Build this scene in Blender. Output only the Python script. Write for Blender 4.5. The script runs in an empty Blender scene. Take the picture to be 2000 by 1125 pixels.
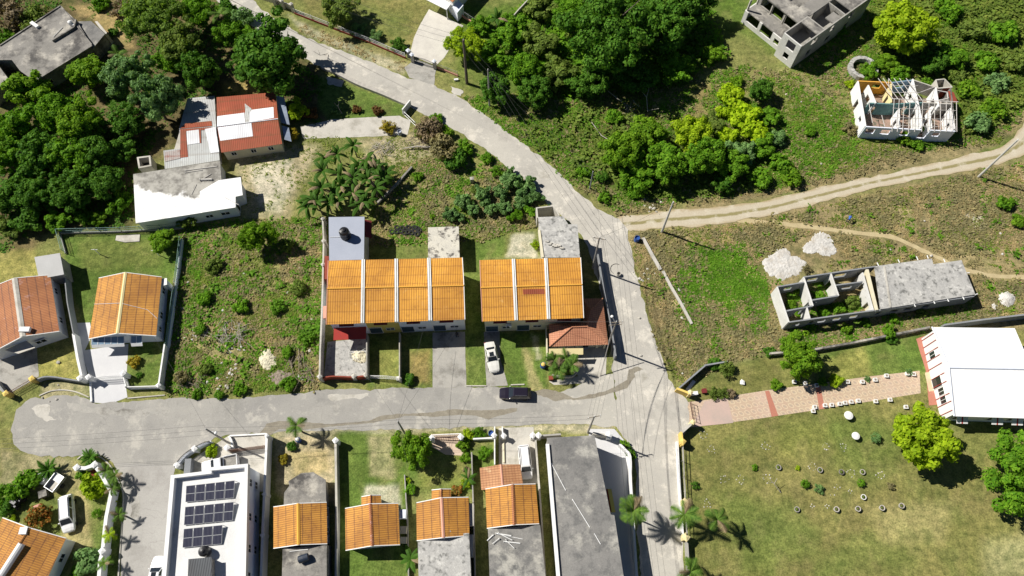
import bpy, bmesh, math, random
import numpy as np
from mathutils import Vector, noise as mnoise

# ------------------------------------------------------------------ camera, sky, sun, exposure
SC = bpy.context.scene
F, CAM_H = 1400.0, 100.0                  # focal length in pixels of the 2000 px wide photo, height of the drone
TH = math.atan(640 / F)                   # tilt of the view away from straight down
cd = bpy.data.cameras.new('drone_camera')
cam = bpy.data.objects.new('drone_camera', cd)
SC.collection.objects.link(cam)
cam.location = (0, 0, CAM_H)
cam.rotation_euler = (TH, 0, 0)
cd.sensor_fit = 'HORIZONTAL'
cd.sensor_width = 36.0
cd.lens = 36.0 * F / 2000.0
cd.clip_start, cd.clip_end = 1.0, 3000.0
SC.camera = cam

SUN_EL, SUN_DIR = math.radians(45.5), (-0.925, 0.380)
w = bpy.data.worlds.new('World'); SC.world = w; w.use_nodes = True
nt = w.node_tree
sky = nt.nodes.new('ShaderNodeTexSky'); sky.sky_type = 'NISHITA'; sky.sun_disc = False
sky.sun_elevation = SUN_EL
sky.air_density, sky.dust_density, sky.ozone_density, sky.altitude = 0.5, 0.15, 2.5, 500
sky.sun_rotation = math.atan2(SUN_DIR[0], SUN_DIR[1])
bg = nt.nodes['Background']; bg.inputs[1].default_value = 0.05
nt.links.new(sky.outputs[0], bg.inputs[0])
sl = bpy.data.lights.new('sun', 'SUN'); sl.energy = 5.0; sl.angle = math.radians(0.5); sl.color = (1.0, 0.955, 0.88)
so = bpy.data.objects.new('sun', sl); SC.collection.objects.link(so)
ld = Vector((-SUN_DIR[0] * math.cos(SUN_EL), -SUN_DIR[1] * math.cos(SUN_EL), -math.sin(SUN_EL)))
so.rotation_euler = ld.to_track_quat('-Z', 'Y').to_euler(); so.location = (-60, 40, 150)
SC.view_settings.view_transform = 'Standard'; SC.view_settings.look = 'None'
SC.view_settings.exposure = 0.36; SC.view_settings.gamma = 1.0

# ------------------------------------------------------------------ pixel of the photo at height z -> place in the world
CT, ST = math.cos(TH), math.sin(TH)
def P(x, y, z=0.0):
    u, v = x - 1000.0, y - 562.5
    t = (CAM_H - z) / (F * CT + v * ST)
    return (u * t, (F * ST - v * CT) * t)
def P3(x, y, z=0.0):
    a = P(x, y, z); return (a[0], a[1], z)
def PX(X, Y, Z=0.0):
    fw = Y * ST - (Z - CAM_H) * CT; up = Y * CT + (Z - CAM_H) * ST
    return 1000 + F * X / fw, 562.5 - F * up / fw
def PL(pts, z=0.0): return [P(a, b, z) for a, b in pts]

# ------------------------------------------------------------------ materials
def lin(h):
    h = h.lstrip('#'); o = []
    for i in (0, 2, 4):
        c = int(h[i:i + 2], 16) / 255.0
        o.append(c / 12.92 if c <= 0.04045 else ((c + 0.055) / 1.055) ** 2.4)
    return tuple(o)
class NB:
    def __init__(s, name):
        s.m = bpy.data.materials.new(name); s.m.use_nodes = True
        s.t = s.m.node_tree; s.b = s.t.nodes['Principled BSDF']
    def n(s, k, **kw):
        d = s.t.nodes.new(k)
        for a, v in kw.items(): setattr(d, a, v)
        return d
    def l(s, a, b): s.t.links.new(a, b)
    def pos(s, obj=False):
        return s.n('ShaderNodeTexCoord').outputs['Object'] if obj else s.n('ShaderNodeNewGeometry').outputs['Position']
    def noise(s, vec, scale, detail=4, rough=0.6):
        d = s.n('ShaderNodeTexNoise'); d.inputs['Scale'].default_value = scale
        d.inputs['Detail'].default_value = detail; d.inputs['Roughness'].default_value = rough
        s.l(vec, d.inputs['Vector']); return d.outputs['Fac']
    def ramp(s, fac, a, b, ca=(0, 0, 0), cb=(1, 1, 1)):
        d = s.n('ShaderNodeValToRGB'); e = d.color_ramp.elements
        e[0].position = a; e[1].position = b; e[0].color = (*ca, 1); e[1].color = (*cb, 1)
        s.l(fac, d.inputs[0]); return d.outputs[0]
    def mix(s, fac, a, b, blend='MIX'):
        d = s.n('ShaderNodeMix'); d.data_type = 'RGBA'; d.blend_type = blend
        for k, v in ((0, fac), (6, a), (7, b)):
            if hasattr(v, 'is_output'): s.l(v, d.inputs[k])
            elif k == 0: d.inputs[0].default_value = v
            else: d.inputs[k].default_value = (*v, 1)
        return d.outputs[2]
    def math(s, op, a, b=None, c=None):
        d = s.n('ShaderNodeMath', operation=op)
        for k, v in enumerate((a, b, c)):
            if v is None: continue
            if hasattr(v, 'is_output'): s.l(v, d.inputs[k])
            else: d.inputs[k].default_value = v
        return d.outputs[0]
    def bump(s, h, strength=0.4, dist=0.05):
        d = s.n('ShaderNodeBump'); d.inputs['Strength'].default_value = strength
        d.inputs['Distance'].default_value = dist
        s.l(h, d.inputs['Height']); s.l(d.outputs[0], s.b.inputs['Normal'])
    def out(s, col, rough=0.85, metal=0.0, spec=None):
        if hasattr(col, 'is_output'): s.l(col, s.b.inputs['Base Color'])
        else: s.b.inputs['Base Color'].default_value = (*col, 1)
        s.b.inputs['Roughness'].default_value = rough; s.b.inputs['Metallic'].default_value = metal
        if spec is not None: s.b.inputs['Specular IOR Level'].default_value = spec
        return s.m
def scl(c, k): return tuple(min(1, x * k) for x in c)
def surf(name, c1, c2=None, scale=0.4, rough=0.85, stain=None, stain_at=(0.55, 0.68), stain_scale=0.25, fine=0.12,
         light=None, light_at=(0.6, 0.7), light_scale=0.5, obj=False, bump=0.25, metal=0, spec=0.3):
    """weathered matt surface: two tones in large noise, darker stains, paler patches, fine grain"""
    b = NB(name); v = b.pos(obj)
    c2 = c2 or scl(c1, 0.8)
    col = b.mix(b.ramp(b.noise(v, scale, 5, 0.65), 0.35, 0.65), c1, c2)
    if light: col = b.mix(b.ramp(b.noise(v, light_scale, 6, 0.7), *light_at), col, light)
    if stain: col = b.mix(b.ramp(b.noise(v, stain_scale, 6, 0.7), *stain_at), col, stain)
    g = b.noise(v, 6.0, 4, 0.75)
    col = b.mix(1.0, col, b.ramp(g, 0.25, 0.75, (1 - fine,) * 3, (1 + fine,) * 3), 'MULTIPLY')
    if bump: b.bump(g, bump, 0.03)
    return b.out(col, rough, metal, spec)
def plain(name, c, rough=0.5, metal=0, spec=0.4, coat=0):
    b = NB(name); v = b.pos(True)
    g = b.ramp(b.noise(v, 3.0, 4, 0.7), 0.2, 0.8, scl(c, 0.88), scl(c, 1.06))
    m = b.out(g, rough, metal, spec)
    if coat: b.b.inputs['Coat Weight'].default_value = coat; b.b.inputs['Coat Roughness'].default_value = 0.05
    return m
def tile(name, c1, c2, groove, rib=0.22, row=1.05, dirt=(0.10, 0.05, 0.03), rowk=0.75, pale=None, dirt_at=(0.56, 0.75), ribk=0.55):
    """corrugated roof sheets: ribs run down the slope (u), sheet laps run along the eave (v)"""
    b = NB(name); uv = b.n('ShaderNodeUVMap').outputs[0]; v = b.pos()
    sp = b.n('ShaderNodeSeparateXYZ'); b.l(uv, sp.inputs[0])
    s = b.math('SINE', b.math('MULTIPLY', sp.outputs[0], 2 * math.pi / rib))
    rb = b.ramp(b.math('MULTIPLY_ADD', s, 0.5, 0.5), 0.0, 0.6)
    wob = b.math('MULTIPLY_ADD', b.noise(v, 0.8, 2), 0.16, sp.outputs[1])
    fr = b.math('FRACT', b.math('DIVIDE', wob, row))
    ln = b.ramp(fr, 0.05, 0.17, (1, 1, 1), (0, 0, 0))
    brk = b.ramp(b.noise(v, 1.3, 3), 0.25, 0.5)
    col = b.mix(b.ramp(b.noise(v, 0.35, 5, 0.7), 0.35, 0.65), c1, c2)
    pan = b.n('ShaderNodeTexWhiteNoise', noise_dimensions='2D')
    cb = b.n('ShaderNodeCombineXYZ')
    b.l(b.math('FLOOR', b.math('DIVIDE', sp.outputs[0], 0.9)), cb.inputs[0]); b.l(b.math('FLOOR', b.math('DIVIDE', wob, row)), cb.inputs[1])
    b.l(cb.outputs[0], pan.inputs['Vector'])
    col = b.mix(1.0, col, b.ramp(pan.outputs['Value'], 0, 1, (0.95, 0.94, 0.93), (1.04, 1.05, 1.04)), 'MULTIPLY')
    col = b.mix(1.0, col, b.ramp(b.noise(v, 0.13, 3), .36, .64, (.80, .78, .78), (1.16, 1.2, 1.25)), 'MULTIPLY')
    if pale: col = b.mix(b.ramp(b.noise(v, 0.6, 6, 0.75), 0.58, 0.72), col, pale)
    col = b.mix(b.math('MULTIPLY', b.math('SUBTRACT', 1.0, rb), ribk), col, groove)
    col = b.mix(b.math('MULTIPLY', b.math('MULTIPLY', ln, brk), rowk), col, dirt)
    col = b.mix(b.math('MULTIPLY', b.ramp(b.noise(v, 1.1, 6, 0.8), *dirt_at), 0.6), col, dirt)
    b.bump(rb, 0.5, 0.04)
    return b.out(col, 0.7, 0, 0.3)
def foliage(name, c, c2, trans=0.35, rough=0.55, hue=0.5):
    b = NB(name); v = b.pos()
    r = b.n('ShaderNodeNewGeometry').outputs['Random Per Island']
    col = b.mix(b.ramp(r, 0.05, 0.95), c, c2)
    big = b.noise(v, 0.45, 3, 0.6)
    col = b.mix(1.0, col, b.ramp(big, 0.3, 0.7, (0.72, 0.76, 0.75), (1.25, 1.2, 1.1)), 'MULTIPLY')
    b.out(col, rough, 0, 0.06)
    t = b.n('ShaderNodeBsdfTranslucent'); b.l(b.mix(1.0, col, (1.3, 1.35, 0.6), 'MULTIPLY'), t.inputs[0])
    x = b.n('ShaderNodeMixShader'); x.inputs[0].default_value = trans
    b.l(b.b.outputs[0], x.inputs[1]); b.l(t.outputs[0], x.inputs[2])
    b.l(x.outputs[0], b.t.nodes['Material Output'].inputs[0])
    return b.m

# ------------------------------------------------------------------ mesh builder and tagging
C = SC.collection
def v2(a): return Vector((a[0], a[1]))
class MB:
    def __init__(s): s.v = []; s.f = []; s.mi = []; s.cur = 0
    def add(s, vs, fs):
        o = len(s.v); s.v += [tuple(x) for x in vs]
        s.f += [tuple(o + i for i in f) for f in fs]; s.mi += [s.cur] * len(fs); return s
    def hexa(s, lo, hi):
        n = len(lo); fs = [tuple(range(n - 1, -1, -1)), tuple(range(n, 2 * n))]
        fs += [(i, (i + 1) % n, n + (i + 1) % n, n + i) for i in range(n)]
        return s.add(list(lo) + list(hi), fs)
    def prism(s, poly, z0, z1):
        a = sum(poly[i][0] * poly[(i + 1) % len(poly)][1] - poly[(i + 1) % len(poly)][0] * poly[i][1] for i in range(len(poly)))
        if a < 0: poly = poly[::-1]
        return s.hexa([(x, y, z0) for x, y in poly], [(x, y, z1) for x, y in poly])
    def box(s, x0, y0, z0, x1, y1, z1): return s.prism([(x0, y0), (x1, y0), (x1, y1), (x0, y1)], z0, z1)
    def bar(s, p, q, t, z0, z1, ext=0.0):
        """upright slab from p to q, t thick"""
        p, q = v2(p), v2(q); d = (q - p).normalized(); n = Vector((-d.y, d.x)) * t / 2
        p, q = p - d * ext, q + d * ext
        return s.prism([p + n, p - n, q - n, q + n], z0, z1)
    def wall(s, p, q, t, z0, z1, openings=()):
        """wall with real openings (s0, s1, za, zb) measured from p"""
        p, q = v2(p), v2(q); L = (q - p).length; d = (q - p) / L; x = 0.0
        for a, b_, za, zb in sorted(openings):
            if a > x: s.bar(p + d * x, p + d * a, t, z0, z1)
            if za > z0 + .01: s.bar(p + d * a, p + d * b_, t, z0, za)
            if zb < z1 - .01: s.bar(p + d * a, p + d * b_, t, zb, z1)
            x = b_
        if x < L: s.bar(p + d * x, q, t, z0, z1)
        return s
    def tube(s, pts, r, n=6, r1=None):
        pts = [Vector(p) for p in pts]; vs = []; fs = []; m = len(pts)
        for i, p in enumerate(pts):
            d = (pts[min(i + 1, m - 1)] - pts[max(i - 1, 0)]).normalized()
            a = d.orthogonal().normalized() if abs(d.z) < 0.99 else Vector((1, 0, 0)); b_ = d.cross(a).normalized(); a = b_.cross(d)
            rr = r if r1 is None else r + (r1 - r) * i / (m - 1)
            vs += [p + (a * math.cos(k * 2 * math.pi / n) + b_ * math.sin(k * 2 * math.pi / n)) * rr for k in range(n)]
        for i in range(m - 1):
            fs += [(i * n + k, i * n + (k + 1) % n, (i + 1) * n + (k + 1) % n, (i + 1) * n + k) for k in range(n)]
        fs += [tuple(range(n - 1, -1, -1)), tuple(range((m - 1) * n, m * n))]
        return s.add(vs, fs)
    def lathe(s, prof, c=(0, 0, 0), n=16, squash=None):
        vs = []; fs = []; m = len(prof)
        for r, z in prof:
            for k in range(n):
                a = k * 2 * math.pi / n; vs.append((c[0] + r * math.cos(a), c[1] + r * math.sin(a), c[2] + z))
        for i in range(m - 1):
            fs += [(i * n + k, i * n + (k + 1) % n, (i + 1) * n + (k + 1) % n, (i + 1) * n + k) for k in range(n)]
        fs += [tuple(range(n - 1, -1, -1)), tuple(range((m - 1) * n, m * n))]
        return s.add(vs, fs)
    def build(s, name, mat, parent=None, smooth=False, bevel=0):
        me = bpy.data.meshes.new(name); me.from_pydata(s.v, [], s.f)
        for m in (mat if isinstance(mat, (list, tuple)) else [mat]): me.materials.append(m)
        if isinstance(mat, (list, tuple)): me.polygons.foreach_set('material_index', s.mi)
        uv = me.uv_layers.new(name='UVMap'); co = np.array(s.v)
        k = 0; data = np.zeros(len(me.loops) * 2, dtype=np.float32)
        for p in me.polygons:
            n = p.normal
            if abs(n.z) > 0.9995 or n.length < .5: U, V = Vector((1, 0, 0)), Vector((0, 1, 0))
            else: U = Vector((0, 0, 1)).cross(n).normalized(); V = n.cross(U)
            for li in p.loop_indices:
                q = Vector(s.v[me.loops[li].vertex_index]); data[2 * li] = q.dot(U); data[2 * li + 1] = q.dot(V)
        uv.data.foreach_set('uv', data)
        if smooth: me.shade_smooth()
        o = bpy.data.objects.new(name, me); C.objects.link(o)
        if bevel:
            md = o.modifiers.new('bevel', 'BEVEL'); md.width = bevel; md.segments = 2; md.limit_method = 'ANGLE'
        if parent is not None:
            o.parent = parent
            o.matrix_parent_inverse = parent.matrix_basis.inverted()
        return o
def tag(o, label=None, cat=None, group=None, kind=None):
    if label: o['label'] = label
    if cat: o['category'] = cat; o['kind'] = 'thing'
    if group: o['group'] = group
    if kind: o['kind'] = kind
    return o
def thing(name, label, cat, loc=(0, 0, 0), group=None):
    o = bpy.data.objects.new(name, None); C.objects.link(o); o.empty_display_size = 0.3
    o.location = (loc[0], loc[1], loc[2] if len(loc) > 2 else 0)
    return tag(o, label, cat, group)
def struct(name, mb, mat): return tag(mb.build(name, mat), kind='structure')
def copy_tree(o, parent=None):
    c = o.copy(); C.objects.link(c)
    if parent is not None: c.parent = parent
    for ch in o.children: copy_tree(ch, c)
    return c
def lerp(a, b, t): return tuple(a[i] + (b[i] - a[i]) * t for i in range(len(a)))
def inset(poly, d):
    c = (sum(p[0] for p in poly) / len(poly), sum(p[1] for p in poly) / len(poly)); o = []
    for x, y in poly:
        L = math.hypot(x - c[0], y - c[1]); o.append((x + (c[0] - x) * d / L, y + (c[1] - y) * d / L))
    return o
# ------------------------------------------------------------------ palette (real-world base colours)
M = {}
M['white'] = surf('white_paint', (.80, .80, .78), (.74, .74, .72), fine=.04, stain=(.62, .60, .55), stain_at=(.62, .8), bump=.1)
M['bluewhite'] = surf('bluish_white_paint', (.74, .77, .84), (.68, .72, .80), fine=.04, bump=.1)
M['whiteroof'] = surf('white_roof_coating', (.86, .86, .85), (.80, .80, .80), fine=.05, stain=(.66, .64, .58), stain_at=(.60, .85), bump=.1)
M['cream'] = surf('cream_paint', (.70, .64, .46), (.62, .57, .42), fine=.06, stain=(.4, .36, .26), stain_at=(.6, .85), bump=.1)
M['mustard'] = surf('mustard_paint', (.58, .46, .12), (.52, .42, .12), fine=.06, bump=.1)
M['yellow'] = surf('yellow_paint', (.80, .58, .16), (.72, .52, .15), fine=.08, stain=(.45, .33, .12), stain_at=(.6, .8), bump=.1)
M['paleyellow'] = surf('pale_yellow_paint', (.78, .66, .34), (.7, .6, .32), fine=.08, bump=.1)
M['ochre'] = surf('ochre_paint', (.72, .38, .06), (.66, .34, .06), fine=.08, bump=.1)
M['red'] = surf('red_paint', (.42, .045, .035), (.36, .045, .035), fine=.08, bump=.05)
M['maroon'] = surf('maroon_paint', (.20, .03, .03), fine=.08, bump=.05)
M['salmon'] = surf('salmon_paint', (.66, .34, .24), (.58, .30, .22), fine=.08, bump=.05)
M['brickred'] = surf('brick_red_paint', (.28, .06, .035), (.22, .05, .03), fine=.12)
M['teal'] = surf('teal_paint', (.14, .28, .27), (.11, .22, .22), fine=.1)
M['steelblue'] = surf('steel_blue_paint', (.22, .32, .42), (.18, .27, .36), fine=.1)
M['conc'] = surf('concrete', (.40, .38, .34), (.33, .32, .29), scale=.6, fine=.14, stain=(.17, .16, .14), stain_at=(.50, .68), stain_scale=.35)
M['concpale'] = surf('pale_concrete', (.54, .51, .45), (.46, .44, .39), scale=.5, fine=.12, stain=(.33, .31, .26), stain_at=(.50, .68), stain_scale=.4)
M['concdark'] = surf('dark_stained_concrete', (.27, .255, .23), (.21, .20, .18), scale=.35, fine=.18, stain=(.085, .08, .075), stain_at=(.47, .62), stain_scale=.28, light=(.46, .43, .37), light_at=(.50, .64), light_scale=.3)
M['slabgrey'] = surf('grey_roof_slab', (.25, .242, .225), (.17, .166, .158), scale=.2, fine=.2, stain=(.13, .13, .125), stain_at=(.50, .68), stain_scale=.8, light=(.40, .385, .34), light_at=(.52, .64), light_scale=.25)
M['slabmot'] = surf('mottled_slab', (.46, .45, .42), (.36, .355, .34), scale=.4, fine=.24, stain=(.16, .16, .15), stain_at=(.52, .64), stain_scale=1.5, light=(.58, .57, .53), light_at=(.52, .66), light_scale=1.2)
M['slabblot'] = surf('blotched_slab', (.60, .57, .48), (.50, .48, .42), scale=.5, fine=.2, stain=(.11, .10, .09), stain_at=(.50, .60), stain_scale=.9)
b = NB('half_whitewashed_slab'); v = b.pos(); sp = b.n('ShaderNodeSeparateXYZ'); b.l(v, sp.inputs[0]); y0_ = P(330, 390, 2.9)[1]
f_ = b.math('ADD', b.math('MULTIPLY', b.math('SUBTRACT', sp.outputs[1], y0_), .22), b.math('MULTIPLY', b.math('SUBTRACT', b.noise(v, .35, 6, .7), .5), 1.6))
f_ = b.math('ADD', f_, b.math('MULTIPLY', b.math('SUBTRACT', sp.outputs[0], P(370, 371, 2.9)[0]), .05))
M['halfwash'] = b.out(b.mix(b.ramp(f_, .0, .22), b.mix(b.ramp(b.noise(v, 1.2, 5, .7), .5, .68), (.88, .88, .86), (.62, .61, .58)), b.mix(b.ramp(b.noise(v, .5, 6, .7), .42, .6), (.40, .385, .34), (.17, .16, .14))), .8)
M['annexroof'] = surf('blue_grey_roof', (.37, .40, .47), (.34, .37, .44), fine=.05, bump=.1)
M['whitewash'] = surf('patchy_whitewash', (.88, .88, .86), (.84, .84, .83), scale=.5, fine=.1, stain=(.20, .185, .15), stain_at=(.52, .60), stain_scale=.14)
M['dark'] = plain('dark_void', (.012, .012, .013), .9)
M['glass'] = plain('dark_glass', (.02, .025, .03), .08, 0, .6)
M['blueglass'] = plain('window_glass', (.05, .08, .11), .1, 0, .6)
M['blackplastic'] = plain('black_plastic', (.018, .018, .02), .35)
M['metal'] = plain('galvanised_metal', (.45, .46, .47), .45, .6)
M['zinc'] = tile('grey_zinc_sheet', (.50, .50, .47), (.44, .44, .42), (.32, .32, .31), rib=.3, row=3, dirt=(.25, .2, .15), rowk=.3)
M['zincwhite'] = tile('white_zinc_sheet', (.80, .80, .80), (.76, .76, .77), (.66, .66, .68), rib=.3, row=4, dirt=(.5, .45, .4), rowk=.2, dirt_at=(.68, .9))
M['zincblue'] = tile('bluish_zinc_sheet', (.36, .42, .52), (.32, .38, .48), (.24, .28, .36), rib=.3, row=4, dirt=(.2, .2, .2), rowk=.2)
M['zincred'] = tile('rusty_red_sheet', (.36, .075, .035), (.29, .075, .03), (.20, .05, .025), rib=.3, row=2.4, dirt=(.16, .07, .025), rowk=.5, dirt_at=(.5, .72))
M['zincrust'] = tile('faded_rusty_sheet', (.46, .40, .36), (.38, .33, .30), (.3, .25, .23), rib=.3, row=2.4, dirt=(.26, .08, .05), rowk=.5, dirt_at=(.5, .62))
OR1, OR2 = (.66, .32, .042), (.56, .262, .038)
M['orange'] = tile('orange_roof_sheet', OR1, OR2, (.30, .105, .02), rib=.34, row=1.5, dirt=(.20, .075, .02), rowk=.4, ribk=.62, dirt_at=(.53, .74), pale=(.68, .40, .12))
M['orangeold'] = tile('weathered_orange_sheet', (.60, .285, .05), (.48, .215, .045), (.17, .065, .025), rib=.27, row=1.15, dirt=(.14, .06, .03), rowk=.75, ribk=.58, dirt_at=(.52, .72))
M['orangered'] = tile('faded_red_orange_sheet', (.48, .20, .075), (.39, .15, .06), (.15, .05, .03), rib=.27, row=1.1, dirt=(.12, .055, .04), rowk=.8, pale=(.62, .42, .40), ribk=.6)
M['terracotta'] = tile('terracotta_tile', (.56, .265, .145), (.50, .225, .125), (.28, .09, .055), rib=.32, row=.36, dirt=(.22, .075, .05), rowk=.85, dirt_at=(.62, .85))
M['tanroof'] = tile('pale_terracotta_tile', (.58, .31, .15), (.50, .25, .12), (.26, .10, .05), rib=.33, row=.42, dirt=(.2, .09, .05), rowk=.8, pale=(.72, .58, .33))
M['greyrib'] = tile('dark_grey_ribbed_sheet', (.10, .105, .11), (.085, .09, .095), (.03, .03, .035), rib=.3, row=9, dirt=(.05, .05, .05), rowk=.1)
M['wood'] = surf('weathered_wood', (.30, .25, .19), (.22, .18, .14), scale=2, fine=.2)
M['deadwood'] = surf('bleached_dead_wood', (.50, .46, .40), (.38, .34, .29), scale=2, fine=.2)
M['bark'] = surf('bark', (.16, .13, .10), (.11, .09, .07), scale=2, fine=.25, obj=True)
M['polewood'] = surf('grey_pole', (.36, .34, .31), (.30, .28, .25), scale=1.5, fine=.15)
M['polewhite'] = surf('pale_concrete_pole', (.56, .54, .50), (.50, .48, .44), scale=1.5, fine=.1)
M['wire'] = plain('cable', (.05, .05, .05), .6)
M['paintwhite'] = plain('white_car_paint', (.80, .80, .80), .22, 0, .5, .7)
M['paintcream'] = plain('pearl_car_paint', (.72, .71, .66), .22, 0, .5, .7)
M['paintblack'] = plain('dark_plum_car_paint', (.018, .014, .024), .15, 0, .5, .9)
M['rubber'] = plain('tyre_rubber', (.022, .022, .022), .8)
M['rim'] = plain('alloy_rim', (.4, .4, .42), .3, .8)
M['lamp'] = plain('lamp_glass', (.6, .62, .65), .1, 0, .6)
M['tail'] = plain('red_lamp_glass', (.25, .01, .01), .15)
M['bluebin'] = plain('blue_plastic', (.03, .09, .32), .4)
M['skin'] = plain('skin', (.12, .065, .04), .6)
M['hair'] = plain('hair', (.012, .010, .009), .7)
M['shirtblue'] = plain('blue_cloth', (.05, .14, .50), .8)
M['shirtdark'] = plain('dark_cloth', (.02, .02, .025), .8)
M['jean'] = plain('denim', (.03, .045, .09), .8)
M['marl'] = surf('white_marl', (.62, .60, .56), (.48, .465, .43), scale=.8, fine=.2, stain=(.44, .40, .34), stain_at=(.50, .66), stain_scale=.7, bump=.8)
M['sandheap'] = surf('pale_sand', (.66, .62, .46), (.58, .53, .38), scale=1, fine=.16, bump=.6)
M['stone'] = surf('rubble_stone', (.48, .45, .40), (.36, .34, .30), scale=1.5, fine=.2)
M['soil'] = surf('soil', (.12, .09, .06), (.08, .06, .04), scale=2, fine=.3)
M['brush'] = surf('dry_brushwood', (.30, .25, .20), (.20, .16, .12), scale=3, fine=.25)
# foliage
L = {}
L['mid'] = foliage('mid_green_leaves', (.085, .225, .014), (.19, .36, .026))
L['dark'] = foliage('dark_green_leaves', (.052, .15, .016), (.115, .24, .028), .28)
L['olive'] = foliage('olive_leaves', (.11, .18, .03), (.20, .27, .055), .3)
L['bright'] = foliage('bright_green_leaves', (.11, .245, .016), (.22, .37, .026), .4)
L['yellow'] = foliage('yellow_green_leaves', (.23, .36, .014), (.41, .54, .026), .4)
L['vine'] = foliage('yellow_vine_leaves', (.29, .45, .012), (.46, .60, .026), .4)
L['grey'] = foliage('grey_green_leaves', (.12, .24, .075), (.215, .35, .125), .3)
L['feather'] = foliage('feathery_leaves', (.125, .225, .04), (.22, .33, .065), .4)
L['croton'] = foliage('golden_croton_leaves', (.38, .27, .02), (.30, .28, .04), .3)
L['redbush'] = foliage('reddish_leaves', (.13, .07, .03), (.20, .11, .04), .3)
L['flame'] = foliage('orange_croton_leaves', (.40, .13, .03), (.16, .19, .04), .3)
L['brown'] = foliage('dry_brown_leaves', (.20, .155, .095), (.30, .235, .15), .2)
L['palm'] = foliage('palm_leaves', (.08, .165, .03), (.15, .25, .045), .3)
L['banana'] = foliage('banana_leaves', (.028, .085, .012), (.08, .165, .024), .25)
L['weed'] = foliage('weed_leaves', (.155, .23, .034), (.26, .31, .07), .35)
L['weedlush'] = foliage('lush_weed_leaves', (.095, .235, .018), (.18, .34, .034), .4)
L['straw'] = foliage('dry_grass_blades', (.34, .27, .135), (.46, .37, .20), .25)
L['scrub'] = foliage('brown_scrub_leaves', (.22, .20, .095), (.31, .275, .14), .25)
M['whitewall'] = surf('grubby_white_wall', (.70, .69, .66), (.60, .59, .55), fine=.12, stain=(.34, .33, .30), stain_at=(.58, .75), stain_scale=.7)
M['concgrey'] = surf('bare_grey_block', (.27, .28, .29), (.22, .23, .24), fine=.15)
M['rafter'] = surf('pale_weathered_rafter', (.62, .59, .55), (.52, .49, .45), scale=2, fine=.15)
M['slabplain'] = surf('plain_pale_slab', (.46, .46, .45), (.42, .42, .41), fine=.06, stain=(.34, .33, .31), stain_at=(.6, .8))
# ------------------------------------------------------------------ ground: one sheet, land cover per vertex
RS = np.random.RandomState(7)
LAT = RS.rand(256, 256)
def vnoise(x, y):
    xi = np.floor(x).astype(int); yi = np.floor(y).astype(int); fx = x - xi; fy = y - yi
    fx = fx * fx * (3 - 2 * fx); fy = fy * fy * (3 - 2 * fy)
    g = lambda a, b: LAT[a % 256, b % 256]
    return (g(xi, yi) * (1 - fx) + g(xi + 1, yi) * fx) * (1 - fy) + (g(xi, yi + 1) * (1 - fx) + g(xi + 1, yi + 1) * fx) * fy
def fbm(x, y, s, o=4):
    r = 0; a = 0.5; t = 0
    for k in range(o): r = r + a * vnoise(x * s + 17.3 * k, y * s + 5.1 * k); t += a; a *= .55; s *= 2.07
    return r / t
def sdist(px, py, poly):
    """signed distance, negative inside"""
    d = np.full(px.shape, 1e9); ins = np.zeros(px.shape, bool); n = len(poly)
    for i in range(n):
        x0, y0 = poly[i]; x1, y1 = poly[(i + 1) % n]; ex, ey = x1 - x0, y1 - y0
        wx, wy = px - x0, py - y0; t = np.clip((wx * ex + wy * ey) / (ex * ex + ey * ey + 1e-9), 0, 1)
        d = np.minimum(d, (wx - ex * t) ** 2 + (wy - ey * t) ** 2)
        if y1 != y0: ins ^= ((y0 <= py) != (y1 <= py)) & (px < x0 + (py - y0) / (y1 - y0) * ex)
    return np.where(ins, -1, 1) * np.sqrt(d)
WEED, STRAW, LAWN, LAWNY, LAWNB = (.20, .215, .07), (.38, .315, .165), (.115, .18, .036), (.32, .30, .09), (.205, .20, .066)
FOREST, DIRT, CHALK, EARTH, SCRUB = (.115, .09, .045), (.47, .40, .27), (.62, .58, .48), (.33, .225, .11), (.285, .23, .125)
LUSH, SAND = (.10, .16, .028), (.50, .45, .34)
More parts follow.
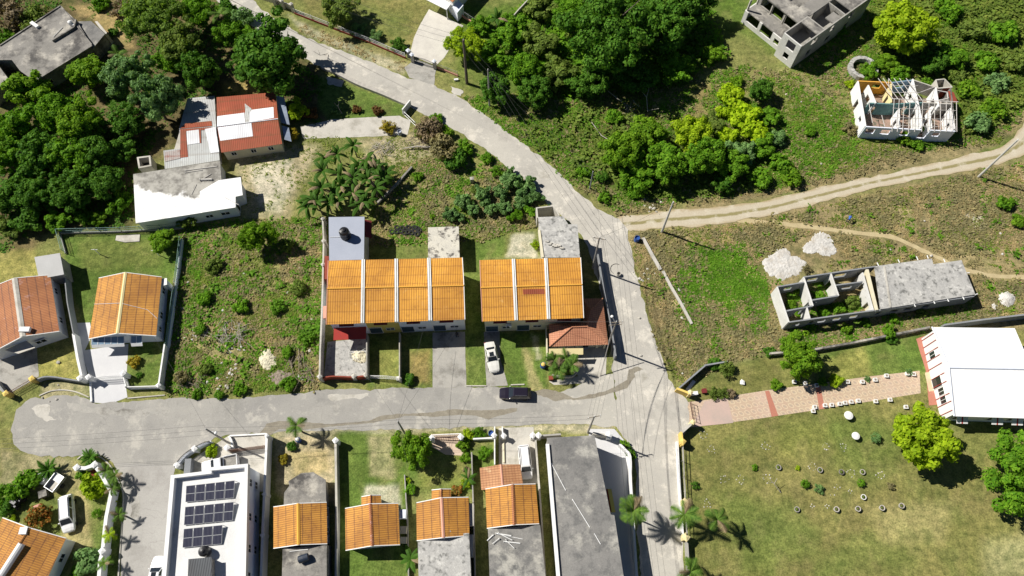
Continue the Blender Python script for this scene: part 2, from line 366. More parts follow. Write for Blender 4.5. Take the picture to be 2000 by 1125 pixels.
COVER = [  # colour, feather px, polygon in photo pixels, strength
 (LUSH, 30, [(880, 0), (2100, -20), (2100, 300), (1900, 300), (1760, 290), (1560, 360), (1180, 400), (1000, 230), (900, 170)], 1),
 (WEED, 25, [(1360, 130), (1440, 60), (1560, 140), (1690, 120), (1680, 270), (1560, 340), (1380, 300), (1320, 180)], .9),
 (EARTH, 12, [(1090, 200), (1280, 190), (1290, 230), (1180, 260), (1110, 240)], .6),
 (EARTH, 14, [(1370, 170), (1420, 160), (1400, 240), (1340, 230)], .5),
 (STRAW, 10, [(1480, 145), (1530, 130), (1600, 150), (1600, 230), (1540, 230)], .4),
 (SCRUB, 16, [(1190, 395), (1320, 405), (1500, 372), (1620, 340), (1760, 290), (1880, 285), (2000, 215), (2000, 250), (1900, 305), (1600, 370), (1400, 412), (1200, 420)], 1),
 (SCRUB, 20, [(1235, 450), (1440, 430), (1640, 385), (2000, 310), (2000, 640), (1820, 650), (1620, 668), (1520, 680), (1360, 740), (1290, 680)], 1),
 (LUSH, 22, [(1320, 490), (1420, 462), (1495, 470), (1492, 550), (1500, 640), (1450, 690), (1400, 715), (1350, 640)], .9),
 (LUSH, 18, [(1930, 350), (2000, 330), (2000, 480), (1960, 460)], .9),
 (STRAW, 16, [(1620, 400), (1780, 410), (1820, 440), (1700, 460), (1630, 440)], .55),
 (STRAW, 16, [(1850, 450), (1960, 470), (1990, 600), (1920, 620), (1880, 520)], .55),
 (EARTH, 12, [(1470, 545), (1508, 560), (1540, 660), (1500, 665), (1485, 600)], .9),
 (CHALK, 10, [(1880, 410), (1915, 418), (1925, 445), (1900, 448)], .7),
 (STRAW, 12, [(1225, 452), (1262, 458), (1360, 640), (1330, 680), (1290, 660), (1250, 540)], .9),
 (LUSH, 12, [(1540, 640), (1900, 590), (1900, 625), (1560, 680)], .8),
 # woodland and yards on the left
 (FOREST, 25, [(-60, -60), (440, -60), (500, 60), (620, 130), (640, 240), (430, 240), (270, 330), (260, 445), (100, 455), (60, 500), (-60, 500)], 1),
 ((.38, .28, .13), 12, [(130, 15), (250, 10), (262, 95), (215, 85), (180, 40)], .85),
 ((.36, .27, .10), 10, [(430, 160), (540, 165), (545, 182), (440, 185)], .9),
 (LAWNY, 12, [(-40, 485), (70, 488), (75, 545), (-40, 570)], .8),
 (DIRT, 26, [(440, 305), (560, 285), (620, 285), (600, 340), (570, 390), (560, 425), (480, 420), (465, 330)], .85),
 (CHALK, 16, [(490, 320), (560, 310), (575, 360), (545, 410), (505, 400)], .8),
 (DIRT, 14, [(700, 275), (830, 262), (860, 300), (790, 330), (720, 310)], .7),
 (WEED, 14, [(735, 340), (860, 300), (920, 300), (1060, 390), (1050, 440), (940, 500), (720, 500), (725, 420)], 1),
 (STRAW, 20, [(770, 370), (840, 350), (880, 400), (850, 440), (780, 420)], .6),
 (LAWN, 14, [(728, 465), (835, 440), (838, 505), (720, 508)], .8),
 (LAWN, 10, [(900, 450), (990, 450), (985, 505), (900, 508)], .9),
 (CHALK, 8, [(1000, 460), (1045, 455), (1050, 503), (990, 503)], .8),
 (WEED, 20, [(345, 460), (640, 430), (632, 760), (325, 778), (330, 640)], 1),
 (STRAW, 22, [(360, 590), (470, 610), (540, 680), (460, 720), (380, 700)], .7),
 (STRAW, 16, [(520, 520), (620, 520), (620, 640), (540, 600)], .45),
 (STRAW, 14, [(350, 480), (450, 465), (420, 540), (350, 560)], .6),
 (LAWNB, 16, [(585, -10), (845, -10), (805, 95), (700, 70), (600, 30)], .9),
 (LAWN, 20, [(690, 10), (800, 20), (790, 80), (710, 60)], .5),
 (SAND, 8, [(560, 30), (640, 62), (795, 118), (790, 145), (600, 72)], .7),
 (LAWNB, 8, [(575, 36), (640, 55), (795, 110), (790, 125), (640, 72)], .8),
 (LAWN, 8, [(620, 150), (690, 165), (800, 205), (782, 236), (640, 240), (620, 210)], 1),
 # house lots
 (LAWN, 6, [(118, 462), (350, 452), (318, 762), (245, 762), (245, 680), (160, 640)], 1),
 (LAWNB, 20, [(150, 470), (320, 465), (310, 520), (170, 530)], .5),
 (LAWNY, 6, [(74, 690), (150, 672), (160, 742), (75, 742)], 1),
 (DIRT, 8, [(80, 745), (165, 745), (175, 775), (80, 775)], .6),
 (WEED, 8, [(-60, 770), (20, 790), (10, 840), (35, 870), (30, 890), (-60, 890)], 1),
 (DIRT, 12, [(0, 880), (70, 885), (150, 900), (150, 960), (0, 960)], .6),
 (LAWN, 12, [(-40, 940), (120, 980), (130, 1130), (-60, 1130)], .8),
 ((.40, .35, .17), 14, [(140, 900), (165, 905), (200, 1060), (150, 1070), (125, 1050)], .9),
 (LAWN, 10, [(155, 890), (205, 900), (240, 960), (232, 1130), (195, 1130)], .9),
 (LAWN, 7, [(716, 655), (782, 655), (784, 758), (716, 758)], 1), (LAWNY, 18, [(730, 690), (782, 680), (775, 750), (735, 755)], .45),
 (LAWN, 7, [(782, 655), (848, 655), (848, 758), (784, 760)], 1), ((.30, .21, .085), 16, [(798, 690), (838, 680), (840, 748), (800, 752)], .75),
 (LAWN, 6, [(904, 440), (940, 440), (952, 756), (909, 756)], 1),
 (LAWN, 7, [(974, 650), (1076, 650), (1070, 758), (985, 760)], 1),
 ((.40, .34, .17), 7, [(1020, 680), (1030, 680), (1062, 762), (1035, 762)], .8), (CHALK, 5, [(1036, 655), (1046, 655), (1056, 700), (1048, 702)], .5),
 (DIRT, 14, [(535, 845), (655, 840), (655, 985), (600, 990), (540, 960)], .95), ((.55, .44, .20), 14, [(560, 880), (640, 880), (640, 920), (570, 930)], .6),
 (LAWN, 8, [(662, 842), (796, 840), (800, 1135), (660, 1135)], 1), ((.42, .37, .22), 14, [(720, 850), (775, 846), (775, 935), (725, 930)], .75),
 (LAWN, 8, [(796, 850), (925, 850), (930, 960), (800, 960)], 1), (LAWNY, 22, [(830, 890), (915, 880), (910, 945), (820, 950)], .5),
 (LAWN, 8, [(925, 880), (965, 870), (970, 915), (925, 920)], 1),
 (CHALK, 10, [(715, 950), (780, 945), (785, 990), (712, 985)], .7),
 (WEED, 8, [(1035, 862), (1070, 862), (1085, 1130), (1060, 1130)], .9),
 (SAND, 8, [(480, 838), (1100, 826), (1200, 832), (1200, 846), (960, 838), (560, 850)], .7),
 # church garden
 (LAWNB, 10, [(1360, 770), (1420, 720), (1512, 692), (1600, 690), (1600, 750), (1500, 768), (1380, 790)], 1),
 (LAWN, 12, [(1590, 692), (1700, 668), (1800, 652), (1832, 725), (1700, 742), (1600, 760)], 1),
 (LAWNY, 18, [(1600, 700), (1690, 680), (1700, 730), (1620, 750)], .7),
 (LAWNB, 10, [(1340, 836), (1500, 815), (1840, 762), (2100, 800), (2100, 1200), (1345, 1200)], 1),
 (LAWN, 45, [(1430, 860), (1700, 800), (1780, 870), (1700, 960), (1600, 900)], .55),
 (LAWNY, 40, [(1480, 850), (1620, 830), (1640, 890), (1520, 900)], .45),
 (LAWN, 50, [(1400, 960), (1560, 980), (1600, 1080), (1450, 1120)], .5),
 ((.40, .36, .16), 40, [(1690, 990), (1860, 980), (1840, 1060), (1720, 1060)], .6),
 (LAWN, 45, [(1640, 1060), (1800, 1060), (1780, 1125), (1600, 1125)], .5),
 ((.42, .40, .20), 50, [(1930, 1060), (2050, 1040), (2050, 1130), (1920, 1130)], .8),
 (LAWN, 12, [(1840, 780), (2000, 830), (2000, 860), (1900, 900), (1850, 870)], .5),
]
def axis(lo, hi, step, far):
    a = list(np.arange(lo, hi + .01, step)); s = step
    while a[-1] < far: s *= 1.5; a.append(a[-1] + s)
    s = step; b = []
    x = lo
    while x > -far: s *= 1.5; x -= s; b.append(x)
    return np.array(b[::-1] + a)
GX, GY = axis(-100, 100, .42, 700), axis(2, 110, .42, 700)
X, Y = np.meshgrid(GX, GY); n_x, n_y = len(GX), len(GY)
def cover(X, Y):
    fw = Y * ST + CAM_H * CT; fw = np.maximum(fw, 20)
    px = 1000 + F * X / fw; py = 562.5 - F * (Y * CT - CAM_H * ST) / fw
    wx = (fbm(X, Y, .22, 5) - .5) * 26; wy = (fbm(X + 91, Y + 33, .22, 5) - .5) * 26
    col = np.empty(X.shape + (3,)); col[:] = WEED
    n1 = fbm(X, Y, .09, 5)
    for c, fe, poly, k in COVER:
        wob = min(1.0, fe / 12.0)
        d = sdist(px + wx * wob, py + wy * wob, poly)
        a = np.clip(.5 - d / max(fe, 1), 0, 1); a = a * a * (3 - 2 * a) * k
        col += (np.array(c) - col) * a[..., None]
    m = fbm(X + 40, Y, .35, 5); h = fbm(X, Y + 70, .13, 4)
    g = np.clip((h - .42) * 3.2, 0, 1)[..., None] * .22
    col = col * (1 - g) + np.array((.30, .245, .10)) * g           # drier patches everywhere
    g = np.clip((.47 - h) * 3.2, 0, 1)[..., None] * .28
    col = col * (1 - g) + np.array((.09, .135, .025)) * g
    q = fbm(X + 7, Y + 9, .55, 4); g = np.clip((q - .54) * 6, 0, 1)[..., None] * .26
    col = col * (1 - g) + np.array((.26, .215, .10)) * g
    q = fbm(X + 57, Y + 19, .42, 4); g = np.clip((q - .55) * 6, 0, 1)[..., None] * .34
    col = col * (1 - g) + np.array((.10, .15, .035)) * g
    return col * (.68 + .64 * m)[..., None]
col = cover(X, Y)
co = np.stack([X, Y, np.zeros_like(X)], -1).reshape(-1, 3)
co[:, 2] = (fbm(co[:, 0], co[:, 1], .5, 3) - .5) * .02
idx = np.arange(n_x * n_y).reshape(n_y, n_x)
quads = np.stack([idx[:-1, :-1], idx[:-1, 1:], idx[1:, 1:], idx[1:, :-1]], -1).reshape(-1, 4)
def mesh_np(name, co, quads, mats, kind=None, parent=None):
    me = bpy.data.meshes.new(name); k = quads.shape[1]
    me.vertices.add(len(co)); me.vertices.foreach_set('co', np.ascontiguousarray(co, dtype=np.float32).ravel())
    me.loops.add(quads.size); me.loops.foreach_set('vertex_index', quads.astype(np.int32).ravel())
    me.polygons.add(len(quads)); me.polygons.foreach_set('loop_start', np.arange(0, quads.size, k, dtype=np.int32))
    me.update(calc_edges=True)
    for m in mats: me.materials.append(m)
    o = bpy.data.objects.new(name, me); C.objects.link(o)
    if kind: o['kind'] = kind
    if parent is not None: o.parent = parent
    return o
b = NB('ground_cover')
at = b.n('ShaderNodeAttribute', attribute_name='cover'); v = b.pos()
n1 = b.noise(v, 1.1, 6, .72); n2 = b.noise(v, 4.5, 5, .8)
c_ = b.mix(1.0, at.outputs['Color'], b.ramp(n1, .32, .68, (.50, .56, .50), (1.42, 1.36, 1.36)), 'MULTIPLY')
c_ = b.mix(1.0, c_, b.ramp(n2, .32, .68, (.50, .50, .50), (1.46, 1.46, 1.42)), 'MULTIPLY')
c_ = b.mix(b.ramp(b.noise(v, 2.2, 5, .75), .69, .76, (0, 0, 0), (.55, .55, .55)), c_, (.50, .46, .34))
b.bump(n2, .6, .08)
gm = b.out(c_, .95, 0, .1)
go = mesh_np('ground', co, quads, [gm], 'structure')
ca = go.data.attributes.new('cover', 'FLOAT_COLOR', 'POINT')
ca.data.foreach_set('color', np.concatenate([col.reshape(-1, 3), np.ones((len(co), 1))], 1).astype(np.float32).ravel())

# ------------------------------------------------------------------ sheets laid on the ground
def dense(poly, step, amp, seed):
    rnd = random.Random(seed); o = []; n = len(poly)
    for i in range(n):
        a, b_ = poly[i], poly[(i + 1) % n]; L_ = math.dist(a, b_); k = max(1, int(L_ / step))
        for j in range(k):
            t = j / k; x, y = lerp(a, b_, t)
            nx, ny = -(b_[1] - a[1]) / L_, (b_[0] - a[0]) / L_
            q = (mnoise.noise((x * .5 + seed * 13, y * .5, 0)) + .7 * mnoise.noise((x * 1.6, y * 1.6 + seed, 3))) * amp if 0 < j else 0
            o.append((x + nx * q, y + ny * q))
    return o
def smooth_line(pts, k=6):
    """Catmull-Rom through the points"""
    o = []; n = len(pts)
    for i in range(n - 1):
        p0, p1, p2, p3 = pts[max(i - 1, 0)], pts[i], pts[i + 1], pts[min(i + 2, n - 1)]
        for j in range(k):
            t = j / k
            o.append(tuple(.5 * (2 * p1[a] + (p2[a] - p0[a]) * t + (2 * p0[a] - 5 * p1[a] + 4 * p2[a] - p3[a]) * t * t + (3 * p1[a] - p0[a] - 3 * p2[a] + p3[a]) * t ** 3) for a in range(len(p1))))
    return o + [tuple(pts[-1])]
def sheet(name, px, z, mat, amp=.12, step=.6, world=False):
    poly = px if world else PL(px)
    poly = dense(poly, step, amp, len(name) + len(px)) if amp else poly
    bm = bmesh.new(); f = bm.faces.new([bm.verts.new((x, y, z)) for x, y in poly])
    f.normal_update(); bmesh.ops.triangulate(bm, faces=[f], ngon_method='EAR_CLIP')
    me = bpy.data.meshes.new(name); bm.to_mesh(me); bm.free()
    for p in me.polygons:
        if p.normal.z < 0: p.flip()
    me.materials.append(mat); o = bpy.data.objects.new(name, me); C.objects.link(o)
    return tag(o, kind='structure')
def road_mat(name, c1, c2, pale, dark, paler=(.53, .63), crack=.5, blend=None):
    b = NB(name); v = b.pos()
    col = b.mix(b.ramp(b.noise(v, .12, 5, .65), .35, .65), c1, c2)
    mp = b.n('ShaderNodeMapping'); mp.inputs['Scale'].default_value = (1, 1, 1); b.l(v, mp.inputs[0])
    col = b.mix(b.math('MULTIPLY', b.ramp(b.noise(v, .33, 7, .72), *paler), .8), col, pale)
    col = b.mix(b.math('MULTIPLY', b.ramp(b.noise(v, .21, 7, .7), .52, .64), .45), col, dark)
    vo = b.n('ShaderNodeTexVoronoi', feature='DISTANCE_TO_EDGE'); vo.inputs['Scale'].default_value = .42
    wv = b.n('ShaderNodeVectorMath', operation='ADD'); nz = b.n('ShaderNodeTexNoise'); nz.inputs['Scale'].default_value = .9; b.l(v, nz.inputs['Vector'])
    b.l(v, wv.inputs[0]); b.l(nz.outputs['Color'], wv.inputs[1]); b.l(wv.outputs[0], vo.inputs['Vector'])
    ck = b.math('MULTIPLY', b.math('MULTIPLY', b.ramp(vo.outputs['Distance'], .0, .018, (1, 1, 1), (0, 0, 0)), b.ramp(b.noise(v, .15, 3), .5, .6)), crack)
    col = b.mix(ck, col, dark)
    if blend:
        sp = b.n('ShaderNodeSeparateXYZ'); b.l(v, sp.inputs[0]); f = b.math('ADD', b.math('DIVIDE', b.math('SUBTRACT', sp.outputs[0], blend[0]), blend[1] - blend[0]), b.math('MULTIPLY', b.math('SUBTRACT', b.noise(v, .3, 5), .5), 1.2))
        col = b.mix(b.ramp(f, .1, .9), col, b.mix(b.ramp(b.noise(v, .33, 7, .72), *paler), (.44, .42, .37), (.62, .58, .50)))
    g = b.noise(v, 7, 5, .8)
    col = b.mix(1.0, col, b.ramp(g, .25, .75, (.84, .84, .84), (1.16, 1.16, 1.16)), 'MULTIPLY')
    b.bump(g, .35, .02)
    return b.out(col, .9, 0, .2)
RM = road_mat('worn_pale_asphalt', (.48, .455, .40), (.41, .39, .35), (.64, .60, .52), (.30, .285, .255))
RS_ = road_mat('worn_grey_asphalt', (.37, .355, .32), (.29, .28, .26), (.48, .455, .40), (.20, .195, .18), blend=(P(1040, 790)[0], P(1190, 790)[0]))
RL = road_mat('grey_lane_surface', (.40, .385, .355), (.36, .345, .32), (.50, .48, .43), (.25, .235, .215), (.64, .76), .5)
MAIN_W = [(330, -60), (405, -12), (455, 22), (505, 62), (560, 96), (620, 128), (700, 163), (760, 190), (800, 208), (850, 234), (900, 260), (950, 292), (1000, 332), (1045, 376), (1080, 408), (1110, 432), (1135, 458), (1150, 490), (1165, 540), (1178, 600), (1190, 650), (1195, 690), (1200, 760), (1203, 832), (1224, 860), (1240, 900), (1243, 1000), (1250, 1140), (1262, 1400)]
MAIN_E = [(400, -60), (480, -12), (505, 12), (545, 42), (600, 75), (700, 112), (790, 150), (850, 167), (900, 192), (950, 227), (1000, 264), (1050, 301), (1090, 336), (1130, 377), (1165, 408), (1195, 421), (1228, 438), (1226, 462), (1235, 500), (1246, 550), (1260, 600), (1275, 650), (1290, 690), (1305, 740), (1325, 765), (1345, 788), (1350, 832), (1335, 852), (1322, 880), (1326, 950), (1332, 1050), (1338, 1140), (1352, 1400)]
sheet('main_road', MAIN_W + MAIN_E[::-1], .030, RM, .38)
SIDE_N = [(24, 830), (32, 800), (60, 778), (150, 772), (180, 786), (250, 786), (330, 778), (450, 780), (540, 772), (630, 762), (740, 760), (845, 757), (910, 756), (985, 756), (1040, 764), (1085, 770), (1150, 745), (1198, 730)]
SIDE_S = [(1206, 834), (1100, 828), (1000, 831), (870, 836), (700, 841), (600, 842), (525, 846), (440, 850), (400, 862), (360, 890), (342, 912), (250, 918), (222, 905), (200, 890), (150, 890), (80, 892), (40, 880), (25, 858)]
sheet('side_street', SIDE_N + SIDE_S, .034, RS_, .36)
sheet('lane', [(221, 904), (343, 911), (336, 940), (328, 1000), (318, 1140), (290, 1400), (226, 1400), (236, 1140), (238, 1020), (241, 960), (232, 925)], .038, RL, .08)
WT = surf('wet_silt', (.28, .255, .20), (.215, .19, .145), scale=1.0, fine=.2, light=(.34, .31, .25), light_at=(.62, .75), light_scale=.8)
sheet('water_trickle', [(508, 845), (520, 828), (545, 822), (590, 824), (640, 828), (720, 822), (745, 812), (790, 808), (845, 806), (880, 800), (940, 802), (985, 800), (1010, 797), (1010, 803), (975, 812), (955, 820), (930, 812), (890, 811), (850, 814), (800, 812), (750, 820), (730, 826), (640, 834), (580, 840), (545, 838), (530, 850)], .044, WT, .14, .35)
sheet('water_seep', [(1040, 765), (1060, 760), (1085, 763), (1100, 768), (1125, 778), (1150, 770), (1180, 765), (1200, 757), (1225, 742), (1228, 722), (1245, 716), (1262, 725), (1250, 735), (1238, 738), (1225, 758), (1200, 766), (1160, 778), (1120, 782), (1105, 780), (1085, 784), (1068, 776), (1050, 772)], .044, WT, .16, .35)
for i_, q in enumerate([[(640, 150), (672, 158), (668, 170), (640, 164)], [(775, 172), (800, 178), (812, 190), (790, 188)], [(1045, 325), (1075, 340), (1072, 352), (1052, 345)], [(1238, 730), (1258, 722), (1268, 740), (1246, 748)], [(130, 785), (220, 800), (330, 796), (325, 808), (210, 812), (135, 800)], [(640, 772), (720, 768), (722, 776), (645, 782)], [(1290, 850), (1310, 845), (1312, 870), (1292, 868)], [(255, 950), (275, 948), (272, 1010), (258, 1012)], [(880, 168), (905, 178), (900, 188), (884, 182)]]):
    sheet('road_patch', q, .0455, M['conc' if i_ in (4, 7) else 'concpale'], .35, .3)
sheet('marl_patch', [(62, 798), (75, 790), (98, 792), (95, 812), (112, 820), (92, 824), (72, 812)], .044, M['concpale'], .3, .4)
def strip(name, a, b_, z, mat, n=6, amp=.15):
    """ribbon between two pixel polylines; u runs across it"""
    A, B = smooth_line(PL(a)), smooth_line(PL(b_)); m = len(A); vs = []; fs = []; uvs = []
    for i in range(m):
        for k in range(n + 1):
            t = k / n; x, y = lerp(A[i], B[i], t)
            if k in (0, n): q = mnoise.noise((x * .7, y * .7, 9)) * amp; d = v2(B[i]) - v2(A[i]); d.normalize(); x += d.x * q; y += d.y * q
            vs.append((x, y, z)); uvs.append((t, x))
    for i in range(m - 1):
        for k in range(n): fs.append((i * (n + 1) + k, i * (n + 1) + k + 1, (i + 1) * (n + 1) + k + 1, (i + 1) * (n + 1) + k))
    me = bpy.data.meshes.new(name); me.from_pydata(vs, [], fs); me.materials.append(mat)
    uv = me.uv_layers.new(name='UVMap')
    for l_ in me.loops: uv.data[l_.index].uv = uvs[l_.vertex_index]
    if me.polygons[0].normal.z < 0: me.flip_normals()
    o = bpy.data.objects.new(name, me); C.objects.link(o); return tag(o, kind='structure')
b = NB('two_rut_track'); uv = b.n('ShaderNodeUVMap').outputs[0]; v = b.pos(); sp = b.n('ShaderNodeSeparateXYZ'); b.l(uv, sp.inputs[0])
wob = b.math('MULTIPLY_ADD', b.math('SUBTRACT', b.noise(v, .5, 4), .5), .22, sp.outputs[0])
t_ = b.math('ABSOLUTE', b.math('SUBTRACT', wob, .5))
col = b.mix(b.ramp(t_, .06, .13), (.27, .235, .11), (.50, .44, .33)); col = b.mix(b.ramp(t_, .36, .5), col, (.40, .32, .19))
col = b.mix(b.ramp(b.noise(v, .5, 6, .7), .5, .7), col, (.58, .53, .42)); g = b.noise(v, 5, 5, .8)
col = b.mix(1.0, col, b.ramp(g, .25, .75, (.82,) * 3, (1.15,) * 3), 'MULTIPLY'); b.bump(g, .5, .03); TRK = b.out(col, .95, 0, .1)
strip('dirt_track', [(1205, 424), (1300, 413), (1400, 405), (1500, 391), (1600, 367), (1700, 345), (1800, 325), (1900, 300), (1962, 283), (2010, 225), (2050, 150), (2120, 60)],
      [(1230, 452), (1300, 446), (1400, 438), (1500, 421), (1600, 396), (1700, 370), (1800, 349), (1900, 332), (1970, 314), (2030, 280), (2090, 170), (2160, 80)], .042, TRK, 8, .55)
FP = surf('trodden_earth', (.50, .42, .24), (.42, .34, .19), scale=.8, fine=.2)
FPC = [(1440, 431), (1530, 437), (1640, 451), (1740, 463), (1800, 488), (1880, 525), (1940, 538), (2015, 542)]
strip('footpath', [(x, y - 4) for x, y in FPC], [(x, y + 4) for x, y in FPC], .012, FP, 3, .25)
strip('garden_footpath', [(1978, 322), (1990, 345), (2010, 380)], [(1986, 318), (1998, 340), (2020, 372)], .012, FP, 3, .2)
DRV = M['concpale']; DRG = M['conc']; DRW = surf('smooth_pale_paving', (.60, .60, .60), (.55, .55, .56), fine=.05)
sheet('driveway', [(146, 631), (176, 630), (180, 655), (166, 684), (251, 672), (246, 755), (249, 776), (215, 789), (181, 786), (177, 745), (160, 690)], .020, DRW, 0)
sheet('driveway', [(-10, 692), (72, 680), (76, 735), (15, 772), (-15, 752)], .020, DRG, .05)
sheet('driveway', [(838, 18), (905, 50), (868, 112), (852, 128), (800, 108), (808, 75), (822, 45)], .020, surf('bright_concrete', (.62, .59, .52), (.52, .49, .44), scale=.5, fine=.12, stain=(.36, .34, .3), stain_at=(.58, .75)), .08)
sheet('gate_apron', [(790, 132), (812, 115), (852, 130), (848, 166), (800, 152)], .036, DRG, .1)
sheet('driveway', [(586, 248), (650, 233), (780, 226), (802, 236), (796, 263), (700, 268), (592, 271)], .020, DRV, .08)
sheet('patio', [(640, 668), (717, 660), (717, 742), (632, 742)], .020, M['slabmot'], 0)
sheet('forecourt', [(845, 650), (908, 648), (911, 756), (845, 758)], .020, DRG, .05)
sheet('driveway', [(945, 648), (976, 648), (977, 700), (992, 753), (950, 755)], .020, DRG, .08)
sheet('forecourt', [(1075, 680), (1186, 660), (1183, 742), (1150, 748), (1082, 752), (1072, 745), (1130, 735)], .020, DRV, .05)
sheet('forecourt', [(362, 905), (420, 868), (448, 850), (523, 848), (516, 960), (360, 960)], .020, DRV, 0)
sheet('driveway', [(974, 836), (1042, 834), (1050, 945), (975, 950)], .040, DRV, .03)
sheet('forecourt', [(1150, 838), (1200, 838), (1224, 866), (1232, 900), (1240, 1140), (1150, 1140)], .042, DRW, 0)
sheet('path', [(842, 848), (900, 846), (904, 860), (905, 890), (870, 888), (845, 874)], .020, surf('pinkish_paving', (.60, .47, .36), (.54, .42, .32), fine=.08), 0)
b = NB('patterned_walk_tiles'); v = b.pos(); a_ = math.radians(9.0)
mp = b.n('ShaderNodeMapping', vector_type='TEXTURE'); mp.inputs['Rotation'].default_value = (0, 0, a_); b.l(v, mp.inputs[0])
sp = b.n('ShaderNodeSeparateXYZ'); b.l(mp.outputs[0], sp.inputs[0])
p_ = 0.92; fu = b.math('FRACT', b.math('DIVIDE', b.math('MULTIPLY_ADD', sp.outputs[1], .45, sp.outputs[0]), p_)); fv = b.math('FRACT', b.math('DIVIDE', sp.outputs[1], p_))
dx = b.math('SUBTRACT', fu, .5); dy = b.math('SUBTRACT', fv, .5)
r_ = b.math('SQRT', b.math('ADD', b.math('MULTIPLY', dx, dx), b.math('MULTIPLY', dy, dy)))
r_ = b.math('ADD', r_, b.math('MULTIPLY', b.math('SUBTRACT', b.noise(v, 2.5, 3), .5), .05))
ring = b.math('SUBTRACT', 1.0, b.math('MULTIPLY', b.math('ABSOLUTE', b.math('SUBTRACT', r_, .34)), 14)); ring = b.ramp(ring, 0, .6)
cen = b.ramp(r_, .13, .19, (1, 1, 1), (0, 0, 0))
col = b.mix(b.ramp(b.noise(v, .4, 4), .35, .65), (.49, .38, .265), (.48, .345, .25)); col = b.mix(b.math('MULTIPLY', ring, .8), col, (.62, .52, .35)); col = b.mix(b.math('MULTIPLY', cen, .75), col, (.38, .32, .25))
fade = b.ramp(b.noise(v, .13, 3), .45, .62); col = b.mix(b.math('MULTIPLY', fade, .35), col, (.60, .42, .36))
g = b.noise(v, 6, 4, .8); col = b.mix(1.0, col, b.ramp(g, .25, .75, (.9,) * 3, (1.1,) * 3), 'MULTIPLY'); WALK = b.out(col, .7)
sheet('garden_walk', [(1338, 786), (1372, 782), (1500, 762), (1700, 735), (1796, 724), (1798, 768), (1600, 800), (1480, 818), (1342, 836)], .020, WALK, 0)
REDT = surf('red_paving', (.46, .19, .13), (.40, .165, .115), fine=.1, light=(.55, .3, .22))
for q in ([(1494, 764), (1502, 763), (1520, 812), (1507, 814)], [(1592, 750), (1601, 749), (1611, 798), (1600, 800)], [(1376, 784), (1420, 776), (1432, 826), (1352, 834)]):
    sheet('garden_walk_band', q, .025, REDT if q[0][0] > 1400 else surf('worn_pink_paving', (.54, .39, .33), (.44, .35, .30), scale=.3, fine=.06), 0)
sheet('red_path', [(1789, 662), (1806, 656), (1832, 724), (1838, 790), (1814, 792), (1808, 724)], .024, REDT, .05)
sheet('threshold', [(1806, 728), (1828, 724), (1832, 762), (1814, 765)], .029, surf('tan_paving', (.66, .50, .32), (.60, .46, .3), fine=.08), 0)
def kerb(px, w=.16, h=.14, mat='concpale', z0=.0):
    m = MB(); L_ = smooth_line(PL(px), 4)
    for i in range(len(L_) - 1): m.bar(L_[i], L_[i + 1], w, z0, h + .001 * (i % 2), ext=.02)
    return tag(m.build('kerb', M[mat]), kind='structure')
kerb([(911, 754), (950, 754)]); kerb([(998, 752), (1024, 751)]); kerb([(152, 897), (165, 888), (180, 887), (200, 895), (220, 915), (234, 945), (241, 965), (240, 1000), (236, 1060), (231, 1140)])
kerb([(78, 773), (100, 764), (125, 762), (150, 766), (174, 776)]); kerb([(250, 778), (322, 772)]); kerb([(178, 745), (180, 785)], .25, .3, 'white')
# ------------------------------------------------------------------ building helpers
def opening(parent, kind, p, q, c, f, z0, w_, h_, frame='white', pane='glass', t=.06, plabel=None):
    """window or door on the outside of wall p-q; c is a point inside the building, f the place along the wall"""
    p, q, c = v2(p), v2(q), v2(c); d = (q - p).normalized(); n = Vector((-d.y, d.x))
    m_ = p + (q - p) * f
    if n.dot(m_ - c) < 0: n = -n
    a, b_ = m_ - d * w_ / 2, m_ + d * w_ / 2; o = n * .03
    fr = MB(); fr.bar(a + o, a + d * t + o, .10, z0, z0 + h_); fr.bar(b_ - d * t + o, b_ + o, .10, z0, z0 + h_)
    fr.bar(a + d * t + o, b_ - d * t + o, .10, z0, z0 + t); fr.bar(a + d * t + o, b_ - d * t + o, .10, z0 + h_ - t, z0 + h_)
    if kind == 'window': fr.bar(m_ - d * t / 2 + o, m_ + d * t / 2 + o, .095, z0 + t, z0 + h_ - t)
    fo = fr.build(kind, M[frame], parent)
    pn = MB(); pn.bar(a + d * t + n * .01, b_ - d * t + n * .01, .05, z0 + t, z0 + h_ - t); po = pn.build('pane' if pane != 'wood' else 'door_leaf', M[pane], fo)
    if plabel: fo['label'] = plabel
    return fo
def cen(poly): return (sum(p[0] for p in poly) / len(poly), sum(p[1] for p in poly) / len(poly))
def plane_at(px, a, b_, c, lift=0.0):
    """point where the line of sight of a photo pixel meets the plane a-b-c (raised by lift)"""
    a, b_, c = Vector(a), Vector(b_), Vector(c); n = (b_ - a).cross(c - a).normalized()
    if n.z < 0: n = -n
    o = Vector((0, 0, CAM_H)); g = Vector(P3(px[0], px[1], 0)) - o
    t = n.dot(a + n * lift - o) / n.dot(g); return tuple(o + g * t)
def slab_on(poly3, th=.03):
    n = (Vector(poly3[1]) - Vector(poly3[0])).cross(Vector(poly3[2]) - Vector(poly3[0])).normalized()
    if n.z < 0: poly3 = poly3[::-1]; n = -n
    return [tuple(Vector(p) - n * th) for p in poly3], [tuple(p) for p in poly3]
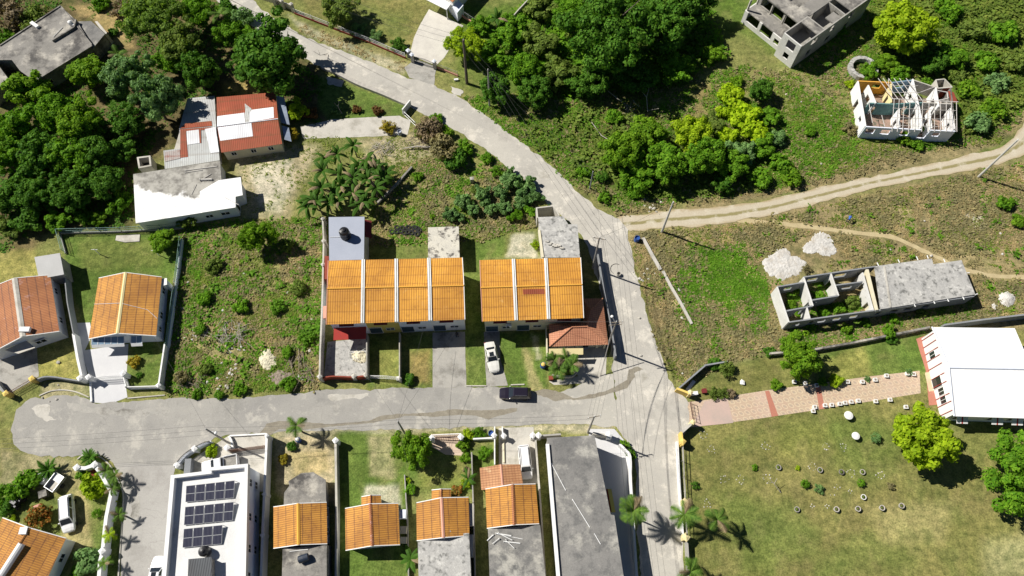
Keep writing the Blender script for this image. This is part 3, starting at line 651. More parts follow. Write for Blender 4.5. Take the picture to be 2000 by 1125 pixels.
def flat_house(name, label, cat, px, h, wall, roof, slab=.16, over=.2, group=None, wins=(), z0=0.0):
    R = PL(px, h); c = cen(R); root = thing(name, label, cat, (c[0], c[1], z0), group)
    B = inset(R, over * 1.3)
    MB().prism(B, z0, h - slab).build('wall', M[wall], root)
    MB().prism(R, h - slab + .002, h).build('roof', M[roof], root, bevel=.02)
    for e, f, zz, ww, hh, *k in wins:
        opening(root, k[0] if k else 'window', B[e], B[(e + 1) % len(B)], c, f, zz, ww, hh)
    return root, R, B
def gable(name, label, cat, px, ez, rg, rz, roof, wall, group=None, over=.28, wins=(), ridge=None, barge='white', th=.07, ridge_w=.34, wallname='wall', root=None):
    """px = eave corners TL TR BR BL, rg = ridge ends (top, bottom): the ridge runs down the picture"""
    TL, TR, BR, BL = [P3(x, y, ez) for x, y in px]; R0, R1 = [P3(x, y, rz) for x, y in rg]
    c = cen([TL, TR, BR, BL])
    if root is None: root = thing(name, label, cat, (c[0], c[1], 0), group)
    m = MB()
    for q in ([TL, R0, R1, BL], [R0, TR, BR, R1]): m.hexa(*slab_on(q, th))
    m.build('roof', M[roof], root)
    if ridge:
        d = (Vector(R1) - Vector(R0)); s_ = Vector((d.y, -d.x, 0)).normalized() * ridge_w / 2; s2 = s_
        e0, e1 = (Vector(TL) - Vector(R0)).normalized() * ridge_w / 2, (Vector(TR) - Vector(R0)).normalized() * ridge_w / 2
        a, b_ = Vector(R0) + Vector((0, 0, .05)), Vector(R1) + Vector((0, 0, .05)); r_ = MB()
        r_.hexa([a + e0 - Vector((0, 0, .06)), b_ + e0 - Vector((0, 0, .06)), b_, a], [a + e0, b_ + e0, b_ + Vector((0, 0, .05)), a + Vector((0, 0, .05))])
        r_.hexa([a, b_, b_ + e1 - Vector((0, 0, .06)), a + e1 - Vector((0, 0, .06))], [a + Vector((0, 0, .05)), b_ + Vector((0, 0, .05)), b_ + e1, a + e1])
        r_.build('ridge_cap', M[ridge], root)
    if barge:
        for i_, (a, b_) in enumerate(((TL, R0), (R0, TR), (BL, R1), (R1, BR))):
            if i_ % 2 == 0: bm_ = MB()
            up = Vector((0, 0, .03)); a, b_ = Vector(a), Vector(b_)
            out = (Vector(R0) - Vector(R1)).normalized() * (.05 if a[1] > c[1] or b_[1] > c[1] else -.05) * (1 if (a - Vector((c[0], c[1], 0))).dot(Vector(R0) - Vector(R1)) > 0 else 1)
            s_ = (b_ - a).cross(Vector((0, 0, 1))).normalized() * .05
            bm_.hexa([a - s_ - up * 5, b_ - s_ - up * 5, b_ + s_ - up * 5, a + s_ - up * 5], [a - s_ + up, b_ - s_ + up, b_ + s_ + up, a + s_ + up])
            if i_ % 2: bm_.build('bargeboard', M[barge], root)
    B = inset([TL[:2], TR[:2], BR[:2], BL[:2]], over * 1.3)
    k0 = lerp(R0, R1, .04 if over else 0); k1 = lerp(R1, R0, .04 if over else 0); tz = ez - th - .01
    rt = rz - th - .06
    lo = [(*B[0], 0), (*B[1], 0), (*B[1], tz), (k0[0], k0[1], rt), (*B[0], tz)]
    hi = [(*B[3], 0), (*B[2], 0), (*B[2], tz), (k1[0], k1[1], rt), (*B[3], tz)]
    MB().hexa(hi, lo).build(wallname, M[wall], root)
    for e, f, zz, ww, hh, *k in wins:
        opening(root, k[0] if k else 'window', B[e], B[(e + 1) % 4], c, f, zz, ww, hh)
    return root, (TL, TR, BR, BL, R0, R1), B
def sloped(parent, name, p0, p1, out, z0, z1, depth, mat, th=.05, label=None):
    """awning: top edge p0-p1 at z0, falling to z1 at distance depth along out"""
    o = v2(out).normalized() * depth; a, b_ = v2(p0), v2(p1)
    q = [(a.x, a.y, z0), (b_.x, b_.y, z0), (b_.x + o.x, b_.y + o.y, z1), (a.x + o.x, a.y + o.y, z1)]
    ob = MB().hexa(*slab_on(q, th)).build(name, M[mat], parent)
    if label: ob['label'] = label
    return ob

# ------------------------------------------------------------------ old stained concrete house, top left
def old_house():
    h = 3.3; root, R, B = flat_house('concrete_house', 'old flat-roofed house with dark stained concrete roof beside woodland at top left', 'house',
        [(119, 12), (150, 41), (180, 89), (69, 159), (39, 138), (23, 117), (-40, 117), (-40, 115), (-5, 93)], h, 'concdark', 'concdark', .2, .25,
        wins=[(2, .35, 1.0, 1.8, 1.1), (2, .85, 1.0, 1.2, 1.0)])
    R2 = PL([(151, 42), (178, 41), (205, 66), (180, 96), (176, 84)], 2.9); MB().prism(inset(R2, .25), 0, 2.75).build('wall', M['concdark'], root); MB().prism(R2, 2.752, 2.9).build('roof', M['slabgrey'], root)['label'] = 'lower grey roof slab'
    R3 = PL([(-60, 117), (-10, 118), (15, 152), (-20, 190), (-60, 170)], 2.7); MB().prism(R3, 0, 2.7).build('roof', M['concdark'], root)
    up = MB()
    for a, b_ in (((104, 82), (147, 56)), ((147, 56), (150, 41))): up.bar(P(*a, h), P(*b_, h), .25, h + .002, h + .45)
    up.build('parapet', M['concdark'], root)
    e = MB(); e.bar(P(119, 12, h), P(0, 90, h), .2, h + .002, h + .18); e.bar(P(120, 13, h), P(180, 88, h), .18, h + .002, h + .16); e.bar(P(180, 90, h), P(70, 158, h), .16, h + .003, h + .12); e.build('roof_kerb', M['concdark'], root)
    pl = P(150, 124, 1.7); sloped(root, 'awning', P(133, 120, 2.0), P(157, 105, 2.0), (.45, -.9), 2.3, 1.9, 1.3, 'zincblue')
    l2 = MB(); l2.prism(PL([(185, 42), (190, 41), (209, 64), (205, 68)], 2.4), 0, 2.4); l2.build('ledge', M['concpale'], root)
    for a, b_, z, t, lab, nm in [((63, 46), (76, 55), 3.3, .5, 'short white trough lying across the old stained roof edge', 'trough')]:
        m = MB(); m.bar(P(*a, z), P(*b_, z), .6, z, z + .45); tag(m.build(nm, M['white'], None, bevel=.04), lab, 'trough')
    m = MB(); m.tube([P3(104, 72, 3.4), P3(122, 53, 3.4)], .06); tag(m.build('pipe', M['white']), 'thin white pipe lying on the old stained concrete roof', 'pipe')
    m = MB(); c = P(140, 48, 3.3); m.lathe([(.35, 0), (.4, .3), (.38, .7), (.2, .85), (.05, .88)], (c[0], c[1], 3.3), 14); m.box(c[0] + .3, c[1] - .5, 3.3, c[0] + .9, c[1] - .1, 3.7)
    tag(m.build('water_heater', M['white'], smooth=False), 'white rounded heater at the corner of the old stained roof', 'heater')
old_house()
# ------------------------------------------------------------------ zinc roofed house
def zinc_house():
    ez, rz = 2.5, 3.4
    root = thing('zinc_house', 'single-storey house under patched red and white zinc sheets', 'house', P(450, 250, 0))
    def slope(name, pts, lvl, mat):
        q = [P3(x, y, z) for (x, y), z in zip(pts, lvl)]; MB().hexa(*slab_on(q, .05)).build(name, M[mat], root); return q
    A = slope('roof', [(423, 190), (538, 180), (543, 232), (424, 247)], (ez, ez, rz, rz), 'zincred'); A[0]
    Bq = slope('roof', [(424, 247), (543, 232), (551, 281), (432, 298)], (rz, rz, ez, ez), 'zincred')
    Cq = slope('roof', [(366, 192), (419, 187), (422, 246), (350, 251)], (ez - .3, ez - .3, rz - .25, rz - .25), 'zinc')
    D = [P3(350, 251, rz - .25), P3(422, 246, rz - .25), P3(429, 313, ez - .5)]
    MB().hexa(*slab_on(D + [plane_at(p, *D) for p in ((322, 330), (319, 294), (352, 290))], .05)).build('roof', M['zinc'], root)
    k = 0
    for pl, mat, lab, px in [(A, 'zincwhite', 'white sheet', [(424, 227), (477, 220), (479, 240), (424, 246)]), (A, 'zincwhite', 'white sheet', [(487, 215), (534, 209), (535, 230), (487, 238)]),
            (A, 'zinc', 'grey sheet', [(478, 202), (491, 212), (491, 217), (479, 220)]), (A, 'zinc', 'grey sheet', [(478, 220), (486, 218), (487, 238), (479, 239)]),
            (Bq, 'zincwhite', 'white sheet', [(425, 249), (491, 240), (494, 266), (430, 275)]),
            (D, 'zincred', 'rusty red sheet', [(352, 252), (413, 248), (414, 252), (396, 254), (352, 259)]), (D, 'zincred', 'rusty red sheet', [(352, 259), (363, 257), (367, 306), (352, 308)]),
            (D, 'zincwhite', 'white sheet', [(364, 256), (388, 253), (390, 279), (366, 283)]), (D, 'zincwhite', 'white sheet', [(400, 252), (421, 248), (428, 297), (411, 299)]),
            (D, 'zincrust', 'faded rusty sheet', [(322, 297), (351, 292), (352, 309), (322, 316)]), (D, 'zincred', 'rusty red sheet', [(388, 254), (392, 254), (393, 279), (390, 279)]), (Cq, 'zincred', 'rusty red sheet', [(362, 241), (413, 236), (414, 246), (352, 251)])]:
        k += 1; q = [plane_at(p, *pl[:3], lift=.02 + .004 * k) for p in px]
        MB().hexa(*slab_on(q, .012)).build('roof_sheet', M[mat], root)['label'] = lab
    m = MB(); m.tube([P3(424, 247, rz + .03), P3(543, 232, rz + .03)], .09); m.build('ridge_cap', M['zincwhite'], root)
    W = inset(PL([(423, 190), (538, 180), (551, 281), (432, 298)], ez), .35); MB().prism(W, 0, ez - .1).build('wall', M['cream'], root)
    W2 = inset(PL([(366, 192), (420, 188), (428, 311), (325, 328)], ez - .4), .6); MB().prism(W2, 0, 1.9).build('wall', M['concpale'], root)
    for f in (.84, .5, .2): opening(root, 'window', W[2], W[3], cen(W), f, 1.0, .9, .9)
    a, b_ = P(539, 185, 2.2), P(556, 275, 2.2)
    sloped(root, 'awning', lerp(a, b_, 0.02), lerp(a, b_, .62), (1, -.12), 2.3, 1.9, 1.35, 'zincblue'); sloped(root, 'awning', lerp(a, b_, .68), lerp(a, b_, .98), (1, -.12), 2.3, 1.9, 1.1, 'zincblue')
zinc_house()
def white_house():
    h = 2.9; root, R, B = flat_house('flat_roof_house', 'flat-roofed house with half whitewashed slab roof below the zinc-roofed house', 'house',
        [(260, 340), (430, 314), (433, 360), (428, 410), (265, 436)], h, 'white', 'halfwash', .18, .2, wins=[(3, .15, 1.0, 1.2, .8)])
    R2 = PL([(390, 374), (427, 352), (470, 346), (474, 381), (460, 384), (460, 405), (395, 415)], 3.1)
    MB().prism(R2, 2.93, 3.1).build('roof', M['whiteroof'], root)['label'] = 'clean white upper slab'
    Bp = PL([(396, 372), (467, 350), (470, 378), (457, 382), (456, 402), (398, 411)], 3.1); MB().prism(Bp, 0, 2.92).build('wall', M['bluewhite'], root)
    opening(root, 'window', Bp[5], Bp[4], cen(Bp), .6, 1.0, 1.4, .8); opening(root, 'door', Bp[4], Bp[3], cen(Bp), .5, .05, .9, 2.0)
    for a, b_, r_, lab in [((361, 333), (424, 325), .07, 'longest grey pipe lying on the whitewashed flat roof'), ((361, 337), (395, 332), .06, 'shorter grey pipe beside the longest pipe on the flat roof'),
                           ((390, 351), (414, 350), .16, 'short thick white pipe on the whitewashed flat roof'), ((374, 380), (384, 360), .04, 'thin slanting rod at the stained middle of the flat roof'), ((397, 349), (412, 340), .07, 'stubby grey pipe crossing near the thick white pipe'),
                           ((440, 386), (466, 400), .05, 'thin batten on the clean white upper slab')]:
        z = 3.1 if a[0] > 430 else h; m = MB(); m.tube([P3(*a, z + r_), P3(*b_, z + r_)], r_); m.tube([P3(*a, z + r_), P3(*lerp(a, b_, .06), z + r_)], r_ * 1.4); tag(m.build('pipe', M['polewhite']), lab, 'pipe')
white_house()
def open_box():
    px = [(269, 308), (292, 305), (294, 323), (272, 327)]; R = PL(px, 2.2); c = cen(R); root = thing('cistern', 'small open-topped square concrete tank beside the zinc-roofed house', 'tank', c)
    m = MB()
    for i in range(4): m.bar(R[i], R[(i + 1) % 4], .28, 0, 2.2 - .003 * (i % 2), ext=.13)
    m.build('wall', M['concpale'], root); MB().prism(inset(R, .3), .8, .85).build('water', M['glass'], root)
open_box()
flat_house('shed', 'small square shed with plain pale grey slab roof by the lawn fence', 'shed', [(67, 502), (117, 494), (125, 536), (76, 545)], 3.0, 'conc', 'slabplain', .12, .25)
# ------------------------------------------------------------------ three orange-roofed houses on the left
r_, K, B = gable('bungalow', 'bungalow with faded red-orange roof at the left edge beside the grey shed', 'house', [(-44, 572), (98, 537), (116, 647), (-28, 695)], 2.9, [(28, 543), (44, 657)], 4.1, 'orangered', 'white', ridge='concpale', ridge_w=.8,
    wins=[(1, .2, 1.0, 1.1, .9), (1, .75, 1.0, 1.1, .9), (2, .32, 1.0, 1.5, .9)])
m = MB(); q = PL([(10, 684), (51, 665), (69, 679), (36, 691)], 2.3); m.prism(q, 2.2, 2.34); m.build('porch_roof', M['concpale'], r_)
m = MB(); p = plane_at((48, 644), K[4], K[1], K[2], .0); m.box(p[0] - .6, p[1] - .4, p[2] - .1, p[0] + .9, p[1] + .35, p[2] + .35); tag(m.build('skylight_box', M['white'], r_, bevel=.04))
r_, K, B = gable('bungalow', 'bungalow with clean orange roof and blue awnings above a pale paved drive', 'house', [(193, 543), (316, 541), (305, 656), (173, 662)], 2.9, [(245, 532), (229, 651)], 4.1, 'orangeold', 'bluewhite', ridge='paleyellow', ridge_w=.48,
    wins=[(1, .15, 1.0, 1.1, .9), (1, .6, 1.0, 1.1, .9), (1, .85, 1.0, .8, .9)])
def awn(a, b_, n):
    fr = None; o = (-.02, -1)
    p0, p1 = P(*a, 2.5), P(*b_, 2.5)
    aw = sloped(r_, 'awning', p0, p1, o, 2.55, 2.15, .95, 'steelblue', label='blue slatted awning'); sloped(aw, 'valance', (p0[0], p0[1] - .95), (p1[0], p1[1] - .95), o, 2.16, 1.8, .35, 'white')
    bars = MB()
    for i in range(n + 1): x, y = lerp(p0, p1, i / n); bars.hexa([(x - .04, y, 2.555), (x + .04, y, 2.555), (x + .04, y - .96, 2.155), (x - .04, y - .96, 2.155)], [(x - .04, y, 2.59), (x + .04, y, 2.59), (x + .04, y - .96, 2.19), (x - .04, y - .96, 2.19)])
    bars.build('rib', M['white'], aw)
awn((179, 660), (243, 657), 5); awn((256, 657), (278, 656), 2)
q = PL([(315, 544), (326, 543), (326, 556), (318, 558)], 2.6); MB().prism(q, 2.5, 2.6).build('porch_roof', M['white'], r_); MB().prism(inset(q, .2), 0, 2.495).build('porch_wall', M['white'], r_)
m = MB(); W_ = [plane_at(x, K[0], K[4], K[3], .05) for x in ((184, 594), (234, 592))] + [plane_at(x, K[4], K[1], K[2], .05) for x in ((240, 593), (288, 605), (307, 622))]; m.tube(W_, .03); tag(m.build('cable', M['paintwhite'], None), 'pale cable lying across the clean orange bungalow roof', 'cable')
r_, K, B = gable('bungalow', 'orange-roofed house at the bottom left corner with white strip along its ridge', 'house', [(5, 1011), (129, 1051), (66, 1185), (-70, 1150)], 2.9, [(58, 1031), (-36, 1182)], 4.1, 'orangeold', 'white', ridge='orangeold', ridge_w=.3, wins=[(1, .28, 1.0, 1.1, .9)])
m = MB(); a, b_ = plane_at((41, 1062), K[0], K[4], K[3], .12), plane_at((-4, 1134), K[0], K[4], K[3], .12); m.tube([Vector(a) + Vector((.1, 0, 0)), b_], .42, 10); tag(m.build('roof_flashing', M['white'], r_))
m = MB(); p = plane_at((48, 1037), K[0], K[4], K[3]); m.box(p[0] - .5, p[1] - .45, p[2] - .1, p[0] + .5, p[1] + .45, p[2] + .35); m.build('skylight_box', M['white'], r_, bevel=.04)
# ------------------------------------------------------------------ white building with solar panels
def solar_house():
    H, D = 5.5, 4.6; px = [(337, 931), (410, 922), (410, 916), (481, 909), (476, 1150), (318, 1150)]; R = PL(px, H); c = cen(R)
    root = thing('flat_roof_building', 'white two-storey flat-roofed building carrying rows of solar panels', 'building', c)
    MB().prism(R, 0, D - .003).build('wall', M['bluewhite'], root); 
    MB().prism(inset(R, .5), D - .002, D + .03).build('roof', surf('pale_roof_screed', (.70, .70, .69), (.63, .63, .62), scale=.35, fine=.1, stain=(.42, .40, .37), stain_at=(.6, .75)), root)
    pp = MB()
    for i in range(6):
        if i == 4: continue
        pp.bar(R[i], R[(i + 1) % 6], .42 if i != 5 else .5, D, H - .004 * (i % 2), ext=.2)
    pp.build('parapet', M['white'], root)
    for f, z in ((.13, 1.0), (.13, 3.3), (.42, 1.0), (.42, 3.3), (.68, 1.0), (.68, 3.3), (.9, 3.3)): opening(root, 'window', R[3], R[4], c, f, z, 1.0, 1.1)
    # panels
    def panel(q, label):
        n = (Vector(q[1]) - Vector(q[0])).cross(Vector(q[3]) - Vector(q[0])).normalized(); n = n if n.z > 0 else -n
        r = thing('solar_panel', label, 'solar panel', q[0], 'solar panels on the white flat roof')
        f = MB(); f.hexa(*slab_on(q, .05)); f.build('frame', M['metal'], r)
        ce = MB()
        for a, b_ in ((.02, .485), (.515, .98)):
            g = lambda s, t: tuple(Vector(lerp(lerp(q[0], q[1], s), lerp(q[3], q[2], s), t)) + n * .008)
            ce.hexa(*slab_on([g(.035, a), g(.965, a), g(.965, b_), g(.035, b_)], .006))
        ce.build('cells', CELL, r)
        lg = MB()
        for s in (0.1, .9):
            p = lerp(q[0], q[1], s); lg.bar((p[0], p[1]), (p[0] + .05, p[1]), .05, D + .03, p[2] - .055)
        lg.build('leg', M['metal'], r)
    b = NB('solar_cells'); uv = b.n('ShaderNodeUVMap').outputs[0]; sp = b.n('ShaderNodeSeparateXYZ'); b.l(uv, sp.inputs[0])
    gx = b.ramp(b.math('ABSOLUTE', b.math('SUBTRACT', b.math('FRACT', b.math('DIVIDE', sp.outputs[0], .17)), .5)), .36, .42)
    col = b.mix(gx, (.022, .024, .045), (.12, .12, .15)); CELL = b.out(col, .25, 0, .5)
    nth = ['leftmost', 'second', 'middle', 'fourth', 'rightmost']; rows = [('top', (363, 949), (459, 938), (361.5, 981), (457, 972.5), 5), ('middle', (361, 990), (457, 980), (358.5, 1026), (455, 1016.5), 5), ('bottom', (358.5, 1033), (435, 1025), (356, 1070), (433.5, 1062.5), 4)]
    for nm, a, b_, c_, d_, n in rows:
        z0, z1 = D + .62, D + .25
        tl, tr, bl, br = P3(*a, z0), P3(*b_, z0), P3(*c_, z1), P3(*d_, z1)
        for i in range(n):
            s0, s1 = i / n + .006, (i + 1) / n - .006
            panel([lerp(tl, tr, s0), lerp(tl, tr, s1), lerp(bl, br, s1), lerp(bl, br, s0)], f'dark solar panel, {(nth if n == 5 else ["leftmost", "second", "third", "rightmost"])[i]} in the {nm} row on the white roof')
    # ribbed cover and black tank
    q = PL([(368, 1092), (413, 1088), (413, 1150), (366, 1150)], D + 1.5); r = thing('tank_cover', 'dark ribbed sheet canopy on the white roof below the solar panels', 'canopy', (*cen(q), D + .03))
    MB().hexa([(x, y, D + 1.44) for x, y in q][::-1], [(x, y, D + 1.5) for x, y in q][::-1]).build('roof', M['greyrib'], r)
    MB().prism(inset(q, .2), D + .032, D + 1.43).build('wall', M['concdark'], r)
    p = P(397, 1086, D + .9); t = thing('water_tank', 'black round water tank just behind the dark ribbed canopy', 'water tank', (p[0], p[1], D + .03))
    MB().lathe([(.62, 0), (.65, .1), (.65, 1.1), (.5, 1.35), (.2, 1.45)], (p[0], p[1] + .55, D + .032), 20).build('tank_body', M['blackplastic'], t, smooth=False)
    MB().lathe([(.2, 0), (.2, .1), (.02, .12)], (p[0], p[1] + .55, D + 1.478), 14).build('lid', M['blackplastic'], t)
solar_house()
# ------------------------------------------------------------------ two terraces
def terrace(label, TL, TR, BR, BL, rl, rr_, cuts, wallcols, doors, ze=5.4, zR=6.35):
    root = thing('terrace_house', label, 'terrace', (*P(*lerp(BL, BR, .5), ze), 0))
    a, b_, c, d = P3(*TL, ze), P3(*TR, ze), P3(*BR, ze), P3(*BL, ze); e, f = P3(*rl, zR), P3(*rr_, zR); n = len(wallcols)
    edges = [0] + cuts + [1]; dn = lambda p, k: (p[0], p[1], p[2] - k)
    fw0, fw1 = (d[0] + .25, d[1] + .55), (c[0] - .25, c[1] + .55); rw0, rw1 = (a[0] + .25, a[1] - .3), (b_[0] - .25, b_[1] - .3); mw0, mw1 = (e[0] + .25, e[1]), (f[0] - .25, f[1])
    for i in range(n):
        s0, s1 = edges[i], edges[i + 1]; g = .016; u0, u1 = s0 + (g if i else 0), s1 - (g if i < n - 1 else 0)
        m = MB()
        for q in ([lerp(a, b_, u0), lerp(a, b_, u1), lerp(e, f, u1), lerp(e, f, u0)], [lerp(e, f, u0), lerp(e, f, u1), lerp(d, c, u1), lerp(d, c, u0)]): m.hexa(*slab_on(q, .08))
        ro = m.build('roof', M['orange'], root); MB().tube([dn(lerp(e, f, u0), -.03), dn(lerp(e, f, u1), -.03)], .13, 8).build('ridge_cap', M['ochre'], ro)
        w0, w1, r0, r1, k0, k1 = lerp(fw0, fw1, s0), lerp(fw0, fw1, s1), lerp(rw0, rw1, s0), lerp(rw0, rw1, s1), lerp(mw0, mw1, s0), lerp(mw0, mw1, s1)
        pent = lambda r, k, w_: [(*r, 0), (*r, ze - .1), (*k, zR - .16), (*w_, ze - .1), (*w_, 0)]
        MB().hexa(pent(r0, k0, w0), pent(r1, k1, w1)).build('wall', M[wallcols[i]], root); cc = cen([w0, w1, r0, r1])
        sloped(root, 'window_hood', lerp(w0, w1, .28), lerp(w0, w1, .70), (0, -1), ze - .45, ze - .8, .62, 'maroon'); opening(root, 'window', w0, w1, cc, .49, ze - 1.9, 1.6, 1.05)
        if doors[i]:
            opening(root, 'window', w0, w1, cc, .68, 1.15, 1.25, .8); opening(root, 'door', w0, w1, cc, .22, .05, 1.9, 2.2, pane='blueglass')
        if i:
            pw = MB(); rb = MB()
            for p0, p1 in ((lerp(a, b_, s0), lerp(e, f, s0)), (lerp(e, f, s0), lerp(d, c, s0))):
                for mb, x0, x1, z0, z1 in ((pw, -.24, .24, -.3, .16), (rb, -.05, .07, .161, .2)):
                    lo = [(p0[0] + x0, p0[1], p0[2] + z0), (p0[0] + x1, p0[1], p0[2] + z0), (p1[0] + x1, p1[1], p1[2] + z0), (p1[0] + x0, p1[1], p1[2] + z0)]; mb.hexa(lo[::-1], [dn(q, z0 - z1) for q in lo][::-1])
            rb.build('coping', M['conc'], pw.build('party_wall', M['white'], root))
    for k, (p0, p1, p2) in enumerate(((a, e, d), (b_, f, c))):
        m = MB()
        for q0, q1 in ((p0, p1), (p1, p2)):
            lo = [(q0[0] - .05, q0[1], q0[2] - .16), (q0[0] + .05, q0[1], q0[2] - .16), (q1[0] + .05, q1[1], q1[2] - .16), (q1[0] - .05, q1[1], q1[2] - .16)]; m.hexa(lo[::-1], [dn(q, -.2) for q in lo][::-1])
        m.build('bargeboard', M['salmon' if k == 0 else 'white'], root)
    return root, fw0, fw1, (e, f, c, d)
ra, f0, f1, KA = terrace('longer terrace of four joined houses under bright orange ribbed roofs', (641, 509), (903, 503), (908, 624), (637, 634), (639, 564), (906, 558), [.262, .507, .750], ['bluewhite', 'mustard', 'bluewhite', 'white'], [0, 1, 1, 1])
sloped(ra, 'awning', lerp(f0, f1, .01), lerp(f0, f1, .255), (0, -1), 2.75, 2.3, 1.75, 'red', label='red sheet awning over the first house')
m = MB(); m.prism(PL([(631, 598), (639, 597), (639, 620), (631, 622)], 3.4), 2.9, 3.4); m.build('balcony_slab', M['salmon'], ra)
m = MB(); m.prism(PL([(634, 500), (642, 500), (642, 545), (634, 545)], 3.0), 0, 3.0); m.build('side_shed', M['brickred'], ra)
rb_, g0, g1, KB = terrace('shorter terrace of three joined cream houses under bright orange ribbed roofs', (937, 508), (1134, 503), (1140, 621), (942, 628), (939, 562), (1137, 556), [.333, .653], ['cream', 'cream', 'cream'], [1, 1, 0])
q = [plane_at(p, *KB[:3], lift=.03) for p in ((1021, 565), (1063, 564), (1064, 574), (1022, 575))]; MB().hexa(*slab_on(q, .02)).build('roof_sheet', M['zincred'], rb_)['label'] = 'dark red patched sheet'
p = lerp(g0, g1, .25); ac = thing('air_conditioner', 'white air conditioner box on the cream terrace front', 'air conditioner', (p[0], p[1] - .2, 2.6)); MB().box(p[0] - .42, p[1] - .42, 2.4, p[0] + .42, p[1] - .06, 3.0).build('case', M['white'], ac, bevel=.03); MB().lathe([(.22, 0), (.22, .02)], (0, 0, 0), 16).build('fan_grille', M['dark'], ac).matrix_basis = __import__('mathutils').Matrix.Translation((p[0] - .1, p[1] - .425, 2.7)) @ __import__('mathutils').Matrix.Rotation(math.pi / 2, 4, 'X')
ax, RX, BX = flat_house('annex', 'two-storey blue-grey flat-roofed annex with black tank behind the longer terrace', 'annex', [(642, 424), (712, 423), (711, 507), (643, 509)], 4.7, 'concpale', 'annexroof', .14, .2)
sloped(ax, 'awning', P(712, 428, 4.0), P(712, 462, 4.0), (1, 0), 3.9, 3.5, 1.0, 'maroon')
t = P(676, 462, 4.7); tk = thing('water_tank', 'big black water tank standing on the blue-grey annex roof', 'water tank', (t[0], t[1], 4.7)); m = MB(); m.lathe([(.74, 0), (.78, .06), (.76, .3), (.80, .34), (.76, .4), (.78, .8), (.81, .85), (.76, .9), (.76, 1.6), (.6, 1.9), (.3, 2.02)], (t[0], t[1], 4.702), 24); m.build('tank_body', M['blackplastic'], tk, smooth=False)
MB().lathe([(.26, 0), (.27, .1), (.05, .13)], (t[0], t[1], 6.725), 16).build('lid', M['blackplastic'], tk); m = MB(); m.tube([(t[0] - .78, t[1] - .1, 4.78), (P(645, 459, 4.7)[0], t[1] - .15, 4.75)], .035); m.tube([(t[0] - .3, t[1] - .1, 6.6), (t[0] - .75, t[1] - .2, 6.63)], .05); m.build('pipe', M['white'], tk)
flat_house('annex', 'single-storey annex with black and white blotched roof slab behind the longer terrace', 'annex', [(836, 444), (896, 442), (898, 505), (836, 507)], 2.7, 'conc', 'slabblot', .15, .15)
an, RX, BX = flat_house('annex', 'grey stained flat-roofed annex beside the road behind the shorter terrace', 'annex', [(1051, 424), (1100, 422), (1110, 438), (1128, 438), (1133, 503), (1060, 503)], 4.6, 'concpale', 'slabmot', .15, .12)
m = MB(); m.bar(P(1053, 450, 4.6), P(1060, 503, 4.6), .35, 4.601, 4.75); m.build('parapet', M['cream'], an)
m = MB(); q = PL([(1050, 424), (1048, 406), (1080, 402), (1092, 420)], 3.0)
for i in range(3): m.bar(q[i], q[i + 1], .2, 0, 3.0 - .003 * i, ext=.1)
tag(m.build('yard_wall', M['concpale']), 'tall walled enclosure with plants at the back of the grey stained annex', 'wall')
rr = random.Random(4); rz_ = thing('rubble_heap', 'scatter of broken blocks on the grey stained annex roof', 'rubble heap', P3(1084, 478, 4.6))
for i in range(14):
    x, y = P(1068 + i * 2.4 + rr.uniform(-1, 1), 474 + i * .9 + rr.uniform(-3, 3), 4.6); s_ = rr.uniform(.12, .25); MB().box(x - s_, y - s_ * .6, 4.603, x + s_, y + s_ * .6, 4.603 + s_).build('block', M['concpale'], rz_)
# ------------------------------------------------------------------ terracotta hip roof veranda
def hip_shop():
    e, r = 2.6, 3.75; g = lambda x, y, z: P3(x, y, z)
    BL, BR, NE, NW, IN, LT = g(1073, 677, e), g(1188, 673, e), g(1177, 583, e), g(1139, 583, e), g(1139, 628, e), g(1072, 633, e)
    R1, R2, R3 = g(1117, 639, r), g(1147, 638, r), g(1153, 606, r)
    root = thing('veranda', 'single-storey terracotta hip-roofed veranda wrapped round the end of the shorter terrace', 'veranda', cen([BL, BR, NE, LT]))
    m = MB()
    for q in ([BL, BR, R2, R1], [LT, BL, R1], [BR, NE, R3, R2], [LT, R1, R2, IN], [IN, R2, R3, NW], [NE, NW, R3]): m.hexa(*slab_on(q, .08))
    m.build('roof', M['terracotta'], root)
    h = MB()
    for a, b_ in ((BL, R1), (R1, R2), (R2, BR), (R2, R3), (R3, NE)): h.tube([Vector(a) + Vector((0, 0, .05)), Vector(b_) + Vector((0, 0, .05))], .10)
    h.build('hip_ridge', M['terracotta'], root)
    W = PL([(1078, 640), (1180, 640), (1183, 668), (1077, 672)], e); W = [(x, y + .2) for x, y in W]
    MB().prism(W, 0, 2.45).build('wall', M['cream'], root)
    aw = sloped(root, 'awning', P(1072, 681, 2.4), P(1139, 680, 2.4), (0, -1), 2.4, 2.05, .85, 'paleyellow', label='pale yellow slatted awning'); bb = MB()
    for i in range(5): x, y = P(1072 + 67 * i / 4, 681, 2.4); bb.bar((x - .03, y - .02), (x + .03, y - .02), 1.6, 2.02, 2.03)
    bb.build('rib', M['dark'], aw)
    for x, y in ((1168, 671), (1183, 672), (1180, 640)): p = P(x, y, 2.4); MB().box(p[0] - .15, p[1] + .1, 0, p[0] + .15, p[1] + .4, 2.44).build('column', M['cream'], root)
    opening(root, 'window', W[3], W[2], cen(W), .35, 1.0, 1.6, 1.0); opening(root, 'door', W[3], W[2], cen(W), .65, .05, 1.0, 2.1)
hip_shop()
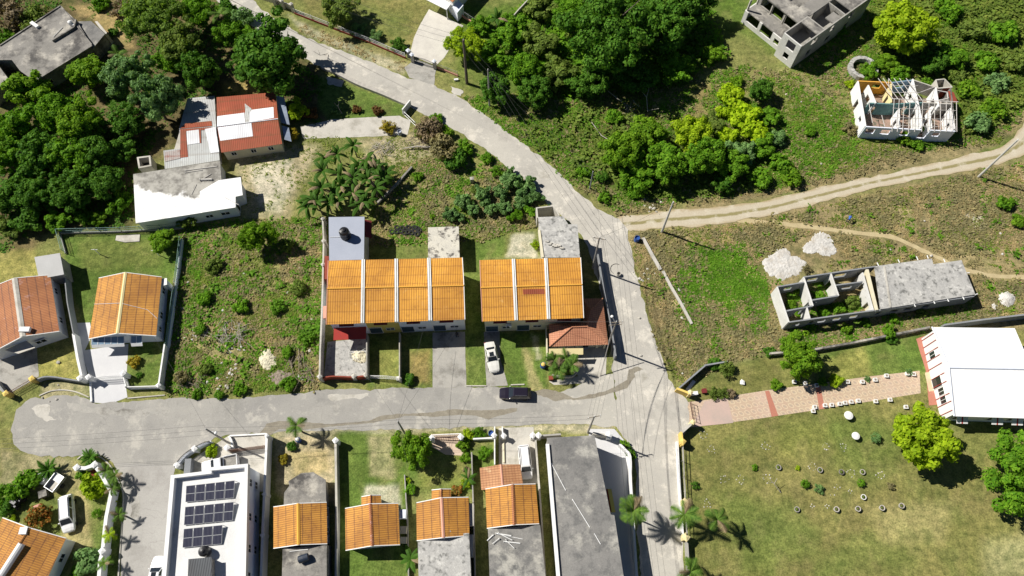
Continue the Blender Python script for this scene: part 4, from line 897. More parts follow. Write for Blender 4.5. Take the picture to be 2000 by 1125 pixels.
# ------------------------------------------------------------------ long grey building at the bottom
def long_grey():
    h = 5.3; px = [(1068, 855), (1161, 850), (1193, 1005), (1200, 1006), (1222, 1150), (1093, 1150)]
    root, R, B = flat_house('flat_roof_building', 'long grey flat-roofed building with streaked concrete roof beside the main road', 'building', px, h, 'concpale', 'slabgrey', .2, .1, wins=[(1, .35, .9, 1.4, 1.1), (1, .35, 3.0, 1.4, 1.0), (3, .5, 3.0, 1.2, 1.0)])
    m = MB(); m.bar(P(1069, 868, h), P(1092, 1150, h), .45, h + .001, h + .32); m.build('parapet', M['white'], root)
    a, b_ = P(1184, 955, 3.4), P(1192, 1001, 3.4); aw = sloped(root, 'awning', a, b_, (1, .1), 3.5, 3.0, .75, 'mustard', label='mustard awning'); sloped(aw, 'valance', (a[0] - .02, a[1]), (b_[0] - .02, b_[1]), (1, .1), 3.52, 3.5, .2, 'brickred')
    for p0, p1, lab in (((1077, 905), (1105, 958), 'upper white pole lying on the long grey roof'), ((1118, 975), (1152, 1030), 'middle white pole lying on the long grey roof'), ((1161, 1042), (1173, 1063), 'short lower white pole lying on the long grey roof')):
        m = MB(); m.tube([P3(*p0, h + .05), P3(*p1, h + .05)], .05); m.tube([P3(*p0, h + .05), P3(*lerp(p0, p1, .04), h + .05)], .08); tag(m.build('pole', M['white']), lab, 'pole')
long_grey()
# ------------------------------------------------------------------ bungalows along the bottom
kw = dict(ez=2.7, rz=3.75, roof='orangeold', wall='white')
BUNG = 'bungalow'
def bung(label, px, rg, ridge, wins, porch=None):
    root, K, B = gable(BUNG, label, 'house', px, 2.7, rg, 3.75, 'orangeold' if ridge else 'orange', 'white', ridge=ridge or 'orangeold', ridge_w=.42, wins=wins)
    if porch:
        p, g = porch; gable('', '', '', p, 2.55, g, 3.15, 'orangeold', 'white', ridge='orangered', ridge_w=.25, wallname='porch_wall', root=root)
    return root, K
WN = [(1, .2, 1, 1.1, .9), (1, .7, 1, 1.1, .9), (2, .3, 1, 1.2, .9), (2, .7, 1, 1.2, .9), (0, .25, 1, 1.1, .9)]
b1, K1 = bung('orange-roofed bungalow between two grey slab roofs beside the tall white boundary wall', [(534, 990), (638, 981), (639, 1062), (534, 1071)], [(582, 983), (583, 1064)], 'ochre', WN)
R = PL([(555, 962), (565, 949), (563, 940), (588, 924), (612, 922), (636, 937), (637, 985), (554, 990)], 2.6); MB().prism(R, 2.45, 2.6).build('porch_roof', M['concdark'], b1); MB().prism(inset(R, .3), 0, 2.445).build('porch_wall', M['concpale'], b1)
R = PL([(552, 1071), (638, 1064), (638, 1150), (550, 1150)], 2.7); MB().prism(R, 0, 2.7).build('rear_roof', M['concdark'], b1)
p = P(595, 1091, 2.7); t = thing('water_tank', 'fallen dark blue tank on the grey rear slab of the bungalow', 'water tank', (p[0], p[1], 2.7)); m = MB(); m.lathe([(.3, -.7), (.48, -.6), (.5, 0), (.48, .6), (.3, .7)], (0, 0, 0), 18); ob = m.build('tank_body', plain('navy_plastic', (.03, .04, .06), .4), t); MT = __import__('mathutils').Matrix; ob.matrix_parent_inverse = MT(); ob.matrix_basis = MT.Translation((0, 0, .51)) @ MT.Rotation(1.9, 4, 'Z') @ MT.Rotation(math.pi / 2, 4, 'X')
m = MB(); m.tube([P3(566, 1077, 2.76), P3(602, 1073, 2.76)], .05); tag(m.build('pole', M['white']), 'thin white pole on the grey slab next to the dark blue tank', 'pole')
b2, K2 = bung('orange-roofed bungalow with small gabled porch on a lawn plot in the bottom row', [(674, 993), (778, 983), (781, 1064), (675, 1075)], [(723, 984), (727, 1066)], 'orangered', WN, ([(706, 970), (744, 967), (745, 986), (706, 989)], [(724, 967), (724, 986)]))
for y0, w_ in ((1005, 1.1), (1035, .9), (1055, .8)): q = P(783, y0, 1.4); MB().box(q[0] - .1, q[1] - w_ / 2, 1.0, q[0] + .75, q[1] + w_ / 2, 1.45 if y0 > 1010 else 2.2).build('side_shelf', M['bluewhite' if y0 < 1030 else 'cream'], b2)
b3, K3 = bung('orange-roofed bungalow with flowering porch and a patchy grey slab at its rear', [(813, 982), (915, 971), (917, 1046), (814, 1056)], [(862, 972), (866, 1050)], 'salmon', WN, ([(843, 957), (881, 955), (881, 973), (843, 976)], [(862, 955), (862, 974)]))
R = PL([(816, 1058), (862, 1049), (866, 1044), (916, 1041), (921, 1150), (818, 1150)], 2.95); MB().prism(R, 0, 2.95).build('rear_roof', M['slabmot'], b3)
m = MB(); m.tube([P3(864, 1050, 3.2), P3(880, 1037, 3.2)], .3, 10); tag(m.build('membrane_roll', M['metal']), 'grey roll of sheet on the edge of the patchy grey slab', 'roll')
for x0, x1, y in ((915, 925, 1005), (915, 924, 1066)): MB().prism(PL([(x0, y - 22), (x1, y - 22), (x1, y + 22), (x0, y + 22)], 2.2), 0, 2.2).build('side_shelf', M['concpale'], b3)
b4, K4 = bung('orange-roofed bungalow with tiled carport beside the parked white people carrier', [(948, 955), (1046, 945), (1053, 1023), (951, 1032)], [(1001, 946), (1004, 1025)], 'orangered', WN)
gable('', '', '', [(937, 914), (1016, 907), (1022, 950), (940, 957)], 2.5, [(978, 907), (982, 952)], 3.1, 'tanroof', 'cream', ridge='salmon', ridge_w=.3, wallname='carport_wall', root=b4, barge=None, over=.6)
R = PL([(953, 1033), (1055, 1025), (1068, 1150), (957, 1150)], 2.75); MB().prism(R, 0, 2.75).build('rear_roof', M['slabgrey'], b4)
rr = random.Random(9)
for i in range(7):
    x, y = rr.uniform(965, 1010), rr.uniform(1036, 1060); a = rr.uniform(0, 3.1); L_ = rr.uniform(14, 42); m = MB(); m.tube([P3(x - 4, y, 2.8 + .03 * i), P3(x + L_ * math.cos(a), y + L_ * math.sin(a) * .5, 2.8 + .03 * i)], rr.uniform(.04, .09)); m.tube([P3(x - 4, y, 2.8 + .03 * i), P3(x - 3, y, 2.8 + .03 * i)], .12)
    tag(m.build('pipe', M['white']), 'white pipe in the jumble on the grey slab behind the carport bungalow', 'pipe', 'white pipes jumbled on the grey rear slab')
# ------------------------------------------------------------------ white hall on the right
def hall():
    e, r = 3.7, 4.9; TL, TR = P3(1820, 639, e), P3(1982, 641, e); BL, BR = P3(1863, 813, e), P3(2030, 818, e); RL, RR = P3(1853, 718, r), P3(2016, 721, r)
    root = thing('hall', 'large white-roofed hall with red-striped facade at the right edge', 'hall', cen([TL, TR, BR, BL])); m = MB()
    for q in ([TL, TR, RR, RL], [RL, RR, BR, BL]): m.hexa(*slab_on(q, .12))
    m.build('roof', M['whiteroof'], root)
    h = MB(); h.tube([Vector(RL) + Vector((0, 0, .04)), Vector(RR) + Vector((0, 0, .04))], .14); h.build('ridge_cap', M['bluewhite'], root)
    h = MB(); up = Vector((0, 0, .07)); h.tube([Vector(TL) + up, Vector(RL) + up, Vector(BL) + up], .12); h.build('bargeboard', M['bluewhite'], root)
    B = inset([TL[:2], TR[:2], BR[:2], BL[:2]], .5); ml, mr = lerp(B[0], B[3], .5), lerp(B[1], B[2], .5)
    lo = [(*B[0], 0), (*B[3], 0), (*B[3], e - .15), (*ml, r - .25), (*B[0], e - .15)]; hi = [(*B[1], 0), (*B[2], 0), (*B[2], e - .15), (*mr, r - .25), (*B[1], e - .15)]
    MB().hexa(lo, hi).build('wall', M['white'], root); c = cen(B)
    for f in (.03, .12, .21, .30, .40, .52, .62, .76, .85, .95):
        p = v2(lerp(B[0], B[3], f)); d = (v2(B[3]) - v2(B[0])).normalized(); o = Vector((d.y, -d.x)); o = o if o.dot(p - v2(c)) > 0 else -o
        MB().bar(p, p + o * .10, .07, 0, e - .2).build('pilaster', M['red'], root)
    for f in (.26, .70, .80): opening(root, 'window', B[0], B[3], c, f, 1.0, 1.1, 1.5)
    opening(root, 'door', B[0], B[3], c, .58, .05, 1.6, 2.4)
    for f in (.13, .57, .82):
        a = lerp(B[3], B[2], f - .07); b_ = lerp(B[3], B[2], f + .07); aw = sloped(root, 'awning', a, b_, (0, -1), 2.9, 2.3, 1.0, 'white'); mid = lerp(a, b_, .5)
        sloped(aw, 'stripe', (mid[0] - .1, mid[1]), (mid[0] + .1, mid[1]), (0, -1), 2.91, 2.31, 1.0, 'red', th=.01); opening(root, 'window', B[3], B[2], c, f, 1.1, 1.5, 1.2)
hall()
# ------------------------------------------------------------------ long unfinished block building
def shellhouse():
    h = 2.9; root = thing('unfinished_building', 'long unfinished block building, half roofed with grey slab and half open rooms', 'building', P(1700, 590, 0))
    top = lambda x, y: P(x, y, h)
    def W(a, b_, ops=(), t=.2, mat='conc', k=0.0):
        p, q = top(*a), top(*b_); L_ = math.dist(p, q); m = MB(); m.wall(p, q, t, 0, h - k, [(f * L_ - w_ / 2, f * L_ + w_ / 2, z0, z1) for f, w_, z0, z1 in ops]); m.build('wall', M[mat], root)
    W((1518, 560), (1541, 629), mat='whitewall')
    W((1541, 629), (1707, 606), [(.12, 1.0, 1.0, 1.9), (.3, .8, .9, 2.1), (.42, 1.2, 1.0, 2.0), (.60, 1.2, 1.0, 2.0), (.80, 1.2, 1.0, 2.0)], mat='concgrey', k=.004)
    W((1707, 606), (1904, 577), [(.08, .8, 1.0, 2.0), (.24, 1.2, 1.0, 2.0), (.38, 1.2, 1.0, 2.0), (.56, 1.2, 1.0, 2.0)], mat='concgrey', k=.2)
    W((1904, 577), (1877, 510), k=.2); W((1877, 510), (1825, 517), k=.204)
    W((1518, 560), (1570, 551), [(.5, 1.2, 1.0, 2.0)], mat='concgrey', k=.004)
    W((1570, 541), (1711, 520), [(.16, 1.6, 1.0, 2.0), (.55, 1.8, .9, 2.1)], mat='concgrey', k=.004)
    W((1570, 541), (1588, 597), [(.88, .9, 0, 2.1)], mat='whitewall', k=.008); W((1623, 534), (1638, 577), [(.3, .9, 0, 2.1)], mat='whitewall', k=.008)
    W((1586, 586), (1638, 577), [(.2, .6, 1.2, 2.0)], mat='concgrey', k=.012); W((1631, 557), (1685, 550), [(.2, .6, 1.2, 2), (.55, 1.5, 1.0, 2.0)], mat='concgrey', k=.012)
    W((1685, 532), (1706, 606), [(.30, .9, 0, 2.1), (.8, .9, 0, 2.1)], mat='whitewall', k=.008); W((1694, 526), (1713, 605), mat='cream', t=.4, k=.012)
    W((1536, 607), (1588, 597), [(.55, .9, 0, 2.1)], mat='concgrey', k=.012); W((1576, 600), (1582, 622), mat='whitewall', k=.016)
    R = PL([(1708, 520), (1820, 505), (1823, 516), (1878, 508), (1905, 575), (1720, 604)], h); MB().prism(R, h - .19, h).build('roof', M['slabmot'], root)
    m = MB(); m.bar(P(1727, 520, h), P(1739, 600, h), .25, h + .002, h + .1); m.build('roof_kerb', M['concpale'], root)
    for i, (x, y, dx, dy) in enumerate([(1716, 519, -3, -6), (1757, 513, -3, -6), (1793, 508, -3, -7), (1813, 505, -2, -6), (1846, 512, -3, -6), (1785, 593, 3, 6), (1823, 587, 3, 6), (1850, 583, 3, 6), (1880, 579, 3, 6), (1904, 576, 5, -2), (1888, 533, 5, 0)]):
        p, q = P3(x, y, h - .1), P3(x + dx, y + dy, h - .1); m = MB(); m.tube([p, q], .07, 6); m.tube([q, lerp(q, p, .1)], .1, 6); m.build('roof_spout', M['white'], root)
shellhouse()
# ------------------------------------------------------------------ roofless white house
def ruin():
    h = 3.0; root = thing('ruined_house', 'roofless white house with bare rafters and coloured rooms', 'ruined house', P(1770, 230, 0)); T = lambda x, y, z=h: P(x, y, z)
    def W(a, b_, mat, ops=(), z=h, t=.2, lab=None):
        p, q = T(*a, z), T(*b_, z); L_ = math.dist(p, q); m = MB(); m.wall(p, q, t, 0, z, [(f * L_ - w_ / 2, f * L_ + w_ / 2, z0, z1) for f, w_, z0, z1 in ops]); o = m.build('wall', M[mat], root)
        if lab: o['label'] = lab
    W((1676, 158), (1691, 246), 'white', [(.75, 1.0, 1.1, 2.1), (.38, 1.0, 0, 2.1)])
    W((1691, 247), (1795, 253), 'bluewhite', [(.13, 1.5, 1.3, 2.5), (.42, 1.5, 1.3, 2.5), (.78, 1.5, 1.3, 2.5)], 2.98); W((1795, 253), (1866, 256), 'bluewhite', [(.2, 1.4, .8, 2.98), (.55, 1.2, 1.4, 2.4)], 2.97)
    W((1866, 254), (1857, 172), 'concdark', [(.3, 1.2, 1.0, 2.1)], 2.96); W((1676, 158), (1742, 161), 'ochre', [(.62, 1.4, 1.4, 2.4)], 2.95, lab='ochre inner wall'); W((1742, 161), (1784, 156), 'steelblue', [(.5, 1.4, 1.3, 2.3)], 2.94, lab='steel blue wall'); W((1784, 156), (1832, 172), 'concpale', (), 2.4); W((1832, 172), (1857, 172), 'brickred', (), 2.5)
    W((1696, 166), (1711, 201), 'white', [(.45, 1.1, .9, 2.2)], 3.1); W((1741, 163), (1741, 200), 'paleyellow', [(.5, .9, 0, 2.1)], 3.1, lab='yellow cross wall'); W((1783, 154), (1803, 245), 'white', [(.25, .9, .9, 2.0), (.62, .9, 0, 2.1)], 3.2); W((1828, 171), (1834, 208), 'white', [(.5, .9, 0, 2.1)], 3.0)
    W((1697, 201), (1744, 203), 'teal', [(.3, .9, 0, 2.1)], 2.9, lab='teal room wall'); W((1744, 203), (1803, 200), 'teal', [(.5, .9, 0, 2.1)], 2.89); W((1803, 200), (1862, 203), 'concpale', [(.4, .9, 0, 2.1)], 2.88)
    W((1756, 212), (1757, 248), 'white', [(.5, .9, 0, 2.1)], 2.9); W((1816, 215), (1820, 250), 'white', [(.4, .9, 0, 2.1)], 2.8); W((1857, 210), (1865, 252), 'white', [(.6, .8, 0.8, 2.0)], 3.0)
    m = MB(); m.prism(PL([(1676, 158), (1857, 172), (1866, 255), (1691, 247)], h), .01, .06); m.build('floor', surf('broken_reddish_floor', (.34, .22, .17), (.26, .2, .16), scale=.8, fine=.25, stain=(.12, .12, .08), stain_at=(.5, .6), stain_scale=1.2), root)
    # rafters
    rid = lambda f: lerp(T3(1744, 193, 4.1), T3(1868, 199, 4.1), f); T3 = lambda x, y, z: P3(x, y, z)
    def stick(a, b_, r=.05, nm='rafter'): MB().tube([a, b_], r, 4).build(nm, M['rafter'], root)
    for f in (0.02, .10, .18, .27, .36, .47, .57, .66, .75, .84, .92, 1.0): a = rid(f); stick(a, (a[0] - 1.2 + .5 * f, P(1750, 254, 3.05)[1] - .35, 3.05))
    for f in (0.0, .08, .17, .26, .35, .46): a = rid(f); stick(a, (a[0] - .9, P(1750, 156, 3.05)[1] + .3, 3.1))
    for y0, z in ((193, 4.12),): stick(rid(-.02), rid(1.03), .07, 'ridge_beam')
    for f in (.3, .6, .85): a, b_ = lerp(T3(1744, 193, 4.17), T3(1742, 254, 3.12), f), lerp(T3(1868, 199, 4.17), T3(1868, 257, 3.12), f); stick(a, b_, .035, 'batten')
    for f in (.35, .7): a, b_ = lerp(T3(1738, 194, 4.17), T3(1732, 156, 3.15), f), lerp(T3(1800, 195, 4.17), T3(1790, 156, 3.15), f); stick(a, b_, .035, 'batten')
    for (x0, y0, x1, y1) in ((1697, 201, 1704, 240), (1722, 225, 1728, 247), (1735, 155, 1737, 175), (1798, 180, 1830, 168)): stick(T3(x0, y0, 3.1), T3(x1, y1, 3.05), .05)
    q = PL([(1828, 176), (1850, 180), (1852, 192), (1832, 196)], 2.9); m = MB()
    for i in range(4): m.bar(q[i], q[(i + 1) % 4], .12, 2.8, 2.92)
    m.build('roof_frame', M['rafter'], root); MB().prism(PL([(1852, 177), (1863, 180), (1871, 200), (1858, 200)], 2.9), 2.8, 2.88).build('roof_sheet', M['brickred'], root)['label'] = 'rusty red leftover roof sheet'
    m = MB(); p = T(1840, 166, 2.3); q = PL([(1828, 156), (1845, 154), (1860, 170), (1832, 172)], 2.6)
    for i in range(4): m.bar(q[i], q[(i + 1) % 4], .2, 0, 2.6 - .003 * i)
    m.build('porch_wall', M['concpale'], root)
ruin()
def cistern():
    c = P(1687, 131, .9); root = thing('round_cistern', 'round broken concrete cistern overgrown beside the roofless white house', 'cistern', (c[0], c[1], 0)); n = 28; vs = []; 
    m = MB(); ro, ri, z = 2.55, 1.85, .95
    for k in range(n):
        a0, a1 = 2 * math.pi * k / n, 2 * math.pi * (k + 1) / n; f = lambda r, a: (c[0] + r * math.cos(a), c[1] + r * math.sin(a)); zz = z - (.5 if 21 < k < 25 else 0) + .04 * math.sin(k * 3)
        m.prism([f(ri, a0), f(ro, a0), f(ro, a1), f(ri, a1)], 0, zz)
    m.build('rim', M['slabmot'], root); MB().lathe([(1.84, 0), (1.84, .03)], (c[0], c[1], .02), 24).build('basin_floor', M['soil'], root)
cistern()
# ------------------------------------------------------------------ concrete frame building, top right
def frame_building():
    o = v2(P(1544, 133, 0)); a = v2(P(1439, 48, 0)); b_ = v2(P(1672, 3, 0)); U = (a - o); Lu = U.length; U /= Lu; V = (b_ - o).normalized(); Lv = 19.0; V = (V - U * V.dot(U)).normalized()
    g = lambda u, v: tuple(o + U * u + V * v); root = thing('unfinished_building', 'bare concrete frame of an unfinished two-storey house at top right', 'building', (o.x, o.y, 0)); h1, h2 = 2.7, 5.4
    def W(p, q, z0, z1, ops=(), t=.22, mat='conc'): m = MB(); m.wall(g(*p), g(*q), t, z0, z1, ops); m.build('wall', M[mat], root)
    def S(u0, v0, u1, v1, z, th=.2, mat='concdark'): m = MB(); m.prism([g(u0, v0), g(u1, v0), g(u1, v1), g(u0, v1)], z - th, z); m.build('floor_slab', M[mat], root)
    s = 3.9   # width of the taller right block
    W((0, 0), (s, 0), 0, h1, [(1.3, 2.4, 1.0, 2.2)], mat='whitewall'); W((0, 0), (s, 0), h1, h2, [(.9, 2.7, h1 + .5, h2 - .5)], mat='whitewall'); W((0, 0.12), (0, Lv), 0, h1, [(3, 4, 1, 2.2), (8, 9.2, 1, 2.2), (13, 14.2, 1, 2.2)]); W((0, 0.12), (0, Lv), h1, h2, [(3, 4.4, 3.6, 4.8), (8, 9.2, 3.6, 4.8), (13, 14.2, 3.6, 4.8)])
    W((s, .12), (s, 6), 0, h2 - .004); W((s + .12, 1.2), (Lu, 1.2), 0, h1, [(.6, 1.7, .9, 2.0), (2.4, 5.0, .9, 2.7), (5.6, 8.4, .9, 2.7)], mat='whitewall'); W((Lu, 1.3), (Lu, 12), 0, h1 - .004, mat='whitewall')
    S(s + .12, 1.32, Lu - .12, 3.9, h1 - .02, .18, 'concdark')
    W((s + .12, 4.0), (Lu - .1, 4.0), h1, h2 - .35, [(.4, 2.6, h1 + .3, h2 - .6), (3.2, 5.6, h1 + .3, h2 - .6), (6.0, 8.2, h1 + .3, h2 - .6)])
    S(s + .12, 3.6, Lu, 6.4, h2); S(s - .1, 6.4, s + 2.4, 12, h2 - .002); S(Lu - 1.4, 6.4, Lu, Lv, h2 - .004); S(s - .1, 12, Lu - 1.4, Lv, h2 - .006)
    S(0.12, .12, s - .12, Lv - .2, h1 + .1, .2, 'conc'); S(.12, 4.2, s - .12, 6, h2 - .003); S(.12, 8.2, 1.8, 10.4, h2 - .003); S(.12, 13, s - .2, Lv, h2 - .003)
    W((.12, 6), (s - .12, 6), h1, h2, [(1, 2, h1, h1 + 2)]); W((.12, 11.5), (s - .12, 11.5), h1, h2 - .01, [(1, 2, h1, h1 + 2)]); S(s + .12, 6.4, Lu - .12, Lv, h1, .2, 'concdark'); W((s, 8), (s, Lv), h1, h2 - .21)
    W((Lu, 12), (Lu, Lv), 0, h2 - .21)
    for u, v in ((s + 3.0, 4.0), (s + 5.9, 4.0), (Lu - .2, 4.0), (Lu - .2, 1.45)):
        p = g(u, v); m = MB(); m.box(p[0] - .16, p[1] - .16, h1, p[0] + .16, p[1] + .16, h2 - .21); m.build('column', M['concpale'], root)
frame_building()
# ------------------------------------------------------------------ house at the top edge
def top_house():
    root = thing('house', 'house cut by the top edge with white canopy and red tiled roof', 'house', P(880, 0, 0)); h = 3.3
    R = PL([(846, -28), (884, 5), (925, -40), (890, -75)], h); MB().hexa([(x, y, h) for x, y in R], [(x, y, h + .1) for x, y in R]).build('roof', M['orangered'], root); MB().prism(inset(R, .3), 0, h - .01).build('wall', M['white'], root)
    Q = PL([(826, -4), (872, 19), (881, 7), (836, -18)], 2.6); MB().prism(Q, 2.5, 2.6).build('canopy', M['whiteroof'], root); p = PL([(872, 17), (880, 8)], 2.5)
    for x, y in p: MB().box(x - .1, y - .1, 0, x + .1, y + .1, 2.495).build('column', M['white'], root)
    m = MB(); m.prism(PL([(876, 5), (893, 25), (905, 10), (888, -8)], 2.2), 0, 2.2); m.build('side_wall', M['bluewhite'], root)
top_house()
# ------------------------------------------------------------------ walls, fences, gates
def wallrun(name, label, px, h, t=.2, mat='concpale', cat='wall', base=True, posts=(), post=(.4, .2), postmat=None, coping=None, smooth=0):
    """px follows the top edge of the wall (photo pixels at height h)"""
    Wp = PL(px, h); Wp = smooth_line(Wp, smooth) if smooth else Wp
    root = thing(name, label, cat, Wp[len(Wp) // 2]); m = MB()
    for i in range(len(Wp) - 1): m.bar(Wp[i], Wp[i + 1], t, 0, h - .003 * (i % 2), ext=t * .45 if not smooth else .01)
    m.build('wall', M[mat], root)
    if coping:
        m = MB()
        for i in range(len(Wp) - 1): m.bar(Wp[i], Wp[i + 1], t + .1, h + .002, h + .07 - .003 * (i % 2), ext=t * .45 if not smooth else .01)
        m.build('coping', M[coping], root)
    for p in posts: pillar(root, P(*p, h + post[1]), h + post[1], post[0], postmat or mat)
    return root, Wp
def pillar(parent, p, h, w_, mat, cap=None, name='pillar'):
    o = MB().box(p[0] - w_ / 2, p[1] - w_ / 2, 0, p[0] + w_ / 2, p[1] + w_ / 2, h - .1).build(name, M[mat], parent)
    MB().lathe([(w_ * .82, 0), (w_ * .82, .08), (w_ * .1, .24)], (p[0], p[1], h - .098), 4).build('cap', M[cap or mat], o)
    return o
def picket(name, label, px, h, mat, cat='fence', gap=.16, r=.018, z0=.05, base=None, rails=(.15, .95), posts=2.4, arch=0, group=None, postr=.04, frame=None):
    Wp = PL(px, h); root = thing(name, label, cat, Wp[0], group); rl = MB(); bars = MB(); ps = MB()
    for i in range(len(Wp) - 1):
        a, b_ = Wp[i], Wp[i + 1]; L_ = math.dist(a, b_); n = max(2, int(L_ / gap))
        top = lambda t: h + arch * math.sin(math.pi * t)
        for f in rails:
            k = 8 if arch else 1; rl.tube([(*lerp(a, b_, j / k), z0 + (top(j / k) - z0) * f) for j in range(k + 1)], r * 1.6, 5)
        for j in range(n + 1): t = j / n; x, y = lerp(a, b_, t); bars.tube([(x, y, z0), (x, y, top(t))], r, 4)
        n = max(1, int(L_ / posts))
        for j in range(n + 1): x, y = lerp(a, b_, j / n); ps.tube([(x, y, 0), (x, y, h + .08)], postr, 6)
    rl.build('rail', M[mat], root); bars.build('bars', M[mat], root)
    if posts < 50: ps.build('post', M[frame or mat], root)
    if base:
        m = MB()
        for i in range(len(Wp) - 1): m.bar(Wp[i], Wp[i + 1], .2, 0, base[0], ext=.09)
        m.build('base_wall', M[base[1]], root)
    return root
M['irondark'] = plain('dark_iron', (.03, .028, .027), .5, .3); M['rustbar'] = plain('rusty_iron', (.16, .08, .05), .7)
M['meshgreen'] = plain('faded_green_wire', (.22, .36, .33), .6)
picket('fence', 'white railed fence on a red-brown base along the upper road garden', [(573, 17), (640, 43), (720, 74), (790, 104)], 1.3, 'white', base=(.42, 'brickred'), posts=2.6, postr=.06, gap=.2, rails=(.35, .65, .98))
g_ = picket('gate', 'arched iron double gate to the bright drive at the top', [(808, 112), (845, 123)], 1.3, 'irondark', 'gate', .16, .02, .08, posts=2.2, arch=.35, rails=(.1, .5, 1))
t = thing('gate_pillars', 'pair of grey gate pillars beside the arched iron gate', 'pillar', P(806, 114)); pillar(t, P(804, 106, 1.9), 1.9, .55, 'concpale', 'bluewhite'); pillar(t, P(848, 119, 1.9), 1.9, .55, 'concpale', 'bluewhite'); pillar(t, P(797, 98, 1.6), 1.6, .6, 'concgrey', 'bluewhite')
picket('fence', 'short blue-grey railed fence on brick base right of the arched gate', [(853, 124), (893, 140)], 1.2, 'metal', base=(.45, 'salmon'), posts=2)
wallrun('wall', 'stub of grey wall with tall pillars at the top edge beside the upper road', [(505, -12), (536, -2), (570, 10)], 1.2, .2, 'concpale', posts=[(533, -5), (549, 0), (568, 7)], post=(.55, .8))
wallrun('stone_wall', 'rough rubble stone wall along the lower edge of the upper road', [(628, 128), (660, 142), (700, 162), (750, 182), (798, 203)], .6, .7, 'stone', smooth=4)
wallrun('wall', 'short white wall at the mouth of the drive by the small green garden', [(786, 213), (800, 196)], 1.4, .2, 'white')
picket('gate', 'thin grey wire gate across the drive below the short white wall', [(788, 217), (811, 239)], 1.2, 'metal', 'gate', .2, .02, posts=3)
picket('fence', 'green wire fence round the back lawn of the awning bungalow', [(118, 486), (107, 447), (230, 444), (350, 437)], 1.6, 'meshgreen', gap=.28, r=.02, base=(.35, 'conc'), rails=(.3, .6, .98), posts=2.5)
picket('fence', 'blue-green wire fence along the weedy lot beside the awning bungalow', [(350, 462), (343, 520), (333, 590), (322, 672)], 1.7, 'meshgreen', gap=.3, r=.02, base=(.9, 'bluewhite'), rails=(.55, .78, .99), posts=2.5)
wallrun('wall', 'white garden wall falling to the front corner of the awning bungalow lot', [(321, 673), (309, 754)], 1.5, .22, 'white', posts=[(309, 752)], post=(.5, .2))
wallrun('wall', 'thin grey wall with wire between the red-roofed and the awning bungalows', [(124, 520), (131, 590), (143, 652)], 1.7, .15, 'concgrey')
wallrun('wall', 'thick white wall beside the pale drive of the awning bungalow', [(143, 653), (151, 700), (160, 740)], 1.6, .34, 'white', posts=[(155, 738), (172, 736)], post=(.6, .25))
picket('balustrade', 'white balustrade along the front lawn of the awning bungalow', [(241, 735), (247, 756), (309, 754)], 1.0, 'white', 'balustrade', .22, .06, .3, base=(.32, 'white'), rails=(1.0,), posts=5.2, postr=.16)
picket('gate', 'white arched gate across the pale drive of the awning bungalow', [(175, 739), (239, 734)], 1.3, 'white', 'gate', .24, .025, .08, posts=40, arch=.4, rails=(.1, .55, 1))
t = thing('gate_post', 'white gate post at the corner of the white balustrade', 'pillar', P(241, 735)); pillar(t, P(240, 729, 1.7), 1.7, .6, 'white')
wallrun('wall', 'curved dark grey front wall of the red-roofed bungalow', [(70, 741), (85, 736), (105, 736), (130, 740), (157, 744)], 1.1, .2, 'concgrey', smooth=4)
t = thing('gate_pillars', 'two yellow gate pillars at the red-roofed bungalow drive', 'pillar', P(40, 760)); pillar(t, P(61, 739, 1.5), 1.5, .6, 'yellow'); pillar(t, P(10, 768, 1.5), 1.5, .6, 'yellow')
picket('gate', 'dark iron gate leaning between two yellow pillars', [(14, 767), (58, 742)], 1.1, 'rustbar', 'gate', .2, .025, posts=4, rails=(.1, .5, .98))
wallrun('wall', 'thin dark wall edging the grey drive at the left edge', [(-10, 742), (8, 766)], 1.2, .2, 'concgrey')
wallrun('wall', 'long grey boundary wall between the weedy lot and the longer terrace', [(630, 428), (632, 470), (631, 515), (630, 560), (628, 620), (625, 690), (624, 735)], 1.9, .24, 'concpale', posts=[(630, 426), (632, 470), (631, 516), (624, 735)], post=(.5, .2))
wallrun('wall', 'dark red front wall with grey pillars before the grey patio', [(628, 738), (645, 735), (662, 735), (690, 736), (712, 734)], 1.3, .2, 'brickred', posts=[(691, 734), (714, 731)], post=(.55, .15), postmat='concpale', smooth=3)
wallrun('wall', 'grey partition wall between the patio and the yellow house lawn', [(716, 652), (716, 734)], 1.7, .18, 'conc')
wallrun('wall', 'thin pale partition wall between the two terrace lawns', [(780, 650), (780, 738)], 1.4, .14, 'concpale', posts=[(780, 739)], post=(.4, .1))
picket('gate', 'bent white iron gate before the yellow house lawn', [(722, 734), (778, 737)], 1.2, 'white', 'gate', .3, .025, posts=40, arch=.35, rails=(.15, .6, 1))
wallrun('garden_wall', 'low curved grey wall round the small palms by the veranda', [(1078, 732), (1112, 735), (1124, 729), (1130, 718), (1129, 704)], .8, .22, 'concpale', smooth=4)
wallrun('wall', 'narrow cream wall at the left end of the veranda awning', [(1067, 636), (1069, 696)], 1.7, .15, 'cream')
wallrun('wall', 'tall dark roadside wall along the end of the shorter terrace', [(1168, 497), (1176, 545), (1184, 590), (1194, 640), (1203, 694)], 1.9, .2, 'concgrey')
wallrun('low_wall', 'long low broken cream wall slanting down the verge', [(1257, 466), (1264, 479), (1277, 503), (1289, 524)], .4, .5, 'concpale')
wallrun('low_wall', 'lower stretch of the broken cream verge wall', [(1296, 531), (1310, 558), (1330, 592), (1350, 630)], .35, .42, 'concpale')
wallrun('wall', 'ochre yellow entrance wall on the upper side of the patterned walk', [(1324, 759), (1349, 769)], 1.5, .3, 'yellow', posts=[(1349, 766)], post=(.5, .35), postmat='paleyellow')
